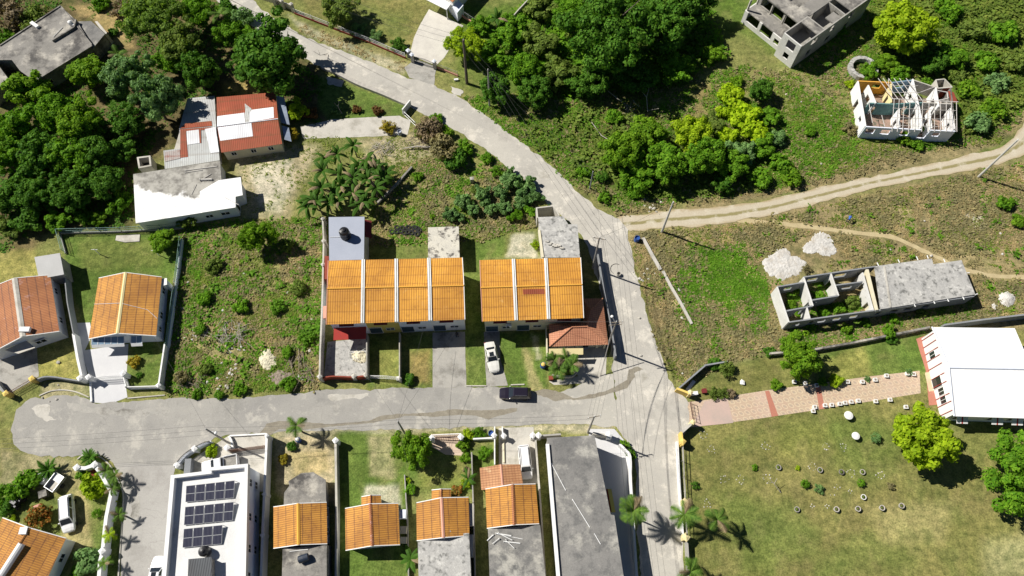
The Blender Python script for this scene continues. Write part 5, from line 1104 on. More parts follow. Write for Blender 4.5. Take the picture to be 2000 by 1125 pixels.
wallrun('wall', 'dark garden wall running up from the ochre entrance wall', [(1327, 757), (1356, 732), (1378, 713), (1420, 706)], 1.2, .22, 'concgrey')
wallrun('wall', 'yellow-capped entrance wall on the lower side of the patterned walk', [(1333, 843), (1352, 826)], 1.5, .25, 'concgrey', posts=[(1354, 824)], post=(.5, .3), postmat='paleyellow', coping='concpale')
r0, _ = wallrun('wall', 'pale yellow corner wall between the road and the church field', [(1331, 845), (1333, 868)], 1.5, .3, 'yellow', posts=[(1334, 862)], post=(.6, .2), postmat='yellow')
wallrun('low_wall', 'low white wall along the right side of the main road', [(1323, 864), (1326, 930), (1330, 990), (1334, 1052)], .55, .3, 'white')
picket('fence', 'double-railed pale fence between yellow pillars along the church field', [(1334, 866), (1337, 930), (1340, 985), (1343, 1048)], 1.2, 'concpale', gap=2.2, r=.03, rails=(.55, 1.0), posts=2.2, postr=.045)
t = thing('fence_pillar', 'square yellow pillar midway along the church field fence', 'pillar', P(1338, 985)); pillar(t, P(1338, 981, 1.6), 1.6, .75, 'paleyellow')
t = thing('fence_pillar', 'square yellow pillar at the lower end of the church field fence', 'pillar', P(1340, 1050)); pillar(t, P(1340, 1049, 1.6), 1.6, .75, 'paleyellow')
wallrun('wall', 'plain concrete wall continuing below the lower yellow pillar', [(1342, 1055), (1347, 1140)], 1.2, .25, 'conc')
picket('gate', 'thin rusty sliding gate standing open at the patterned walk', [(1351, 783), (1357, 818)], 1.2, 'rustbar', 'gate', .5, .02, posts=3, rails=(.1, .5, .98))
wallrun('wall', 'long low dark wall behind the upper church lawn', [(1505, 690), (1590, 682), (1660, 670), (1730, 656), (1815, 639)], .9, .3, 'concdark')
wallrun('wall', 'dark wall behind the white-roofed hall', [(1846, 634), (1920, 624), (2020, 612)], 1.8, .25, 'concgrey')
wallrun('wall', 'tall white boundary wall right of the solar panel building', [(521, 849), (519, 895), (517, 940), (513, 1030), (509, 1140)], 2.1, .3, 'white', posts=[(521, 851), (516, 965), (512, 1045)], post=(.42, .1))
wallrun('low_wall', 'low white wall edging the forecourt of the solar panel building', [(447, 852), (452, 862), (454, 876)], .6, .25, 'white', smooth=3)
wallrun('low_wall', 'thin white kerb wall along the top of the pale forecourt', [(450, 851), (519, 847)], .3, .2, 'white')
picket('gate', 'dark brown lattice sliding gate across the pale forecourt', [(445, 879), (516, 870)], 1.5, 'rustbar', 'gate', .13, .025, posts=40, rails=(.05, .35, .65, .98))
r0, Wp = wallrun('wall', 'curved white corner wall with dark railing by the solar panel building', [(344, 914), (352, 900), (366, 886), (380, 877), (396, 868), (412, 863)], .9, .3, 'bluewhite', posts=[(345, 908), (379, 876), (443, 874)], post=(.6, .6), postmat='white', smooth=4)
m = MB()
for a, b_ in zip(Wp[:-1], Wp[1:]):
    for t_ in (0, .33, .66): x, y = lerp(a, b_, t_); m.tube([(x, y, .9), (x, y, 1.55)], .03, 4)
m.tube([(x, y, 1.5) for x, y in Wp], .035, 5); m.build('railing', M['irondark'], r0)
wallrun('wall', 'grey-white boundary wall left of the lawn plot bungalow', [(655, 860), (657, 985), (656, 1140)], 1.5, .3, 'concpale', posts=[(655, 860)], post=(.6, .4), postmat='white')
wallrun('wall', 'thin dark-capped wall right of the patchy slab bungalow', [(921, 884), (924, 985), (928, 1140)], 1.4, .16, 'conc')
wallrun('wall', 'narrow white wall beside the people carrier drive', [(966, 834), (966, 906)], 1.1, .16, 'white', posts=[(965, 850)], post=(.55, .5), postmat='white')
wallrun('low_wall', 'short white wall and pillar in the middle of the people carrier drive', [(981, 834), (982, 856)], .9, .18, 'white', posts=[(984, 851)], post=(.55, .5), postmat='white')
wallrun('low_wall', 'low tan kerb below the short white wall on the drive', [(983, 860), (984, 902)], .3, .2, 'cream')
wallrun('wall', 'pale wall between the people carrier and the long grey building', [(1046, 857), (1050, 911), (1056, 985), (1066, 1140)], 1.5, .22, 'concpale', posts=[(1041, 850), (1052, 850)], post=(.6, .4), postmat='white')
wallrun('beam_wall', 'grey entrance wall joining the long building to its white gate pillar', [(1054, 851), (1094, 848)], 1.6, .25, 'conc')
wallrun('wall', 'curved white forecourt wall beside the main road', [(1210, 867), (1222, 879), (1231, 892), (1232, 940), (1236, 1000), (1245, 1140)], 1.3, .3, 'white', smooth=3)
wallrun('beam_wall', 'white wall stub with pillar at the top of the white forecourt', [(1160, 846), (1186, 850)], 1.4, .3, 'concpale', posts=[(1190, 849)], post=(.7, .3), postmat='white')
wallrun('wall', 'zigzag white garden wall beside the lane at the bottom left', [(149, 914), (166, 914), (184, 908), (197, 926), (217, 961), (212, 985), (207, 1010), (203, 1045), (200, 1076), (195, 1096), (192, 1140)], 1.6, .45, 'white', posts=[(149, 913), (184, 907), (199, 1076)], post=(.65, .15))
wallrun('low_wall', 'thin grey wall between the lawn plot and the flowering porch bungalow', [(790, 928), (795, 1010), (798, 1140)], .7, .14, 'conc')
wallrun('low_wall', 'dark low wall slanting beside the banana plants', [(738, 394), (770, 363), (803, 326)], .6, .3, 'concdark')
wallrun('wall', 'yard wall of the top house with a dark shadow beside the bush', [(1034, -4), (1014, 17), (994, 40)], 1.8, .2, 'concpale')
picket('fence', 'pale wire fence beside the top house drive', [(893, 14), (936, 42)], 1.6, 'metal', gap=.25, r=.02, posts=2.5, base=(.5, 'salmon'))
picket('gate', 'brown iron gate at the pink paved entrance in the bottom row', [(848, 855), (898, 857)], 1.1, 'rustbar', 'gate', .3, .025, posts=2.3, rails=(.1, .98), arch=.15)
t = thing('gate_pillars', 'pair of white gate pillars at the pink paved entrance', 'pillar', P(870, 857)); pillar(t, P(843, 855, 1.7), 1.7, .6, 'white'); pillar(t, P(900, 853, 1.7), 1.7, .6, 'white')
picket('balustrade', 'white balustrade at the top of the pink paved entrance', [(842, 850), (900, 847)], .7, 'white', 'balustrade', .3, .05, .1, rails=(1.0,), posts=40)
wallrun('low_wall', 'low white wall behind vines beside the pink paved entrance', [(925, 857), (962, 855)], .8, .2, 'white')
# ------------------------------------------------------------------ poles and wires
def pole(label, top, h, mat='polewood', r=.16, arm=0, ang=0, lamp=False):
    p = P(*top, h); root = thing('utility_pole', label, 'utility pole', p); MB().tube([(p[0], p[1], 0), (p[0], p[1], h)], r, 10, r * .65).build('pole_shaft', M[mat], root)
    d = (math.cos(ang), math.sin(ang))
    for k in range(arm):
        z = h - .3 - .9 * k; MB().tube([(p[0] - d[0] * .9, p[1] - d[1] * .9, z), (p[0] + d[0] * .9, p[1] + d[1] * .9, z)], .06, 6).build('crossarm', M['wood'], root)
    m = MB()
    for s in (-.8, 0, .8): m.lathe([(.05, 0), (.07, .08), (.04, .2)], (p[0] + d[0] * s * bool(arm), p[1] + d[1] * s * bool(arm), h - .22 if s else h), 8)
    m.build('insulator', M['white'], root)
    if lamp: o = MB(); q = lamp; o.tube([(p[0], p[1], h - .8), (p[0] + q[0] * .8, p[1] + q[1] * .8, h - .4)], .04, 5); o.build('lamp_arm', M['metal'], root); o = MB(); x, y = p[0] + q[0], p[1] + q[1]; o.lathe([(.12, -.1), (.22, 0), (.16, .14), (.03, .18)], (x, y, h - .4), 10); o.build('lamp_head', M['white'], root)
    return (p[0], p[1], h)
A_ = pole('tall pale pole leaning in view at the dirt track mouth', (1315, 395), 9.0, 'polewhite', .2)
B_ = pole('tall pale pole beside the dirt track at the right edge', (1988, 273), 10.2, 'polewhite', .2)
C_ = pole('grey pole with crossarm beside the tall dark roadside wall', (1171, 464), 10.0, arm=1, ang=-.2)
D_ = pole('grey pole with crossarms and wires by the veranda corner', (1204, 628), 10.0, arm=2, ang=.1, lamp=(-.5, .9))
E_ = pole('grey pole across the street above the long grey building', (1161, 813), 9.0, arm=1, ang=.2)
F_ = pole('short grey pole by the round tree on the bottom verge', (777, 823), 7.0)
G_ = pole('leaning grey pole with white lamp at the solar building corner', (402, 838), 7.5, lamp=(1.2, -.4))
H_ = pole('vine-covered wooden pole beside the upper road', (905, 78), 10.5, 'bark', .28)
I_ = pole('pole with white tip rising from the bushes by the upper road', (953, 136), 9.0, 'polewood', .17)
J_ = pole('slim dark pole in the bushes above the road bend', (1158, 336), 5.0, 'concgrey', .12)
def wire(a, b_, sag, label, group, r=.015, off=(0, 0, 0), off2=None):
    off2 = off2 or off; a = tuple(a[i] + off[i] for i in range(3)); b_ = tuple(b_[i] + off2[i] for i in range(3)); n = 14
    pts = [(*lerp(a, b_, k / n)[:2], lerp(a, b_, k / n)[2] - sag * 4 * (k / n) * (1 - k / n)) for k in range(n + 1)]
    tag(MB().tube(pts, r, 4).build('power_line', M['wire']), label, 'power line', group)
def span(a, b_, n, sag, what, spread=.8, zs=.5):
    d = (v2(b_) - v2(a)).normalized(); nrm = (-d.y, d.x)
    for k in range(n):
        s = (k - (n - 1) / 2) / max(1, (n - 1) / 2) * spread if n > 1 else 0; z = -zs * (k % 3)
        wire(a, b_, sag * (1 + .25 * (k % 3)), f'overhead wire spanning {what}', f'overhead wires spanning {what}', off=(nrm[0] * s, nrm[1] * s, z))
far = lambda x, y, z=9.0: P3(x, y, z)
span(C_, D_, 6, .5, 'the roadside wall between the two crossarm poles', .9); span(D_, E_, 4, .5, 'the street between the veranda pole and the far pole'); span(C_, I_, 3, .8, 'the road bend up to the bushes', .5)
span(I_, H_, 3, .3, 'the two poles in the upper roadside bushes', .5); span(H_, far(480, -70, 10), 3, .8, 'the garden fence along the upper road', .6); span(C_, A_, 1, .5, 'the junction to the pale track pole')
span(D_, far(1262, 1200, 8), 4, .9, 'the lower main road from the veranda pole', 1.0, .4); span(far(1206, 420, 9.5), far(1300, 1200, 9), 3, .6, 'the main road down its right half', .8, .6); span(E_, F_, 2, .7, 'the bottom verge between the short poles', .4); span(F_, G_, 2, .9, 'the side street towards the lamp pole', .4); span(G_, far(-60, 868, 6.5), 3, .6, 'the round end of the side street', .5)
span(D_, J_, 1, .8, 'the bend to the slim dark pole'); span(J_, I_, 2, .6, 'the bushes above the road bend', .4)
for a, b_, w_ in ((F_, P3(827, 642, 4.8), 'from the short pole to the third terrace house'), (F_, P3(652, 636, 5.2), 'from the short pole to the first terrace house'), (G_, P3(299, 655, 2.9), 'from the lamp pole to the awning bungalow'), (D_, P3(1052, 625, 5.0), 'from the veranda pole to the cream terrace'), (F_, P3(893, 640, 4.8), 'from the short pole to the fourth terrace house'), (F_, P3(812, 985, 2.8), 'from the short pole to the flowering porch bungalow')):
    wire(a, b_, .35, f'pale service cable running {w_}', None, .014)
m = MB(); m.tube([(D_[0] - .2, D_[1] - .2, 6), P3(1172, 735, 0)], .05); tag(m.build('stay_wire', M['polewood']), 'slanting stay of the veranda corner pole reaching the ground', 'stay')
# ------------------------------------------------------------------ vehicles
MAT4 = __import__('mathutils').Matrix
def car(label, px, ang, Lc, Wc, Hc, paint, shape, cat='car', name='car'):
    """px = picture place of the middle of the car at half height; ang = heading of the nose"""
    x, y = P(*px, Hc * .5); root = thing(name, label, cat, (0, 0, 0)); h = Lc / 2; hw = Wc / 2; zb = .28
    belt = {'sedan': .92, 'suv': 1.02, 'van': 1.05, 'pickup': 1.05}[shape]
    # body: stations along x (front +), each with half width and deck height
    st = {'sedan': [(-1, .74, .80), (-.95, .88, .93), (-.6, .97, .95), (-.2, 1, .93), (.3, 1, .92), (.6, .97, .86), (.88, .88, .74), (.97, .76, .62), (1, .62, .5)],
          'suv': [(-1, .84, .95), (-.96, .92, 1.04), (-.6, .99, 1.04), (0, 1, 1.02), (.4, 1, 1.0), (.62, .97, .96), (.88, .9, .84), (.97, .8, .72), (1, .66, .6)],
          'van': [(-1, .88, 1.0), (-.97, .94, 1.06), (-.5, 1, 1.06), (.2, 1, 1.04), (.55, .98, 1.0), (.8, .93, .90), (.95, .83, .76), (1, .68, .62)],
          'pickup': [(-1, .92, .95), (-.98, .95, 1.0), (-.5, 1, 1.0), (0, 1, 1.02), (.4, 1, 1.02), (.7, .97, .98), (.93, .9, .88), (1, .74, .68)]}[shape]
    m = MB(); rings = []
    for fx, fw, z in st:
        X_ = fx * h; w_ = fw * hw; rings.append([(X_, -w_ * .86, zb), (X_, -w_, zb + .22), (X_, -w_ * .99, z - .14), (X_, -w_ * .90, z - .02), (X_, -w_ * .45, z + .025), (X_, w_ * .45, z + .025), (X_, w_ * .90, z - .02), (X_, w_ * .99, z - .14), (X_, w_, zb + .22), (X_, w_ * .86, zb)])
    vs = [p for r in rings for p in r]; k = 10; fs = []
    for i in range(len(rings) - 1): fs += [(i * k + j, i * k + (j + 1) % k, (i + 1) * k + (j + 1) % k, (i + 1) * k + j) for j in range(k)]
    fs += [tuple(range(k))[::-1], tuple(range((len(rings) - 1) * k, len(rings) * k))]
    # greenhouse: base at belt line, roof
    gh = {'sedan': (-.66, .36, -.38, .06), 'suv': (-.95, .42, -.80, .12), 'van': (-.95, .62, -.84, .34), 'pickup': (-.22, .48, -.16, .2)}[shape]
    b0, b1, r0, r1 = [g * h for g in gh]; bw, rw = hw * .90, hw * .74; zt = Hc
    A = [(b0, -bw, belt - .03), (b1, -bw, belt - .06), (b1, bw, belt - .06), (b0, bw, belt - .03)]; T = [(r0, -rw, zt - .06), (r1, -rw, zt - .07), (r1, rw, zt - .07), (r0, rw, zt - .06)]
    T2 = [(r0 + .12, -rw * .84, zt), (r1 - .12, -rw * .84, zt), (r1 - .12, rw * .84, zt), (r0 + .12, rw * .84, zt)]
    o = len(vs); vs += A + T + T2; fs += [(o + i, o + (i + 1) % 4, o + 4 + (i + 1) % 4, o + 4 + i) for i in range(4)] + [(o + 4 + i, o + 4 + (i + 1) % 4, o + 8 + (i + 1) % 4, o + 8 + i) for i in range(4)] + [(o + 8, o + 9, o + 10, o + 11)]
    m.add(vs, fs); body = m.build('body', M[paint], root)
    def glass(nm, i, j, s0, s1, t0, t1):
        a, b_, c, d = Vector(A[i]), Vector(A[j]), Vector(T[j]), Vector(T[i]); g = lambda s, t: a.lerp(b_, s).lerp(d.lerp(c, s), t); q = [g(s0, t0), g(s1, t0), g(s1, t1), g(s0, t1)]
        n = (q[1] - q[0]).cross(q[3] - q[0]).normalized(); ce = Vector((0, 0, .9)); n = n if n.dot(q[0] - ce) > 0 else -n
        MB().hexa([tuple(p) for p in q], [tuple(p + n * .012) for p in q]).build(nm, M['glass'], root)
    glass('windscreen', 1, 2, .05, .95, .1, .96); glass('rear_window', 3, 0, .08, .92, .22, .92)
    for i, j in ((0, 1), (2, 3)):
        for s0, s1 in (((.06, .48), (.52, .92)) if shape != 'pickup' else ((.1, .9),)): glass('side_window', i, j, s0, s1, .15, .9)
    for sx in (-.62, .62):
        for sy in (-1, 1):
            wh = thing('wheel', None, None, (sx * h, sy * (hw - .12), .32)); wh.parent = root
            if 'kind' in wh: del wh['kind']
            t = MB().lathe([(.2, -.11), (.3, -.11), (.32, -.06), (.32, .06), (.3, .11), (.2, .11)], n=20).build('tyre', M['rubber']); rm = MB().lathe([(.21, -.08), (.21, .09), (.05, .1)], n=14).build('rim', M['rim'])
            for q in (t, rm): q.parent = wh; q.rotation_euler = (math.pi / 2 * -sy, 0, 0)
    zf, zr = st[-2][2] - .1, st[1][2] - .16
    for s in (-1, 1):
        MB().hexa([(h * .90, s * hw * .84, zf - .06), (h * .985, s * hw * .60, zf - .06), (h * .99, s * hw * .52, zf - .06), (h * .88, s * hw * .70, zf - .06)], [(h * .89, s * hw * .84, zf + .1), (h * .965, s * hw * .62, zf + .07), (h * .97, s * hw * .52, zf + .06), (h * .86, s * hw * .70, zf + .13)]).build('headlight', M['lamp'], root)
        MB().box(-h * 1.0 - .01, s * hw * .72 - .12, zr - .1, -h * .95, s * hw * .72 + .12, zr + .1).build('tail_light', M['tail'], root, bevel=.02)
        MB().box(b1 * .72 - .06, s * (hw + .03) - .09, belt + .0, b1 * .72 + .08, s * (hw + .03) + .09, belt + .15).build('wing_mirror', M[paint], root, bevel=.03)
        for hx in (-.1, .25): MB().box(hx * h - .08, s * hw * 1.0 - .015, belt - .2, hx * h + .08, s * hw * 1.0 + .02, belt - .17).build('door_handle', M['rim'], root)
    if shape in ('suv', 'van'):
        for s in (-1, 1): MB().tube([(r0 + .15, s * rw * .86, zt + .03), (r1 - .2, s * rw * .86, zt + .02)], .025, 5).build('roof_rail', M['rim' if paint != 'paintwhite' else 'blackplastic'], root)
    if shape == 'sedan': MB().box(r0 + .35 * (r1 - r0) + .02, -rw * .5, zt - .03, r0 + .35 * (r1 - r0) + .62, rw * .5, zt + .008).build('sunroof', M['glass'], root)
    if shape == 'pickup':
        MB().box(-h * .97, -hw * .80, .98, -h * .26, hw * .80, 1.035).build('load_bed', M['concdark'], root)
        for a, b_ in (((-h * .98, -hw * .9), (-h * .24, -hw * .9)), ((-h * .98, hw * .9), (-h * .24, hw * .9)), ((-h * .98, -hw * .9), (-h * .98, hw * .9))): MB().bar(a, b_, .09, .9, 1.36).build('bed_side', M[paint], root)
    MB().box(h * .955, -.26, .42, h * 1.005, .26, .53).build('number_plate', M['white'], root); MB().box(-h * 1.005, -.26, .55, -h * .97, .26, .66).build('number_plate', M['white'], root)
    root.location = (x, y, 0); root.rotation_euler = (0, 0, ang)
    return root
def heading(a, b_): p, q = P(*a, .8), P(*b_, .8); return math.atan2(q[1] - p[1], q[0] - p[0])
car('pearl white saloon with sunroof parked on the grey drive', (961, 697), heading((966, 722), (956, 672)) + math.pi, 4.7, 1.75, 1.42, 'paintcream', 'sedan')
car('dark plum people carrier parked at the kerb of the side street', (1006, 768), heading((1038, 769), (976, 768)), 4.5, 1.75, 1.6, 'paintblack', 'suv')
car('white people carrier parked beside the tiled carport', (1026, 902), heading((1023, 872), (1030, 934)), 4.6, 1.72, 1.65, 'paintwhite', 'van')
car('white people carrier parked in the bottom left yard', (131, 1003), heading((130, 970), (134, 1036)), 4.9, 1.8, 1.65, 'paintwhite', 'van')
car('white car cut by the bottom edge on the lane', (305, 1120), heading((301, 1150), (311, 1092)), 4.3, 1.72, 1.45, 'paintwhite', 'sedan')
car('white pickup with open bed in the forecourt of the solar panel building', (429, 906), heading((466, 900), (394, 916)), 5.0, 1.7, 1.7, 'paintwhite', 'pickup', 'pickup')
def trailer():
    c = P(108, 942, .8); root = thing('trailer', 'small grey box trailer with open tray in the bottom left yard', 'trailer', (0, 0, 0))
    MB().box(-1.1, -.75, .55, 1.1, .75, .62).build('tray_floor', M['concpale'], root)
    for a, b_ in (((-1.1, -.75), (1.1, -.75)), ((-1.1, .75), (1.1, .75)), ((-1.1, -.8), (-1.1, .8)), ((1.1, -.8), (1.1, .8))): MB().bar(a, b_, .07, .5, 1.15).build('tray_side', M['metal'], root)
    MB().tube([(1.1, -.4, .5), (2.1, 0, .45), (1.1, .4, .5)], .05).build('draw_bar', M['irondark'], root)
    for s in (-1, 1): o = MB().lathe([(.18, -.1), (.3, -.1), (.32, 0), (.3, .1), (.18, .1)], n=16).build('wheel', M['rubber'], root); o.location = (0, s * .9, .32); o.rotation_euler = (math.pi / 2, 0, 0); o.matrix_parent_inverse = MAT4()
    MB().prism([(.1, -.7), (1.05, -.7), (1.05, .7), (.1, .7)], .63, .9).build('load', M['white'], root)
    root.location = (c[0], c[1], 0); root.rotation_euler = (0, 0, math.radians(62))
trailer()
# ------------------------------------------------------------------ people
def person(label, base, joints, cols, scale=1.0, rot=0.0, headc='hair'):
    """one skinned body; joints: name -> (x, y, z, radius, parent)"""
    names = list(joints); me = bpy.data.meshes.new('person'); vs = [joints[n][:3] for n in names]; es = [(names.index(joints[n][4]), i) for i, n in enumerate(names) if joints[n][4]]
    rad = [joints[n][3] for n in names]
    for side, s in (('l', 1), ('r', -1)):                       # hands: five fingers each
        w_ = Vector(joints['hand_' + side][:3]); e = Vector(joints['elbow_' + side][:3]); d = (w_ - e).normalized(); sd = d.orthogonal().normalized(); hi = names.index('hand_' + side)
        for k, (o_, l_) in enumerate(((-.035, .075), (-.012, .09), (.012, .088), (.033, .07), (.05, .045))):
            a = w_ + d * .05 + sd * o_; vs += [tuple(a), tuple(a + d * l_ * .6), tuple(a + d * l_ + Vector((0, 0, -.015)))]; rad += [.012, .010, .008]; n = len(vs); es += [(hi, n - 3), (n - 3, n - 2), (n - 2, n - 1)]
    me.from_pydata(vs, es, []); o = bpy.data.objects.new('person', me); C.objects.link(o); md = o.modifiers.new('skin', 'SKIN'); md.use_smooth_shade = True
    for i, v in enumerate(me.skin_vertices[0].data): v.radius = (rad[i], rad[i] * (.8 if i and rad[i] > .1 else 1)); v.use_root = (i == 0)
    o.modifiers.new('sub', 'SUBSURF').levels = 1
    dg = bpy.context.evaluated_depsgraph_get(); ev = o.evaluated_get(dg); bm = bpy.data.meshes.new_from_object(ev); o.modifiers.clear(); o.data = bm
    for k in ('skin', cols[0], cols[1]): bm.materials.append(M[k])
    hip = Vector(joints['pelvis'][:3]); nk = Vector(joints['neck'][:3]); segs = {'shirt': [('pelvis', 'chest'), ('chest', 'neck'), ('sh_l', 'elbow_l'), ('sh_r', 'elbow_r'), ('chest', 'sh_l'), ('chest', 'sh_r')], 'legs': [('pelvis', 'hip_l'), ('pelvis', 'hip_r'), ('hip_l', 'knee_l'), ('hip_r', 'knee_r'), ('knee_l', 'foot_l'), ('knee_r', 'foot_r')], 'skin': [('neck', 'head'), ('elbow_l', 'hand_l'), ('elbow_r', 'hand_r')]}
    def sd_(p, a, b_): a, b_ = Vector(joints[a][:3]), Vector(joints[b_][:3]); t = max(0, min(1, (p - a).dot(b_ - a) / ((b_ - a).length_squared + 1e-9))); return (p - a.lerp(b_, t)).length
    for f in bm.polygons:
        best = min(((sd_(f.center, *sg), k) for k, ss in segs.items() for sg in ss))[1]; f.material_index = {'skin': 0, 'shirt': 1, 'legs': 2}[best]
    hd = Vector(joints['head'][:3]); up = (hd - nk).normalized(); hr = MB(); hr.lathe([(.085, -.02), (.115, .03), (.11, .09), (.06, .135), (.01, .145)], n=14)
    ho = hr.build('hair', M[headc], o, smooth=True); ho.matrix_parent_inverse = MAT4(); ho.location = hd; ho.rotation_euler = up.to_track_quat('Z', 'Y').to_euler()
    fc = MB(); fwd = Vector((1, 0, 0)); fc.lathe([(.012, 0), (.02, .02), (.004, .05)], n=6); fo = fc.build('nose', M['skin'], o); fo.matrix_parent_inverse = MAT4(); fo.location = hd + fwd * .09; fo.rotation_euler = (0, math.pi / 2, 0)
    o.location = (base[0], base[1], 0); o.rotation_euler = (0, 0, rot); o.scale = (scale,) * 3
    return tag(o, label, 'person')
STAND = dict(pelvis=(0, 0, .95, .14, None), chest=(.02, 0, 1.28, .16, 'pelvis'), neck=(.02, 0, 1.5, .06, 'chest'), head=(.05, 0, 1.66, .10, 'neck'), hip_l=(0, .10, .9, .10, 'pelvis'), hip_r=(0, -.10, .9, .10, 'pelvis'), knee_l=(.03, .11, .5, .07, 'hip_l'), knee_r=(.03, -.11, .5, .07, 'hip_r'), foot_l=(-.02, .12, .06, .05, 'knee_l'), foot_r=(-.02, -.12, .06, .05, 'knee_r'), toe_l=(.17, .13, .04, .04, 'foot_l'), toe_r=(.17, -.13, .04, .04, 'foot_r'),
    sh_l=(.0, .2, 1.42, .07, 'chest'), sh_r=(.0, -.2, 1.42, .07, 'chest'), elbow_l=(.0, .27, 1.13, .045, 'sh_l'), elbow_r=(.0, -.27, 1.13, .045, 'sh_r'), hand_l=(.08, .28, .88, .035, 'elbow_l'), hand_r=(.08, -.28, .88, .035, 'elbow_r'))
BEND = dict(STAND); BEND.update(pelvis=(-.1, 0, .88, .14, None), chest=(.22, 0, 1.08, .17, 'pelvis'), neck=(.42, 0, 1.16, .06, 'chest'), head=(.57, 0, 1.17, .10, 'neck'), hip_l=(-.1, .10, .84, .10, 'pelvis'), hip_r=(-.1, -.10, .84, .10, 'pelvis'), knee_l=(.06, .13, .48, .07, 'hip_l'), knee_r=(.0, -.13, .47, .07, 'hip_r'),
    sh_l=(.32, .2, 1.08, .07, 'chest'), sh_r=(.32, -.2, 1.08, .07, 'chest'), elbow_l=(.42, .25, .82, .045, 'sh_l'), elbow_r=(.42, -.25, .82, .045, 'sh_r'), hand_l=(.55, .16, .6, .035, 'elbow_l'), hand_r=(.55, -.16, .6, .035, 'elbow_r'))
person('person in a blue shirt bending over in the dry field below the track', P(1656, 431, .4), BEND, ('shirtblue', 'jean'), 1.08, math.radians(60))
person('person in dark clothes standing at the front of the end terrace house', P(893, 655, .4), STAND, ('shirtdark', 'shirtdark'), 1.0, -1.5)
# ------------------------------------------------------------------ small things
def drum(px, label, mat, r=.32, h=.9, lid=None):
    x, y = P(*px, h); root = thing('drum', label, 'drum', (x, y, 0)); MB().lathe([(r * .9, 0), (r, .03), (r, h * .3), (r * 1.05, h * .33), (r, h * .36), (r, h * .62), (r * 1.05, h * .66), (r, h * .7), (r, h), (r * .9, h), (r * .88, h * .75)], (x, y, 0), 18).build('drum_body', M[mat], root)
    if lid: MB().lathe([(r * .8, 0), (r * .7, .2), (r * .3, .3)], (x, y, h), 12).build('contents', M[lid], root)
drum((1245, 464), 'blue drum on the verge at the head of the broken cream wall', 'bluebin', .42, 1.0); drum((959, 845), 'blue drum beside the drive pillars', 'bluebin', .36); drum((1061, 712), 'blue drum with yellow bag beside the small palms', 'bluebin', .4, .9, 'yellow'); drum((780, 256), 'blue-white drum beside the golden bush', 'annexroof', .35); drum((581, 858), 'white-topped blue drum in the sandy plot', 'bluebin', .35, .9, 'white'); drum((78, 934), 'white round tank beside the grey trailer', 'white', .7, 1.1)
def pot(px, label, mat, r=.45, h=.55, leaf=None, grp=None, nm='planter'):
    x, y = P(*px, h * .6); root = thing(nm, label, 'planter', (x, y, 0), grp); MB().lathe([(r * .7, 0), (r * .85, h * .3), (r, h * .9), (r * 1.05, h), (r * .8, h), (r * .78, h * .85)], (x, y, 0), 14).build('pot', M[mat], root); MB().lathe([(r * .79, 0), (r * .5, .02)], (x, y, h * .86), 12).build('soil', M['soil'], root)
    if leaf:
        o = bpy.data.objects.new('plant', PRO_BUSH); C.objects.link(o); o.parent = root; o.location = (0, 0, h * .5); o.scale = (r * .9,) * 3; o.material_slots[0].link = 'OBJECT'; o.material_slots[0].material = L[leaf]
def sbush():
    rs = np.random.RandomState(3); d = rs.normal(size=(60, 3)); d[:, 2] = abs(d[:, 2]); d /= np.linalg.norm(d, axis=1)[:, None]; m = MB()
    for p in d:
        v = Vector(p) * rs.uniform(.4, 1); a = v.orthogonal().normalized() * .2; b_ = v.cross(a).normalized() * .3; m.add([v - a, v - b_, v + a, v + b_], [(0, 1, 2, 3)])
    me = bpy.data.meshes.new('plant'); me.from_pydata(m.v, [], m.f); me.materials.append(L['mid']); return me
PRO_BUSH = sbush(); ORD = ['first', 'second', 'third', 'fourth', 'fifth', 'sixth', 'seventh', 'eighth', 'ninth', 'tenth', 'eleventh', 'twelfth', 'thirteenth']
def sqpot(px, label, grp, s=.27, h=.42):
    x, y = P(*px, h * .6); root = thing('planter', label, 'planter', (x, y, 0), grp); m = MB(); a, b_ = s * .8, s
    m.hexa([(x - a, y - a, 0), (x + a, y - a, 0), (x + a, y + a, 0), (x - a, y + a, 0)], [(x - b_, y - b_, h), (x + b_, y - b_, h), (x + b_, y + b_, h), (x - b_, y + b_, h)]); m.build('pot', M['white'], root); MB().box(x - s * .6, y - s * .6, h - .02, x + s * .6, y + s * .6, h + .012).build('soil', M['wood'], root)
for i, p in enumerate([(1551, 746), (1572, 749), (1595, 753), (1655, 746), (1684, 746), (1709, 742), (1731, 734), (1772, 730), (1784, 731)]): sqpot(p, f'white square planter, {ORD[i]} from the left along the upper edge of the walk', 'white planters along the patterned walk')
for i, p in enumerate([(1591, 795), (1588, 803), (1611, 792), (1624, 791), (1640, 789), (1650, 787), (1662, 785), (1676, 783), (1710, 784), (1738, 781), (1769, 795)]): sqpot(p, f'white square planter, {ORD[i]} from the left along the lower edge of the walk', 'white planters along the patterned walk')
for i, (p, lab) in enumerate([((1633, 995), 'leftmost white tub in the row of four in the church field'), ((1675, 994), 'second white tub in the row of four in the church field'), ((1722, 992), 'third white tub in the row of four in the church field'), ((1760, 988), 'rightmost white tub in the row of four in the church field')]): pot(p, lab, 'concpale', .36, .5, 'olive', 'white tubs in the church field')
for p, lab, mt in [((1520, 913), 'weathered round tub at the upper left of the church field', 'conc'), ((1601, 918), 'wide weathered tub with dry plants in the church field', 'conc'), ((1643, 922), 'dark tub in the middle row of the church field', 'concdark'), ((1684, 922), 'pale tub in the middle row of the church field', 'concpale'), ((1556, 995), 'grey tub at the left end of the lowest stone row', 'conc'), ((1686, 971), 'white ring-shaped tub above the row of four white tubs', 'white')]: pot(p, lab, mt, .36, .35, 'olive')
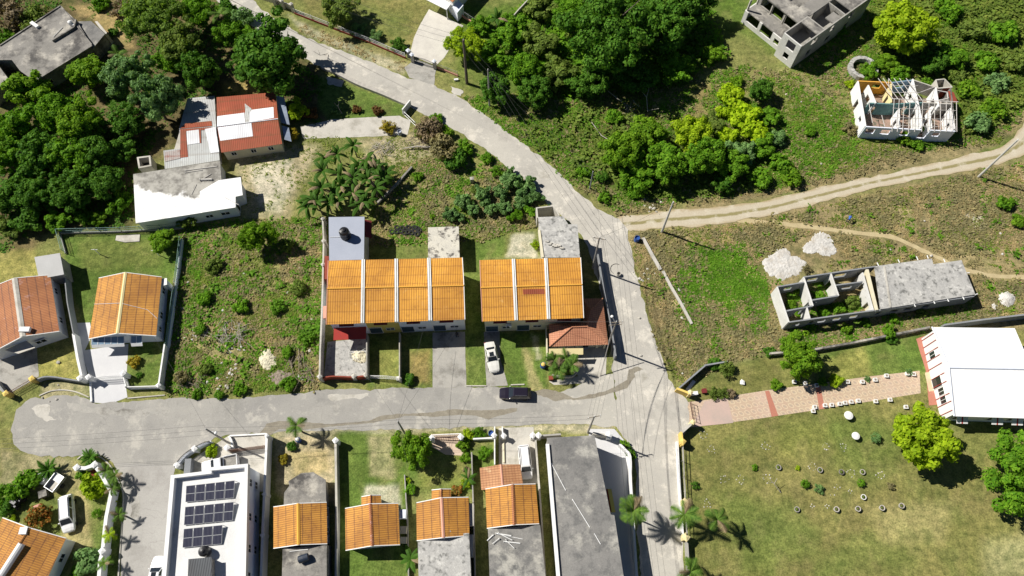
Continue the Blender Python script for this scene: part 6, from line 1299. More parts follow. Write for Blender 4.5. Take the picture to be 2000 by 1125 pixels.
def garden_table(px, label, r):
    x, y = P(*px, .8); root = thing('garden_table', label, 'garden table', (x, y, 0)); MB().lathe([(.2, 0), (.22, .1), (.14, .3), (.18, .65)], (x, y, 0), 12).build('pedestal', M['white'], root); MB().lathe([(r * .9, 0), (r, .04), (r * .97, .12), (r * .5, .2), (.02, .22)], (x, y, .652), 20).build('top', M['white'], root)
garden_table((1658, 811), 'larger white round domed table on the church field', .62); garden_table((1672, 851), 'smaller white round domed table lower on the church field', .55)
def stone_me(s):
    rs = random.Random(s); bm = bmesh.new(); bmesh.ops.create_icosphere(bm, subdivisions=1, radius=1)
    for v in bm.verts: v.co = v.co * rs.uniform(.7, 1.15); v.co.z *= .65
    me = bpy.data.meshes.new('stone'); bm.to_mesh(me); bm.free(); me.materials.append(M['marl']); return me
STN = [stone_me(i) for i in range(4)]
def stone(x, y, s, parent=None, i=0, mat=None):
    o = bpy.data.objects.new('stone', STN[i % 4]); C.objects.link(o); o.location = (x, y, s * .35); o.scale = (s, s * .85, s); o.rotation_euler = (0, 0, i * 1.7)
    if parent: o.parent = parent; o.location = (x - parent.location.x, y - parent.location.y, s * .35)
    if mat: o.material_slots[0].link = 'OBJECT'; o.material_slots[0].material = M[mat]
    return o
RG = [((1372, 848), 'ring of white stones by the dark entrance wall'), ((1390, 878), 'loose ring of white stones near the field fence top'), ((1414, 936), 'ring of white stones level with the straggly fence plant'), ((1447, 937), 'small ring of white stones right of its twin near the fence'), ((1381, 984), 'open ring of white stones beside the midway yellow pillar'), ((1497, 934), 'half ring of stones in the middle left of the field'), ((1495, 872), 'bright ring of stones around a dark plant'), ((1613, 872), 'ring of white stones below the smaller domed table, left one'), ((1647, 872), 'ring of white stones below the smaller domed table, right one'), ((1662, 922), 'ring of stones between the dark tub and the pale tub'), ((1720, 928), 'ring of stones nearest the yellow-green tree'), ((1586, 989), 'cluster of white stones in the lowest row, left one'), ((1615, 988), 'cluster of stones beside the leftmost white tub'), ((1660, 959), 'cluster of white stones above the second white tub'), ((1627, 967), 'pair of white stones above the leftmost white tub'), ((1635, 952), 'small cluster of stones above the white tubs'), ((1587, 911), 'scatter of white stones left of the wide weathered tub')]
for i, (p, lab) in enumerate(RG):
    x, y = P(*p); rr = random.Random(i); root = thing('stone_ring', lab, 'stone ring', (x, y, 0), 'stone rings in the church field'); n = 4 if 'cluster' in lab else 2 if 'pair' in lab else 8; r = .3 if n < 5 else .55
    for k in range(n): a = 6.283 * k / n; stone(x + math.cos(a) * r * rr.uniform(.5, 1.25), y + math.sin(a) * r * rr.uniform(.5, 1.25), rr.uniform(.05, .13), root, k, 'concpale' if k % 3 else None)
x, y = P(1449, 748); tag(stone(x, y, .5, None, 1, 'white'), 'lone white boulder on the brown church lawn', 'boulder')
rr = random.Random(5)
for k in range(46):
    p = (rr.uniform(350, 620), rr.uniform(460, 765)) if k < 22 else (rr.uniform(1240, 1340), rr.uniform(560, 740)) if k < 30 else (rr.uniform(1450, 1660), rr.uniform(140, 330)) if k < 40 else (rr.uniform(1700, 1960), rr.uniform(420, 500)); x, y = P(*p)
    w_ = 'the weedy lot' if k < 22 else 'the verge beside the main road' if k < 30 else 'the clearing left of the ruin' if k < 40 else 'the dry field below the track'
    tag(stone(x, y, rr.uniform(.12, .32), None, k, 'concpale' if k % 3 else None), f'pale stone lying among the weeds of {w_}', 'stone', f'pale stones scattered in {w_}')
TYR = [(766, 453), (775, 445), (775, 453.5), (782.5, 452), (786, 446), (790, 455), (793, 449), (797, 445), (797, 454), (804, 447), (804.5, 455), (810, 445), (810, 452), (815.5, 447), (815, 458), (819, 450)]
ty = MB(); R_, r_ = .30, .13; ty.lathe([(R_ - r_, .10), (R_ - .09, .02), (R_ + .09, 0), (R_ + r_ + .02, .05), (R_ + r_ + .02, .2), (R_ + .09, .25), (R_ - .09, .23), (R_ - r_, .15), (R_ - r_, .10)], n=20)
ty.f = ty.f[:-2]
for i, p in enumerate(TYR):
    x, y = P(*p, .1)
    if i == 0: t0 = ty.build('tyre_ring', plain('old_tyre_rubber', (.02, .021, .019), .9)); o = t0
    else: o = t0.copy(); C.objects.link(o)
    o.location = (x, y, .0 + .02 * (i % 3)); o.rotation_euler = (.06 * (i % 2), .05 * (i % 3), i); tag(o, 'old tyre lying flat on the grass behind the longer terrace', 'tyre', 'old tyres lying on the grass')
def heap(px, r, h, mat, label, cat, seed, name):
    """irregular mound with its own thickness"""
    poly = PL(px); c = cen(poly); bm = bmesh.new(); n = 72; rings = 16; rs = random.Random(seed); vs = []
    ang = sorted((math.atan2(y - c[1], x - c[0]), math.dist((x, y), c)) for x, y in poly); ang = [(a - 6.2832, d) for a, d in ang[-1:]] + ang + [(a + 6.2832, d) for a, d in ang[:1]]
    def R(a):
        for (a0, d0), (a1, d1) in zip(ang, ang[1:]):
            if a0 <= a <= a1: return d0 + (d1 - d0) * (a - a0) / (a1 - a0 + 1e-9)
        return ang[0][1]
    m = MB()
    for k in range(rings + 1):
        f = k / rings
        for j in range(n):
            a = -math.pi + 6.2832 * j / n; rr_ = R(a) * f * (1 + .2 * mnoise.noise((math.cos(a) * 8, math.sin(a) * 8, seed)) * f); x, y = c[0] + math.cos(a) * rr_, c[1] + math.sin(a) * rr_
            z = h * max(0, (1 - f ** 1.6)) * (.55 + .9 * abs(mnoise.noise((x * .55, y * .55, seed)))) + (.045 if 'marl' in mat else .1) * (mnoise.noise((x * 2.6, y * 2.6, seed + 5)) + mnoise.noise((x * 5.5, y * 5.5, seed)) * .6 + .9) * (1 if k < rings else 0); m.v.append((x, y, z - .02 * (k == rings)))
    for k in range(rings):
        for j in range(n): m.f.append((k * n + j, k * n + (j + 1) % n, (k + 1) * n + (j + 1) % n, (k + 1) * n + j)); m.mi.append(0)
    o = m.build(name, M[mat]); 
    bmm = bmesh.new(); bmm.from_mesh(o.data); bmesh.ops.remove_doubles(bmm, verts=bmm.verts, dist=.004); bmesh.ops.recalc_face_normals(bmm, faces=bmm.faces); bmm.to_mesh(o.data); bmm.free()
    return tag(o, label, cat)
heap([(1487, 515), (1510, 497), (1535, 484), (1545, 500), (1560, 503), (1578, 515), (1566, 530), (1545, 540), (1520, 546), (1500, 536)], 1, .2, 'marl', 'larger white marl heap left of the long unfinished building', 'marl heap', 1, 'marl_heap')
heap([(1567, 490), (1585, 470), (1592, 456), (1622, 458), (1628, 478), (1636, 492), (1612, 500), (1595, 492), (1580, 497)], 1, .16, 'marl', 'smaller white marl heap above the larger one', 'marl heap', 2, 'marl_heap')
heap([(507, 708), (510, 690), (522, 680), (532, 690), (540, 705), (538, 718), (520, 724), (511, 716)], 1, .55, 'sandheap', 'pale sand heap in the lower weedy lot', 'sand heap', 3, 'sand_heap')
heap([(527, 735), (540, 722), (558, 728), (572, 730), (570, 744), (556, 756), (535, 748)], 1, .35, 'brush', 'brown straw heap below the sand heap', 'straw heap', 4, 'straw_heap')
heap([(1950, 578), (1965, 570), (1982, 578), (1980, 592), (1965, 600), (1955, 594)], 1, .6, 'marl', 'white broken block heap at the right edge of the dry field', 'rubble heap', 6, 'rubble_heap'); heap([(1936, 596), (1944, 592), (1948, 602), (1940, 606)], 1, .3, 'marl', 'small white rubble bit beside the broken block heap', 'rubble heap', 7, 'rubble_heap')
heap([(688, 690), (700, 686), (714, 690), (714, 708), (700, 708)], 1, .4, 'sandheap', 'sand pile in the corner of the grey patio', 'sand heap', 8, 'sand_heap')
def sticks(px, n, Ls, r, mat, label, cat, seed, name, spread=8, fan=None, z=.5):
    """tangle of branches: one heap of many sticks"""
    rs = random.Random(seed); c = P(*px); root = thing(name, label, cat, (c[0], c[1], 0))
    for k in range(n):
        a = rs.uniform(0, 6.28) if fan is None else fan[0] + (fan[1] - fan[0]) * k / (n - 1); L_ = rs.uniform(*Ls); x, y = c[0] + rs.uniform(-1, 1) * spread * .08, c[1] + rs.uniform(-1, 1) * spread * .06; z0 = rs.uniform(.03, z); d = Vector((math.cos(a), math.sin(a), rs.uniform(-.2, .2))); p = Vector((x, y, z0)); q = p + d * L_ / 2 + Vector((rs.uniform(-.1, .1), rs.uniform(-.1, .1), .05)); e = p + d * L_; e.z = max(.03, e.z); q.z = max(.03, q.z)
        MB().tube([p - d * L_ * .3 + Vector((0, 0, -min(z0, .02))), q, e], r, 5, r * .4).build('stick', M[mat], root)
sticks((452, 652), 60, (.8, 2.2), .035, 'deadwood', 'large heap of cut grey branches in the weedy lot', 'brush heap', 1, 'brush_heap', 24, z=.9); sticks((398, 648), 12, (1.2, 2.4), .04, 'deadwood', 'small heap of pale sticks left of the large branch heap', 'brush heap', 2, 'brush_heap', 8, z=.3)
sticks((578, 700), 12, (1.6, 2.6), .06, 'wood', 'fan of pale poles stacked near the long boundary wall', 'stick pile', 3, 'stick_pile', 14, (4.3, 5.2), .3); sticks((372, 745), 40, (.7, 1.8), .03, 'brush', 'brown brush heap at the lower left of the weedy lot', 'brush heap', 4, 'brush_heap', 20, z=.7); sticks((600, 735), 26, (.8, 1.9), .04, 'wood', 'heap of brown branches at the foot of the long boundary wall', 'brush heap', 5, 'brush_heap', 14, z=.7)
sticks((745, 292), 46, (.8, 2.0), .035, 'deadwood', 'grey heap of cut branches beyond the banana grove', 'brush heap', 6, 'brush_heap', 22, z=.8); sticks((825, 275), 50, (.9, 2.2), .035, 'brush', 'brown tangle of branches in the brushwood thicket', 'brush heap', 7, 'brush_heap', 26, z=1.4); sticks((700, 695), 10, (.5, 1.2), .05, 'white', 'pile of white scrap on the grey patio', 'scrap pile', 8, 'scrap_pile', 8, z=.6); sticks((1232, 222), 24, (1.0, 2.6), .04, 'deadwood', 'dead branches below the bare white trunk', 'brush heap', 9, 'brush_heap', 22, z=.5)
def rubble(px, n, r, label, seed, mat=None):
    rs = random.Random(seed); c = P(*px); root = thing('rubble_heap', label, 'rubble heap', (c[0], c[1], 0))
    for k in range(n): stone(c[0] + rs.gauss(0, r), c[1] + rs.gauss(0, r * .7), rs.uniform(.12, .3), root, k, mat)
rubble((450, 727), 16, .55, 'bright white rubble in the lower weedy lot', 1); rubble((455, 684), 12, .7, 'scattered white rubble below the large branch heap', 2); rubble((372, 660), 8, .5, 'few white lumps near the white garden wall', 3); rubble((582, 738), 6, .4, 'white lumps beside the brown branch heap', 4); rubble((435, 755), 5, .5, 'grey lumps at the street edge of the lot', 5, 'concpale'); rubble((1275, 402), 16, .9, 'pale litter at the corner above the track mouth', 6, 'concpale'); rubble((1262, 540), 14, 1.2, 'broken pale stones on the verge beside the cream wall', 7, 'concpale'); rubble((100, 780), 5, 1.2, 'dark boulders on the kerb bed before the red-roofed bungalow', 8, 'stone')
for p, s, lab, mt in [((91, 927), (.9, .55, .8), 'white box beside the grey trailer', 'white'), ((29, 952), (.9, .5, .5), 'white sheet-covered box in the bottom left bush', 'white'), ((75, 990), (.9, .5, .5), 'pink-stained covered crate beside the junk heap', 'salmon'), ((86, 965), (1.0, .9, .7), 'dark heap of covered junk below the trailer', 'concdark'), ((183, 925), (.5, .9, .5), 'brown wooden frame inside the zigzag wall', 'brickred'), ((1076, 739), (.6, .5, .6), 'red-brown planter box at the foot of the garden wall', 'brickred'), ((922, 352), (.6, .5, 1.1), 'small dark hutch in the field behind the terraces', 'concdark'), ((778, 740), (.5, .5, .5), 'white bag of rubbish by the dark shrub', 'white'), ((1355, 769), (1.0, .45, .6), 'white letterbox block behind the ochre entrance wall', 'white'), ((1375, 764), (.6, .6, .5), 'dark bench block behind the ochre entrance wall', 'maroon'), ((806, 130), (.01, .01, .01), None, None), ((891, 156), (.7, .3, .3), 'white block at the end of the short brick fence', 'white'), ((1100, 676), (.01, .01, .01), None, None), ((355, 900), (.01, .01, .01), None, None), ((370, 912), (.8, 2.0, 1.2), 'blue-grey stacked panels inside the curved corner wall', 'concgrey')]:
    if not lab: continue
    x, y = P(*p, s[2] / 2); root = thing('box', lab, 'box', (x, y, 0)); a = .4 if p[0] < 200 else .1; MB().box(-s[0] / 2, -s[1] / 2, 0, s[0] / 2, s[1] / 2, s[2]).build('box_body', M[mt], None, bevel=.05).parent = root; o = MB().box(-s[0] / 2 - .03, -s[1] / 2 - .03, s[2] + .002, s[0] / 2 + .03, s[1] / 2 + .03, s[2] + .05).build('lid', M[mt]); o.parent = root; root.rotation_euler = (0, 0, a)
m = MB(); a, b_ = P(1341, 763), P(1356, 744); m.bar(a, b_, .5, .02, .12); tag(m.build('plank', M['white'], bevel=.02), 'long white plank lying behind the ochre entrance wall', 'plank')
m = MB(); a, b_ = P3(26, 990, .5), P3(40, 970, .6); m.bar(a, b_, 1.2, .45, .95); m.bar(lerp(a, b_, .2), lerp(a, b_, .6), 1.0, .951, 1.35); t = thing('old_vehicle', 'dark derelict vehicle half hidden at the bottom left', 'derelict vehicle', a); m.build('body', M['blackplastic'], t, bevel=.08)
for f in (.1, .9):
    for s in (-1, 1): q = lerp(a, b_, f); o = MB().lathe([(.18, -.1), (.3, -.1), (.32, 0), (.3, .1), (.18, .1)], n=16).build('wheel', M['rubber']); o.parent = t; d = v2(b_) - v2(a); d.normalize(); o.location = (q[0] + d.y * s * .6 - t.location.x, q[1] - d.x * s * .6 - t.location.y, .32 - t.location.z); o.rotation_euler = (math.pi / 2, 0, math.atan2(d.y, d.x))
for x, y, lab in ((185, 488, 'left white washing-line post on the fenced lawn'), (302, 490, 'right white washing-line post on the fenced lawn')): a = P(x, y, 1.5); t = thing('line_post', lab, 'washing post', (a[0], a[1], 0)); MB().tube([(a[0], a[1], 0), (a[0], a[1], 1.7)], .06).build('post', M['white'], t); MB().tube([(a[0] - .5, a[1], 1.6), (a[0] + .5, a[1], 1.6)], .035).build('crossbar', M['white'], t)
m = MB(); m.prism(PL([(228, 460), (274, 458), (273, 472), (245, 474), (226, 470)]), 0, .12); tag(m.build('concrete_slab', M['concpale'], bevel=.02), 'cracked concrete slab at the back of the fenced lawn', 'slab')
x, y = P(115, 708); tag(stone(x, y, .35, None, 2, 'stone'), 'single boulder on the yellow front lawn', 'boulder'); 
x, y = P(1208, 537); t = thing('street_drain', 'round dark hoop and drum standing in the main road', 'drain', (x, y, 0)); MB().lathe([(.32, .0), (.34, .5), (.28, .5), (.27, .1)], (x, y, .03), 14).build('ring', M['conc'], t); m = MB(); m.tube([(x - .3 + .9 * math.cos(a), y + 1.0 + .9 * math.sin(a), .08) for a in [k * .35 + 1 for k in range(10)]], .03); m.build('hoop', M['irondark'], t)
# ------------------------------------------------------------------ vegetation
def leaf_cloud(rs, centers, radii, n, size, flat=.6, up=.35, aspect=1.5, shell=.75):
    """leaf-sized quads scattered over many small clumps"""
    k = len(centers); w_ = radii ** 2; pick = rs.choice(k, n, p=w_ / w_.sum())
    d = rs.normal(size=(n, 3)); d /= np.linalg.norm(d, axis=1)[:, None]
    rad = radii[pick] * (shell + (1 - shell) * rs.rand(n)) * (1 + .18 * rs.normal(size=n))
    pos = centers[pick] + d * rad[:, None] * np.array((1, 1, flat))
    nrm = d + rs.normal(size=(n, 3)) * .36; nrm[:, 2] += up; nrm /= np.linalg.norm(nrm, axis=1)[:, None]
    a = np.cross(nrm, rs.normal(size=(n, 3))); a /= np.linalg.norm(a, axis=1)[:, None] + 1e-9; b_ = np.cross(nrm, a)
    s = size * (.6 + .8 * rs.rand(n))[:, None]; a = a * s * aspect * .5; b_ = b_ * s * .5
    co = np.stack([pos - a, pos - b_, pos + a, pos + b_], 1).reshape(-1, 3)     # leaf-shaped diamonds
    return co, np.arange(4 * n).reshape(-1, 4)
def crown_mesh(name, seed, r, h, n_cl, n_lf, size, cl=(.22, .38), base=.25, flat=.75, lobes=3, inner=.3):
    rs = np.random.RandomState(seed); C_ = []; R_ = []
    lobe = rs.normal(size=(lobes, 3)) * .35 * r; lobe[:, 2] = np.abs(lobe[:, 2]) * .3
    while len(C_) < n_cl:
        d = rs.normal(size=3); d /= np.linalg.norm(d)
        q = rs.rand() ** .4; p = d * q * np.array((r, r, h * .5)) * .84 + lobe[rs.randint(lobes)] * .55
        if p[2] < -h * .38: continue
        C_.append(p); R_.append(r * rs.uniform(*cl))
    C_ = np.array(C_); C_[:, 2] += h * .5 + base; R_ = np.array(R_)
    co, q = leaf_cloud(rs, C_, R_, n_lf, size, flat)
    me = bpy.data.meshes.new(name); me.vertices.add(len(co)); me.vertices.foreach_set('co', co.astype(np.float32).ravel())
    me.loops.add(q.size); me.loops.foreach_set('vertex_index', q.astype(np.int32).ravel()); me.polygons.add(len(q)); me.polygons.foreach_set('loop_start', np.arange(0, q.size, 4, dtype=np.int32))
    me.update(calc_edges=True); me.materials.append(L['mid']); return me
def trunk_mesh(name, seed, h, r, n_br, spread):
    rr = random.Random(seed); m = MB(); p = Vector((0, 0, 0)); pts = [p.copy()]
    for k in range(4): p = p + Vector((rr.uniform(-.12, .12) * h * .3, rr.uniform(-.12, .12) * h * .3, h / 4)); pts.append(p.copy())
    m.tube(pts, r, 7, r * .55)
    for k in range(n_br):
        a = 2 * math.pi * k / n_br + rr.uniform(-.4, .4); s = pts[rr.randint(2, 4)]; e = s + Vector((math.cos(a) * spread * rr.uniform(.5, .9), math.sin(a) * spread * rr.uniform(.5, .9), h * rr.uniform(.25, .6)))
        mid = (s + e) / 2 + Vector((rr.uniform(-.2, .2), rr.uniform(-.2, .2), -.1 * h)); m.tube([s, mid, e], r * .45, 5, r * .1)
    me = bpy.data.meshes.new(name); me.from_pydata(m.v, [], m.f); me.materials.append(M['bark']); return me
# prototypes of unit radius 1 (scaled when planted): kind -> crown meshes, trunk mesh, height of crown relative to radius
PRO = {
 'broad': ([crown_mesh('crown', s, 1.0, 1.35, 100, 14000, .064, (.11, .22), .35) for s in (1, 2, 3)], trunk_mesh('trunk', 1, .9, .07, 6, .7), 1.5),
 'round': ([crown_mesh('crown', s, 1.0, 1.5, 90, 13000, .062, (.14, .22), .3, .85, 2) for s in (11, 12)], trunk_mesh('trunk', 2, .9, .07, 6, .6), 1.6),
 'feather': ([crown_mesh('crown', s, 1.0, .9, 120, 17000, .045, (.11, .19), .5, .5, 5) for s in (21, 22)], trunk_mesh('trunk', 3, .95, .06, 8, .8), 1.3),
 'loose': ([crown_mesh('crown', s, 1.0, 1.2, 36, 5500, .10, (.15, .28), .2, .8, 4) for s in (31, 32, 33)], trunk_mesh('trunk', 4, .7, .06, 6, .7), 1.3),
 'bigleaf': ([crown_mesh('crown', s, 1.0, 1.3, 70, 11000, .075, (.12, .23), .3, .8, 4) for s in (41, 42)], trunk_mesh('trunk', 5, .8, .07, 6, .7), 1.4),
 'bush': ([crown_mesh('crown', s, 1.0, 1.0, 22, 1700, .17, (.22, .40), .02, .8, 3) for s in (51, 52, 53)], trunk_mesh('stem', 6, .5, .05, 7, .6), 1.0),
 'cassava': ([crown_mesh('crown', s, 1.0, 1.0, 13, 1000, .30, (.22, .34), .3, .55, 4) for s in (61, 62)], trunk_mesh('stem', 7, .7, .05, 6, .6), 1.1),
 'twiggy': ([crown_mesh('crown', s, 1.0, 1.0, 34, 2000, .11, (.16, .36), .05, .8, 5) for s in (71, 72)], trunk_mesh('stem', 8, .6, .05, 12, .9), 1.0),
}
NPL = [0]
def plant(px, py, rpx, kind, leaf, label, hk=1.0, group=None, name=None, cat=None, sq=1.0):
    """crown centred on the photo pixel (px, py), rpx pixels wide to each side"""
    NPL[0] += 1; i = NPL[0]; rr = random.Random(i * 77); cr, tr, hr = PRO[kind]
    x, y = P(px, py, 0); sc_ = rpx / (F / ((y * ST) + CAM_H * CT)); H = sc_ * hr * hk * .5
    x, y = P(px, py, min(H, 9)); bushy = kind in ('bush', 'cassava', 'twiggy')
    root = thing(name or ('bush' if bushy else 'tree'), label, cat or ('bush' if bushy else 'tree'), (x, y, 0), group)
    me = cr[rr.randrange(len(cr))]; o = bpy.data.objects.new('crown' if not bushy else 'foliage', me); C.objects.link(o); o.parent = root
    o.material_slots[0].link = 'OBJECT'; o.material_slots[0].material = L[leaf]
    o.rotation_euler = (0, 0, rr.uniform(0, 6.28)); o.scale = (sc_ * rr.uniform(.93, 1.05), sc_ * rr.uniform(.93, 1.05) * sq, sc_ * hk)
    t = bpy.data.objects.new('trunk' if not bushy else 'stem', tr); C.objects.link(t); t.parent = root; t.scale = (sc_, sc_, sc_ * hk); t.rotation_euler = (0, 0, rr.uniform(0, 6))
    return root
WL = 'in the dense woodland left of the zinc-roofed house'
TREES = [
 # woodland, top left
 (297, 48, 58, 'feather', 'feather', 'tall pale green feathery tree right of the old concrete house', 1.1), (362, 92, 46, 'broad', 'olive', 'olive tree between the pale feathery tree and the big dark tree', 1), (390, 30, 42, 'feather', 'mid', 'green feathery tree at the top edge left of the upper road', 1),
 (330, 125, 34, 'broad', 'mid', 'mid green tree just below the pale feathery tree', .9), (537, 112, 74, 'broad', 'dark', 'very large dark green tree beside the upper road', .95), (461, 68, 31, 'round', 'mid', 'round green tree at the upper left side of the very large dark tree', .9), (478, 138, 34, 'broad', 'dark', 'dark tree tucked under the left side of the very large dark tree', .8),
 (262, 150, 46, 'broad', 'grey', 'grey-green tree above the zinc roof, right of the yellow-green tree', 1), (305, 205, 44, 'broad', 'grey', 'grey-green tree touching the grey zinc roof', 1.3), (385, 150, 36, 'broad', 'dark', 'dark shaded tree above the grey zinc roof', 1.3), (250, 235, 36, 'broad', 'dark', 'dark tree left of the grey zinc roof', .9),
 (182, 150, 38, 'bigleaf', 'bright', 'bright leafy tree against the wall of the old concrete house', .95), (55, 182, 42, 'loose', 'bright', 'bright green tree at the lower edge of the old concrete roof', .95), (100, 232, 46, 'broad', 'mid', 'broad mid green tree below the old concrete house', 1), (168, 238, 46, 'broad', 'bright', 'broad bright tree in the middle of the left woodland', 1),
 (30, 250, 42, 'loose', 'mid', 'loose green tree at the left edge below the old concrete house', .95), (15, 318, 40, 'broad', 'mid', 'mid green tree at the left edge, halfway down the woodland', .95), (78, 312, 46, 'broad', 'dark', 'broad dark tree second from the left in the mid woodland', 1), (138, 312, 44, 'broad', 'mid', 'mid green tree in the mid woodland below the broad bright tree', .95), (192, 312, 40, 'broad', 'dark', 'dark tree in the mid woodland left of the small open tank', .9), (234, 290, 30, 'loose', 'dark', 'small dark tree beside the small open-topped tank', .9),
 (28, 385, 42, 'broad', 'dark', 'dark tree at the left edge above the yellow yard', .9), (84, 378, 42, 'broad', 'dark', 'dark tree two crowns in from the left above the fenced lawn', .9), (140, 372, 42, 'broad', 'dark', 'dark tree in the lower woodland above the fenced lawn', .9), (198, 368, 40, 'broad', 'dark', 'dark tree in the lower woodland left of the whitewashed roof', .9), (236, 395, 26, 'loose', 'mid', 'small tree close to the left wall of the whitewashed house', .8),
 (60, 432, 34, 'loose', 'dark', 'low dark tree above the yellow yard at the left', .8), (20, 440, 30, 'loose', 'olive', 'olive bush-like tree at the left edge above the yellow yard', .7), (112, 432, 26, 'loose', 'mid', 'small green tree touching the back fence near its left corner', .8), (192, 424, 17, 'loose', 'bright', 'small bright tree behind the middle of the back fence', .9), (165, 420, 20, 'loose', 'mid', 'small green tree behind the back fence left of the small bright tree', .8),
 (323, 468, 27, 'bigleaf', 'bright', 'bright green tree inside the right corner of the fenced lawn', .9), (365, 427, 22, 'loose', 'olive', 'olive shrub tree hanging over the whitewashed roof edge', .9), (508, 466, 31, 'broad', 'bright', 'dense bright tree alone in the weedy lot', 1.25), (582, 217, 22, 'loose', 'yellow', 'yellow-green tree right of the zinc-roofed house', .9),
 # top yard and road bushes
 (664, 22, 40, 'round', 'olive', 'round pale green tree on the top garden lawn', .8), (908, 92, 40, 'round', 'yellow', 'round yellow-green tree right of the bright drive', .85), (940, 50, 24, 'loose', 'mid', 'green tree just above the round yellow-green tree', .8),
 # central wood
 (1190, 85, 88, 'feather', 'dark', 'huge spreading feathery tree in the central wood', 1.15), (1120, 40, 44, 'feather', 'mid', 'feathery tree at the left shoulder of the huge spreading tree', 1.0), (1290, 60, 50, 'broad', 'dark', 'dark tree at the right shoulder of the huge spreading tree', 1.1), (1345, 20, 48, 'broad', 'dark', 'dark tree at the top edge left of the concrete frame building', 1.1), (1060, 82, 38, 'loose', 'olive', 'olive tree in the central wood left of the huge tree', .9), (1005, 62, 36, 'loose', 'mid', 'mid green tree right of the top house yard wall', .8), (965, 105, 34, 'loose', 'mid', 'green tree behind the white-tipped pole', .9), (1010, 140, 40, 'broad', 'mid', 'mid green tree below the olive tree in the central wood', .9), (972, 185, 36, 'broad', 'dark', 'dark tree over the upper road bend beside the poles', .95), (1040, 190, 36, 'broad', 'dark', 'dark tree at the lower left of the central wood', .9), (1090, 145, 40, 'loose', 'olive', 'olive tree under the lower left rim of the huge tree', .8), (1150, 165, 38, 'broad', 'dark', 'dark tree directly below the huge spreading tree', .8), (1235, 155, 40, 'broad', 'dark', 'dark tree below the right half of the huge tree', .8), (1310, 130, 36, 'loose', 'mid', 'mid green tree at the lower right rim of the central wood', .8), (1390, 112, 22, 'loose', 'bright', 'small bright tree right of the central wood', .9), (1060, 20, 34, 'loose', 'olive', 'olive tree at the top edge of the central wood', .8), (1240, 10, 40, 'feather', 'bright', 'bright feathery tree at the top edge of the central wood', 1.0),
 # clump above the track
 (1218, 298, 46, 'bigleaf', 'bright', 'broad bright tree at the left of the clump above the track', .95), (1268, 265, 42, 'bigleaf', 'bright', 'bright tree at the top of the clump above the track', .9), (1302, 332, 46, 'bigleaf', 'mid', 'mid green tree in the middle of the clump above the track', .95), (1238, 345, 36, 'loose', 'mid', 'green tree at the lower left of the clump above the track', .9), (1345, 265, 42, 'bigleaf', 'yellow', 'yellowish tree at the upper right of the clump above the track', .9), (1372, 318, 42, 'broad', 'mid', 'darker tree at the right of the clump above the track', .95), (1430, 330, 36, 'bigleaf', 'mid', 'green tree between the dark clump tree and the yellow vines', .8), (1448, 300, 28, 'loose', 'grey', 'grey-green tree just below the yellow vines', .9), (1490, 290, 28, 'loose', 'mid', 'mid green tree right of the grey-green tree below the vines', .8), (1482, 183, 26, 'broad', 'dark', 'dark tree growing out of the yellow vines', .9), (1505, 225, 24, 'loose', 'mid', 'mid green tree at the right edge of the yellow vines', .8), (1395, 240, 24, 'loose', 'olive', 'olive tree at the left edge of the yellow vines', .8),
 # right side
 (1765, 68, 58, 'bigleaf', 'yellow', 'large yellow-green tree above the roofless white house', .95), (1730, 120, 24, 'loose', 'bright', 'small bright tree under the left rim of the large yellow-green tree', .8), (1860, 108, 32, 'loose', 'mid', 'green tree right of the large yellow-green tree', .85), (1820, 120, 28, 'broad', 'dark', 'dark tree between the large yellow-green tree and its right neighbour', .8), (1700, 142, 20, 'loose', 'mid', 'small tree growing over the round cistern', .9),
 (1557, 698, 46, 'round', 'bright', 'round dense tree beside the patterned walk', .95), (1802, 862, 66, 'bigleaf', 'yellow', 'large bright yellow-green tree in front of the white hall', .95), (1985, 932, 66, 'round', 'mid', 'large dense green tree cut by the right edge', .9), (1738, 648, 15, 'loose', 'mid', 'small tree on the dark wall behind the upper church lawn', 1),
 (805, 878, 40, 'round', 'bright', 'dense round tree on the bottom lawn by the short grey pole', 1.0),
]
for a in TREES: plant(*a[:6], hk=a[6])
